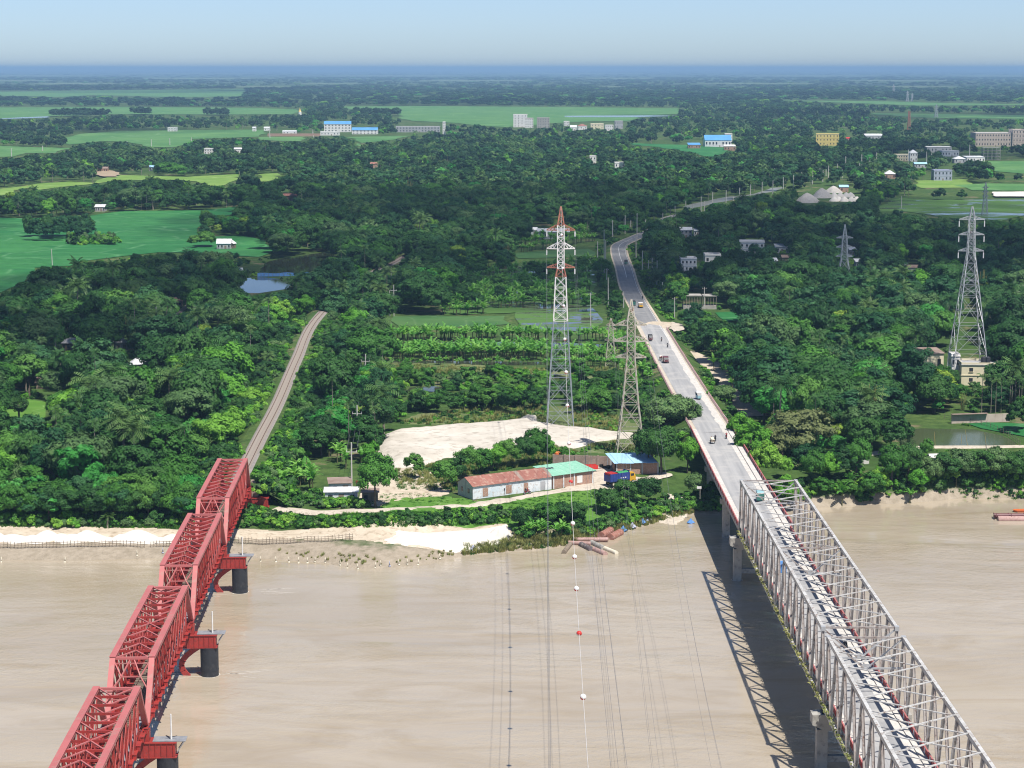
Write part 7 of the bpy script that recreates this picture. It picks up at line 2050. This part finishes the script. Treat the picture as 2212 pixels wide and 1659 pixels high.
def auto(label, loc, rz, body='auto_green', roof='black', s=1.0, load=None):
    """three wheeled taxi: rounded cab, canopy, one front wheel"""
    e = empty('auto_rickshaw', loc, rz, label, 'auto rickshaw'); e.scale = (s, s, s)
    MB().prism([(-.62, -1.25), (.62, -1.25), (.66, .3), (.34, 1.25), (-.34, 1.25), (-.66, .3)], .35, 1.0).build('body', M[body], e)
    vs = [(-.66, -1.3, 1.62), (.66, -1.3, 1.62), (.62, .75, 1.66), (-.62, .75, 1.66), (-.56, -1.2, 1.82), (.56, -1.2, 1.82), (.5, .6, 1.84), (-.5, .6, 1.84)]
    MB().add(vs, BOXF).build('canopy', M[roof], e)
    for sx in (-1, 1):
        for y in (-1.2, -.2): MB().beam((sx * .62, y, .95), (sx * .62, y, 1.65), .06).build('pillar', M['black'], e)
    MB().box((0, -1.22, 1.3), (1.2, .06, .7)).build('rear_panel', M[body], e)
    MB().add([(-.34, 1.2, 1.0), (.34, 1.2, 1.0), (.56, .72, 1.66), (-.56, .72, 1.66)], [(0, 1, 2, 3)]).build('windscreen', M['window'], e)
    MB().box((0, -.75, .98), (1.1, .5, .35)).build('seat', M['maroon'], e)
    for x, y in ((-.56, -.85), (.56, -.85), (0, 1.0)): wheel(e, x, y, .25, .12)
    for sx in (-1, 1): MB().ball((sx * .28, 1.2, .8), .08, 8, 6).build('headlight', M['white_paint'], e)
    return e
def cart_van(label, loc, rz, load_mat, cat='rickshaw van'):
    """flatbed tricycle with a heaped load"""
    e = empty('rickshaw_van', loc, rz, label, cat)
    MB().box((0, -.5, .62), (1.05, 1.7, .1)).build('bed', M['timber'], e)
    MB().beam((0, .3, .6), (0, 1.3, .75), .09).beam((0, 1.25, .4), (0, 1.15, 1.0), .07).beam((-.28, 1.12, 1.0), (.28, 1.12, 1.0), .05).build('frame', M['black'], e)
    for x, y in ((-.55, -.55), (.55, -.55), (0, 1.28)): wheel(e, x, y, .33, .07)
    c_, s_ = math.cos(rz), math.sin(rz)
    ld = MB()
    for i in range(6): ld.ball((random.uniform(-.3, .3), random.uniform(-1.0, 0), .95 + .14 * (i % 3)), .36, 9, 6, (1, 1.1, .7))
    o = ld.build('sack_load', M[load_mat], None, loc, rz, smooth=True); tag(o, 'heaped sacks on ' + label, 'load')
    person('rider pedalling ' + label, ('skin', 'cloth_red', 'cloth_dark'), (loc[0] - s_ * .55, loc[1] + c_ * .55, loc[2] + .05), rz, True)
def on_road(qx, qy):
    z = 9.0
    for _ in range(6):
        x, y = px(qx, qy, z); z = rz_(y) + .06
    return Vector((x, y, z))
def pickup(label, loc, rz, body, top, cargo=None):
    e = empty('pickup_truck', loc, rz, label, 'pickup truck')
    MB().box((0, -.9, .75), (1.7, 2.6, .5)).build('bed', M[body], e)
    MB().prism([(-.85, .45), (.85, .45), (.82, 2.1), (.6, 2.3), (-.6, 2.3), (-.82, 2.1)], .45, 1.15).add([(-.82, .45, 1.15), (.82, .45, 1.15), (.78, 1.75, 1.15), (-.78, 1.75, 1.15), (-.74, .5, 1.75), (.74, .5, 1.75), (.7, 1.3, 1.75), (-.7, 1.3, 1.75)], BOXF).build('cab', M[body], e)
    MB().add([(-.74, 1.78, 1.16), (.74, 1.78, 1.16), (.66, 1.34, 1.72), (-.66, 1.34, 1.72)], [(0, 1, 2, 3)]).build('windscreen', M['window'], e)
    MB().box((0, -.9, 1.75), (1.75, 2.7, .1)).box((0, -.9, 1.35), (1.6, 2.5, .7)).build('canopy', M[top], e)
    for sx in (-1, 1):
        for y in (-1.5, 1.4): wheel(e, sx * .78, y, .33, .2)
        MB().ball((sx * .6, 2.26, .8), .12, 8, 6).build('headlight', M['white_paint'], e)
    return e
T = math.pi                                   # heading toward the camera
p = on_road(1509, 862); auto('pale teal auto rickshaw on the dusty side of the road', p, T + .02, 'auto_teal', 'white_paint', 1.15)
p = on_road(1438, 783); pickup('maroon covered pickup following a white load', p, T, 'maroon', 'maroon')
p = on_road(1428, 778); cart_van('rickshaw van heaped with white sacks', p, T, 'cloth_white')
p = on_road(1405, 736); auto('dark roofed auto rickshaw on the left lane', p, T, 'maroon', 'black', 1.15)
p = on_road(1429, 737); motorbike('motorcycle near the dirt junction', p, T)
p = on_road(1442, 750); motorbike('motorcycle riding below the dirt junction', p, T, 'black')
p = on_road(1384, 664); pickup('yellow pickup with a white canopy', p, T, 'truck_yellow', 'white_paint')
p = on_road(1388, 646); motorbike('motorcycle ahead of the yellow pickup', p, 0, 'black')
p = on_road(1352, 571); auto('dark auto rickshaw coming round the bend', p, T - .1, 'auto_green', 'black', 1.2)
p = on_road(1369, 660); auto('green auto rickshaw at the left road edge', p, 0, 'auto_green', 'black', 1.1)
def on_deck(qx, qy): return Vector((*px(qx, qy, 10.27), 10.27))
p = on_deck(1538, 957); cart_van('rickshaw van with white bundles on the viaduct', p, 0.1, 'sack')
p = on_deck(1545, 952); motorbike('motorcycle beside the loaded rickshaw van', p, 0.1, 'black')
p = on_deck(1569, 947); motorbike('motorcycle on the right lane of the viaduct', p, 0.0, 'bright_red', riders=((('skin', 'cloth_red', 'cloth_dark'), 0),))
p = on_deck(1641, 1082); auto('dark green auto rickshaw entering the truss', p, 0.0, 'auto_green', 'auto_teal', 1.25)
p = on_deck(1688, 1238); auto('blue auto rickshaw seen through the truss members', p, 0.0, 'tarp_blue', 'tarp_blue', 1.15)
p = on_deck(1826, 1397); motorbike('motorcycle passing the joint of the two trusses', p, 0.2, 'black', riders=((('skin', 'cloth_white', 'cloth_dark'), 0),))

# ---- loaded lorry on the track
A, B = Vector(px(1304, 1053)), Vector(px(1379, 1042)); dv = (B - A).normalized(); rz = math.atan2(dv.y, dv.x)
tk = empty('lorry', ((A.x + B.x) / 2, (A.y + B.y) / 2, GZ + .2), rz, 'blue bodied lorry with yellow cab on the shed track', 'lorry')
MB().box((-.2, 0, .78), (7.6, .9, .22)).build('chassis', M['black'], tk)
cb = MB().box((-1.3, 0, 1.1), (5.6, 2.3, .14)).box((-1.3, -1.14, 2.0), (5.6, .08, 1.75)).box((-1.3, 1.14, 2.0), (5.6, .08, 1.75)).box((-4.08, 0, 1.8), (.08, 2.3, 1.4)).box((1.48, 0, 2.2), (.08, 2.3, 2.1))
cb.build('cargo_body', M['truck_blue'], tk)
for i in range(8): MB().box((-3.95 + i * .78, -1.2, 2.0), (.09, .08, 1.75)).build('stake', M['truck_blue'], tk)
for xx in (-.9, -.3, .35): MB().box((xx, -1.195, 1.75), (.36, .02, .26)).build('painted_panel', M['white_paint'], tk)
MB().prism([(1.7, -1.1), (3.3, -1.1), (3.55, -.95), (3.55, .95), (3.3, 1.1), (1.7, 1.1)], .75, 1.75).add([(1.75, -1.08, 1.75), (3.4, -1.08, 1.75), (3.4, 1.08, 1.75), (1.75, 1.08, 1.75), (1.8, -1.0, 2.65), (3.0, -1.0, 2.65), (3.0, 1.0, 2.65), (1.8, 1.0, 2.65)], BOXF).build('cab', M['truck_yellow'], tk)
MB().add([(3.41, -.95, 1.8), (3.41, .95, 1.8), (3.06, .9, 2.55), (3.06, -.9, 2.55)], [(0, 1, 2, 3)]).build('windscreen', M['window'], tk)
MB().box((2.45, -1.09, 2.15), (.9, .04, .55)).build('side_window', M['window'], tk)
MB().box((3.6, 0, .75), (.12, 2.2, .3)).build('bumper', M['grey_plate'], tk)
for x, y in ((2.6, -1.0), (2.6, 1.0), (-2.0, -1.0), (-2.0, 1.0), (-3.1, -1.0), (-3.1, 1.0)):
    w_ = MB().tube((x, y - .16, .46), (x, y + .16, .46), .48, .48, 16).build('wheel', M['tyre'], tk); MB().tube((x, y - .18, .46), (x, y + .18, .46), .26, .26, 10).build('rim', M['sack'], w_)
def truck_pt(x, y, z):
    return (tk.location.x + x * math.cos(rz) - y * math.sin(rz), tk.location.y + x * math.sin(rz) + y * math.cos(rz), tk.location.z + z)
for i in range(3):
    mb = MB()
    for j in range(4): mb.box((-.0, -.9 + j * .6, 0), (.62, .55, .42)).box((0, -.9 + j * .6, .24), (.54, .48, .06))
    o = mb.build('red_crates', M['bright_red'], None, truck_pt(-3.65 + i * .68, 0, 2.75), rz); tag(o, 'row of red crates on the lorry, %s from its tail' % ('first', 'second', 'third')[i], 'crates', 'red crates on the lorry')
V, F = [], []
for i in range(9):
    for j in range(7):
        V.append((-1.4 + i * .36, -1.12 + j * .373, 2.7 + .42 * math.sin(math.pi * j / 6) * (.75 + .25 * math.sin(i * 1.7)) + random.uniform(-.06, .06)))
F = [(i * 7 + j, (i + 1) * 7 + j, (i + 1) * 7 + j + 1, i * 7 + j + 1) for i in range(8) for j in range(6)]
n0 = len(V); V += [(v_[0], v_[1], 2.5) for v_ in V]; F += [(i * 7, n0 + i * 7, n0 + (i + 1) * 7, (i + 1) * 7) for i in range(8)] + [((i + 1) * 7 + 6, n0 + (i + 1) * 7 + 6, n0 + i * 7 + 6, i * 7 + 6) for i in range(8)]
o = MB().add(V, F).build('tarpaulin', M['tarp_green'], None, tuple(tk.location), rz); tag(o, 'green tarpaulin over the lorry load', 'tarpaulin')
CLEAR_LATE = None

# people and bike on the track
x, y = px(1139, 1069); motorbike('parked red motorcycle carrying two people by the shed', (x, y, GZ + .2), -1.2, 'bright_red', riders=((('skin', 'cloth_red', 'cloth_dark'), 0), (('skin', 'cloth_dark', 'cloth_dark'), -.45)))
x, y = px(1090, 1070); person('person in dark purple clothes walking beside the white shed', ('skin', 'cloth_dark', 'cloth_dark'), (x, y, GZ + .15), 1.2)
x, y = px(771, 1052); person('person in red standing between the huts', ('skin', 'cloth_red', 'cloth_dark'), (x, y, GZ), .4)
# things along the wall
x, y = px(1256, 1006); e = empty('gas_bottle_rack', (x, y, GZ), 0, 'rack of red gas bottles by the brick wall', 'rack')
for i in range(7):
    for j in range(2):
        b_ = MB().tube((-1.0 + i * .34, j * .36, 0), (-1.0 + i * .34, j * .36, 1.2), .14, .14, 8).build('bottle', M['black'], e); MB().tube((-1.0 + i * .34, j * .36, 1.2), (-1.0 + i * .34, j * .36, 1.9), .15, .12, 8).build('top', M['bright_red'], b_)
x, y = px(1277, 1020); e = empty('trailer', (x, y, GZ), .3, 'red frame trailer standing in the truck yard', 'trailer')
MB().box((0, 0, .9), (3.0, 1.5, .2)).box((0, -.7, 1.4), (3.0, .08, .8)).box((0, .7, 1.4), (3.0, .08, .8)).build('frame', M['bright_red'], e); MB().beam((1.5, 0, .85), (3.0, 0, .6), .12).build('drawbar', M['maroon'], e)
for sy in (-.75, .75): w_ = MB().tube((0, sy - .1, .42), (0, sy + .1, .42), .42, .42, 12).build('wheel', M['tyre'], e)
x, y = px(1204, 994); e = empty('fuel_drum', (x, y, GZ), 0, 'orange drum by the end of the brick wall', 'drum'); MB().tube((0, 0, 0), (0, 0, 1.9), 1.0, 1.0, 16).build('body', M['orange'], e); MB().tube((0, 0, 1.9), (0, 0, 2.05), .9, .7, 16).build('lid', M['orange'], e)
for i, qx in enumerate((1299, 1306, 1314)):
    x, y = px(qx, 1011 + i); e = empty('tyre_stack', (x, y, GZ), 0, '%s of the three tyre stacks by the wall' % ('leftmost', 'middle one', 'rightmost')[i], 'tyres', 'tyre stacks')
    for k in range(3 - i % 2): MB().tube((0, 0, .05 + k * .28), (0, 0, .31 + k * .28), .5, .5, 14).build('tyre', M['tyre'], e)
x, y = px(1512, 1078); e = empty('sign_board', (x, y, GZ), 0, 'small white board on a post beside the viaduct', 'sign'); MB().tube((0, 0, 0), (0, 0, 2.6), .05, .05, 6).build('post', M['pole'], e); MB().box((-.2, 0, 2.6), (1.0, .05, .6)).build('board', M['white_paint'], e)
x, y = px(1390, 975); e = empty('tin_sheet_stack', (x, y, GZ), .1, 'pale tin sheets stacked at the weathered pylon foot', 'sheets')
for k in range(3): MB().box((k * .1, 0, .1 + k * .12), (4.2, 1.7, .06)).build('sheet', M['roof_tin'], e)

# ---- sand heaps and cane fence on the bank
for i, (qx, qt, hw_) in enumerate(((-6, 1146, 20), (26, 1143, 24), (72, 1148, 20), (102, 1142, 24), (132, 1141, 22), (160, 1146, 20), (190, 1142, 22), (226, 1148, 20), (262, 1146, 22), (297, 1141, 26), (342, 1149, 20), (372, 1146, 20))):
    heap('white sand heap on the bank, number %s from the picture edge' % ('one', 'two', 'three', 'four', 'five', 'six', 'seven', 'eight', 'nine', 'ten', 'eleven', 'twelve')[i], qx, 1162 + (i % 3), qt + 3 + 4 * ((i * 5) % 3), hw_ * (1.5 + .3 * ((i * 7) % 4)), M['white_sand'], 'sand_heap', 'sand heaps along the bank', z0=2.25, flat=None, seed=30 + i)
for i, (qx, qb, qt, hw_) in enumerate(((872, 1172, 1152, 42), (960, 1174, 1156, 46), (1030, 1168, 1148, 44), (1080, 1158, 1138, 34))):
    heap('broad pale sand bank, %s right of the cane fence' % ('first', 'second', 'third', 'fourth')[i], qx, qb, qt, hw_, M['white_sand'], 'sand_heap', 'broad sand banks', z0=None, flat=None, seed=60 + i)
def cane_fence(label, q0, q1, n):
    a, b2 = Vector((*px(*q0, 1.9), 0)), Vector((*px(*q1, 1.9), 0))
    e = empty('cane_fence', (a.x, a.y, 0), 0, label, 'fence'); rr2 = random.Random(int(q0[0]))
    zs = []
    for i in range(n):
        p_ = a.lerp(b2, i / (n - 1)); z = float(ground_z(p_.x, p_.y)); zs.append((p_, z))
        MB().tube((p_.x - a.x, p_.y - a.y + rr2.uniform(-.1, .1), z - .2), (p_.x - a.x + rr2.uniform(-.12, .12), p_.y - a.y, z + 1.35 + rr2.uniform(-.15, .25)), .06, .05, 5).build('stake', M['timber'], e)
    for h in (.35, .75, 1.15):
        MB().path([Vector((p_.x - a.x, p_.y - a.y - .07, z + h)) for p_, z in zs], .05, 4).build('rail', M['timber'], e)
cane_fence('long cane fence in front of the sand heaps', (-30, 1179), (312, 1175), 46)
cane_fence('short cane fence left of the red bridge', (325, 1175), (380, 1175), 9)
cane_fence('cane fence right of the red bridge', (500, 1172), (762, 1171), 36)
STK = [(563, 1217), (596, 1217), (624, 1217), (645, 1217), (664, 1217), (680, 1215), (702, 1216), (735, 1222), (750, 1228), (773, 1230), (810, 1227), (822, 1222), (842, 1224), (862, 1221), (880, 1220), (903, 1221), (950, 1208), (3, 1218), (140, 1217), (296, 1201), (352, 1195)]
STK.sort()
for i, (qx, qy) in enumerate(STK):
    x, y, z = pxg(qx, qy); z = max(-.1, z)
    e = empty('net_stake', (x, y, z), random.uniform(0, 6), 'tilted stake with a pale net bag, %s from the left' % ordinal(i), 'stake', 'net stakes along the water edge')
    tl = random.uniform(-.3, .3)
    MB().tube((0, 0, -.4), (tl, 0, 1.7), .05, .04, 5).build('stake', M['bamboo'], e)
    MB().tube((tl * .5, 0, .5), (tl, 0, 1.75), .22, .05, 7).ball((0, 0, .15), .38, 8, 6, (1, .8, .7)).build('net_bag', M['sack'] if i not in (3, 16) else M['lilac_wall'], e, smooth=True)
    e.scale = (.7,) * 3
# ---- pipes and pontoons lying at the bank
def pipe(label, q0, q1, r, mat, z=.35, cap=True, group=None):
    a, b2 = Vector((*px(*q0, z), z)), Vector((*px(*q1, z), z))
    o = MB().tube((0, 0, 0), b2 - a, r, r, 16, cap).tube((b2 - a) * .02, (b2 - a) * .05, r * 1.06, r * 1.06, 16).tube((b2 - a) * .93, (b2 - a) * .96, r * 1.06, r * 1.06, 16).build('pipe', mat, None, a)
    return tag(o, label, 'pipe', group)
pipe('upper fat rusty pipe section at the water edge', (1298, 1158), (1319, 1146), .85, M['rust_pipe'], .8)
pipe('lower fat rusty pipe section in the shallows', (1318, 1162), (1340, 1150), .82, M['rust_pipe'], .4)
pipe('long pinkish pipe lying along the shore', (1228, 1165), (1314, 1165), .42, M['pale_pipe'], .6)
pipe('shorter pinkish pipe below the long one', (1228, 1172), (1276, 1174), .42, M['pale_pipe'], .4)
pipe('dark floating pontoon with a pale end', (1255, 1176), (1277, 1187), .6, M['dark_pipe'], .25)
pipe('grey weedy pontoon among the floating pipes', (1278, 1172), (1304, 1184), .55, M['concrete'], .25)
pipe('brownish pontoon floating outermost', (1282, 1186), (1308, 1197), .55, M['pale_pipe'], .2)
pipe('pale timber coloured pontoon beside it', (1303, 1183), (1332, 1195), .45, M['sack'], .2)
pipe('short brown pontoon left of the pile', (1218, 1193), (1232, 1175), .48, M['timber'], .3)
for i, (qx, qy) in enumerate(((1344, 1146), (1364, 1139), (1386, 1130), (1398, 1124), (1490, 1146), (1020, 1188))):
    x, y, z = pxg(qx, qy); z = max(0, z)
    V = [(random.uniform(-.7, .7), random.uniform(-.5, .5), random.uniform(0, .9)) for _ in range(7)]
    mb = MB()
    mb.tube((0, 0, 0), (.3, .2, 1.1), .75, .08, 8).tube((.7, .1, 0), (.6, .3, .6), .5, .1, 8)
    o = mb.build('fishing_net', M['tarp_blue'] if i % 2 == 0 else M['lilac_wall'], None, (x, y, z - .05)); tag(o, 'crumpled blue net on the muddy bank, %s from the old pipes' % ordinal(i), 'net', 'nets on the bank')
# ---- barge and boat at the right edge
x, y = px(2150, 1122, .2); e = empty('dredge_pontoon', (x, y, 0), -.03, 'rusty pontoon barge at the right edge of the river', 'barge')
L_ = 14
MB().tube((0, 1.6, .75), (L_, 1.6, .75), .5, .5, 14).build('pipe', M['maroon'], e); MB().tube((.6, 0, .25), (9.6, 0, .25), .75, .75, 16).build('float', M['pale_pipe'], e); MB().tube((.3, 3.0, .2), (L_, 3.0, .2), .7, .7, 16).build('float', M['rust_pipe'], e)
for xx in (.2, 3.5, 7, 10.4): MB().box((xx, 1.5, .95), (.18, 3.6, .16)).box((xx, .0, 1.2), (.1, .1, .7)).build('cross_frame', M['maroon'], e)
x, y = px(2187, 1105, .1); e = empty('work_boat', (x, y, 0), .05, 'small orange work boat behind the pontoon', 'boat')
MB().add([(0, 0, .55), (.8, -.9, .5), (7, -1.0, .5), (7, 1.0, .5), (.8, .9, .5), (.6, 0, -.2), (1.2, -.6, -.2), (7, -.7, -.2), (7, .7, -.2), (1.2, .6, -.2)], [(0, 1, 2, 3, 4), (9, 8, 7, 6, 5), (0, 5, 6, 1), (1, 6, 7, 2), (2, 7, 8, 3), (3, 8, 9, 4), (4, 9, 5, 0)]).build('hull', M['orange'], e)
MB().box((4.8, 0, .95), (2.0, 1.3, .9)).build('wheelhouse', M['maroon'], e)
# ---- blue pond net
a, b2 = Vector((*px(556, 598), GZ)), Vector((*px(668, 596), GZ)); e = empty('pond_net', a, 0, 'long blue net strung across the pond', 'net')
pts = [a.lerp(b2, i / 14) - a for i in range(15)]
for i, p_ in enumerate(pts):
    MB().tube(p_, p_ + Vector((0, 0, 1.9)), .06, .05, 5).build('stake', M['timber'], e)
    if i < 14:
        q_ = pts[i + 1]; z1, z2 = 1.6 + .2 * math.sin(i), 1.6 + .2 * math.sin(i + 1)
        MB().add([p_ + Vector((0, 0, .1)), q_ + Vector((0, 0, .1)), q_ + Vector((0, .3, z2)), p_ + Vector((0, .3, z1))], [(0, 1, 2, 3)]).build('netting', M['tarp_blue'], e)
# dark net fence by the fish pond
qs_ = [(2040, 905), (2085, 912), (2130, 922), (2165, 936), (2190, 952), (2206, 966)]
P_ = [Vector((*px(*q_), GZ)) for q_ in qs_]; e = empty('net_fence', P_[0], 0, 'dark net fence curving round the fish pond', 'fence')
for i, p_ in enumerate(along(smooth_line(P_, 8), 2.2)):
    MB().tube(p_[0] - P_[0], p_[0] - P_[0] + Vector((0, 0, 1.5)), .05, .05, 5).build('stake', M['timber'], e)
ln = smooth_line(P_, 8)
for hh_ in (.5, 1.1): MB().path([q_ - P_[0] + Vector((0, 0, hh_)) for q_ in ln], .03, 4).build('rope', M['black_steel'], e)
# canes standing in the pond
for i, (qx, qb, h) in enumerate(((2090, 964, 4.5), (2020, 962, 3.5), (2130, 960, 3), (2076, 962, 3))):
    x, y = px(qx, qb); o = MB().tube((0, 0, 0), (random.uniform(-.8, .8), 0, h), .06, .04, 5).build('pond_cane', M['bamboo'], None, (x, y, GZ)); tag(o, 'thin cane in the fish pond, %s tallest' % ordinal(i), 'cane', 'canes in the fish pond')

# ---- grass tufts (nobody could count them)
def tuft_mesh(name, mat, seed, n, h, spread):
    g_ = random.Random(seed); V, F = [], []
    for k in range(n):
        a = g_.uniform(0, 6.28); b0 = Vector((math.cos(a) * g_.uniform(0, spread), math.sin(a) * g_.uniform(0, spread), -.05))
        d = Vector((math.cos(a) * g_.uniform(.1, .6), math.sin(a) * g_.uniform(.1, .6), 1)).normalized() * h * g_.uniform(.6, 1.2)
        w_ = Vector((-math.sin(a), math.cos(a), 0)) * .09
        n1 = len(V); V += [b0 - w_, b0 + w_, b0 + d]; F.append((n1, n1 + 1, n1 + 2))
    return rmesh(name, [tuple(v_) for v_ in V], F, M[mat])
TUFT = [('grass_tuft', tuft_mesh('grass_tuft', 'leaf_bright', 1, 34, .55, .6)), ('grass_tuft', tuft_mesh('grass_tuft', 'leaf_mid', 2, 34, .7, .6)), ('reed_tuft', tuft_mesh('reed_tuft', 'leaf_dry', 3, 40, 1.25, .55))]
PROTO['tuft'] = [dict(crown=t_[1], trunk=None, H=.7, R=.6) for t_ in TUFT]
def tufts(polys, n, kinds, sc, zz=GZ):
    out = []
    for _ in range(n):
        q = polys[int(g.random() * len(polys))]; x, y = qrand(q)[:2]
        out.append(('tuft', kinds[int(g.random() * len(kinds))], x, y, float(ground_z(x, y)), g.uniform(*sc), g.random() * 6.28, False))
    return out
TP = []
TP += tufts([[(780, 1070), (900, 1066), (1020, 1084), (1180, 1072), (1300, 1060), (1390, 1070), (1300, 1112), (1100, 1126), (840, 1116)]], 1500, (0, 1, 1), (.35, .8))
TP += tufts([[(560, 1106), (1090, 1108), (1100, 1136), (560, 1142)]], 1500, (0, 1), (.6, 1.3))
TP += tufts([[(860, 915), (1000, 884), (1180, 878), (1300, 888), (1395, 930), (1390, 980), (1250, 968), (1250, 928), (1150, 908), (1000, 920)]], 1700, (0, 1, 2), (.6, 1.2))
TP += tufts([[(835, 790), (1180, 800), (1380, 795), (1400, 815), (1100, 815), (830, 803)]], 900, (0, 1, 2), (.6, 1.2))
TP += tufts([[(850, 1005), (990, 1000), (1180, 965), (1250, 975), (1200, 1003), (990, 1060), (860, 1060)]], 1300, (1, 1, 2), (.5, 1.0))
TP += tufts([[(0, 1116), (420, 1112), (440, 1142), (0, 1138)]], 1300, (1, 1, 0), (.6, 1.2))
TP += tufts([[(1000, 1178), (1110, 1160), (1230, 1150), (1320, 1142), (1480, 1098), (1500, 1108), (1340, 1150), (1210, 1180), (1000, 1200)]], 700, (2, 2, 1), (.5, 1.1))
TP += tufts([[(560, 1186), (800, 1202), (980, 1188), (980, 1205), (800, 1222), (700, 1212)]], 60, (2,), (.25, .6))
TP += tufts([[(1900, 975), (2212, 968), (2230, 1050), (1920, 1045)], [(2060, 915), (2212, 920), (2212, 945)]], 1100, (0, 1), (.6, 1.2))
for i, (nm, me) in enumerate(TUFT):
    p_ = next(p_ for p_ in TP if p_[1] == i)
    o = obj(nm, me, None, (p_[2], p_[3], p_[4]), 0, p_[5]); tag(o, ('fresh green grass tuft on the bank', 'dark green grass tuft on the bank', 'dry reed tuft at the shore')[i], kind='stuff')
    REF[('tuft', i)] = (o, None)
bl = blocked(np.array([t_[2] for t_ in TP]), np.array([t_[3] for t_ in TP]), np.array([t_[4] for t_ in TP]), np.full(len(TP), .5), np.full(len(TP), .3))
TP = [t_ for t_, b_ in zip(TP, bl) if not b_]
mass('grass', 'grass and dry reeds on the verges and bank', TP, False)

# ---- foam and eddies where the river passes the piers
M['foam'] = surf('foam', (0.62, 0.58, 0.52), (0.50, 0.45, 0.38), 0.6, 1.5, 0.3)
def foam(cx, cy_, r, seed):
    g_ = random.Random(seed); mb = MB()
    na = 26; ph = [g_.uniform(.05, .32) for _ in range(na)]
    V = [(cx + (r + .02) * math.cos(6.2832 * k / na), cy_ + (r + .02) * math.sin(6.2832 * k / na), .012) for k in range(na)] + [(cx + (r + ph[k]) * math.cos(6.2832 * k / na), cy_ + (r + ph[k]) * math.sin(6.2832 * k / na), .008) for k in range(na)]
    mb.add(V, [(k, (k + 1) % na, na + (k + 1) % na, na + k) for k in range(na)])
    for q in range(7):
        L_ = g_.uniform(2.5, 9); y0_ = cy_ + g_.uniform(-1.3, 1.3) * r; x0_ = cx + r + g_.uniform(.2, 3); w_ = g_.uniform(.04, .12); V = []
        for k in range(9):
            t_ = k / 8; yy = y0_ + (y0_ - cy_) * t_ * .9 + .25 * math.sin(t_ * 7 + q); ww = w_ * math.sin(3.1416 * (t_ * .9 + .05))
            V += [(x0_ + t_ * L_, yy - ww, .01), (x0_ + t_ * L_, yy + ww, .01)]
        mb.add(V, [(2 * k, 2 * k + 2, 2 * k + 3, 2 * k + 1) for k in range(8)])
    tag(mb.build('foam', M['foam']), 'pale foam trailing from a bridge pier', kind='stuff')
for k in range(1, 5):
    for sx in (-1, 1):
        lx, ly = sx * 5.6, -RL * k
        foam(JX + lx * math.cos(JA) - ly * math.sin(JA), JY + lx * math.sin(JA) + ly * math.cos(JA), 1.5, k * 2 + sx)
for k, yy in enumerate((Y0 + EO, Y0 + EO - (LT + 2 * EO))):
    for sx in (-1, 1): foam(BX + sx * 5.55, yy, 1.0, 40 + k * 2 + sx)
# ================================================================== air: haze and passing clouds
hb = MB().box((0, 81000, 60.5), (200000, 170000, 127.0)).build('haze', None)
m = bpy.data.materials.new('haze'); m.use_nodes = True
n = m.node_tree
n.nodes.remove(n.nodes['Principled BSDF'])
pv = n.nodes.new('ShaderNodeVolumePrincipled')
pv.inputs['Color'].default_value = (0.42, 0.69, 1.0, 1)
pv.inputs['Density'].default_value = 0.000072
pv.inputs['Anisotropy'].default_value = 0.0
n.links.new(pv.outputs[0], n.nodes['Material Output'].inputs['Volume'])
hb.data.materials.clear(); hb.data.materials.append(m)
tag(hb, 'thin blue haze in the air', kind='stuff')

m, n, b = new_mat('cloud')
b.inputs['Base Color'].default_value = (0.9, 0.9, 0.9, 1); b.inputs['Roughness'].default_value = 1.0; b.inputs['Specular IOR Level'].default_value = 0
tp = n.nodes.new('ShaderNodeBsdfTransparent'); mx = n.nodes.new('ShaderNodeMixShader')
thin = n.nodes.new('ShaderNodeMath'); thin.operation = 'MULTIPLY'; thin.inputs[1].default_value = 0.25
n.links.new(ramp(n, noise(n, 0.012, 5, 0.65, world_space=True), 0.30, 0.70), thin.inputs[0]); n.links.new(thin.outputs[0], mx.inputs[0])
n.links.new(tp.outputs[0], mx.inputs[1]); n.links.new(b.outputs[0], mx.inputs[2]); n.links.new(mx.outputs[0], n.nodes['Material Output'].inputs['Surface'])
M['cloud'] = m
def cloud(gx, gy, rx, ry, seed, alt=1000.0):
    """a flat-bottomed cumulus high above; its shadow falls at gx, gy"""
    k = (alt - GZ) / SUNV.z
    cx, cy_ = gx + SUNV.x * k, gy + SUNV.y * k
    gg = random.Random(seed); mb = MB()
    for i in range(34):
        a = gg.uniform(0, 6.28); r = math.sqrt(gg.random())
        s = gg.uniform(.14, .40) * min(rx, ry)
        mb.ball((cx + math.cos(a) * r * (rx - s * .6), cy_ + math.sin(a) * r * (ry - s * .6), alt + gg.uniform(0, .25) * s), s, 14, 9, (1.2, 1.0, .5))
    o = mb.build('cloud', M['cloud'], smooth=True)
    tag(o, 'fair weather cloud high overhead', kind='structure')
for a in ((-190, 800, 120, 180, 1), (-40, 960, 150, 175, 2), (140, 1010, 150, 170, 3), (290, 1010, 150, 150, 16), (60, 1260, 260, 200, 17), (-420, 1300, 120, 150, 4), (340, 1300, 230, 190, 5), (-90, 1480, 190, 120, 6), (170, 1500, 190, 120, 7),
          (-900, 3200, 500, 260, 8), (500, 2300, 300, 200, 9), (900, 4200, 700, 380, 10), (-800, 5600, 1100, 500, 11), (1400, 6800, 1100, 500, 12), (-2000, 8800, 1800, 900, 13), (2200, 11500, 2200, 1000, 14)):
    cloud(*a)
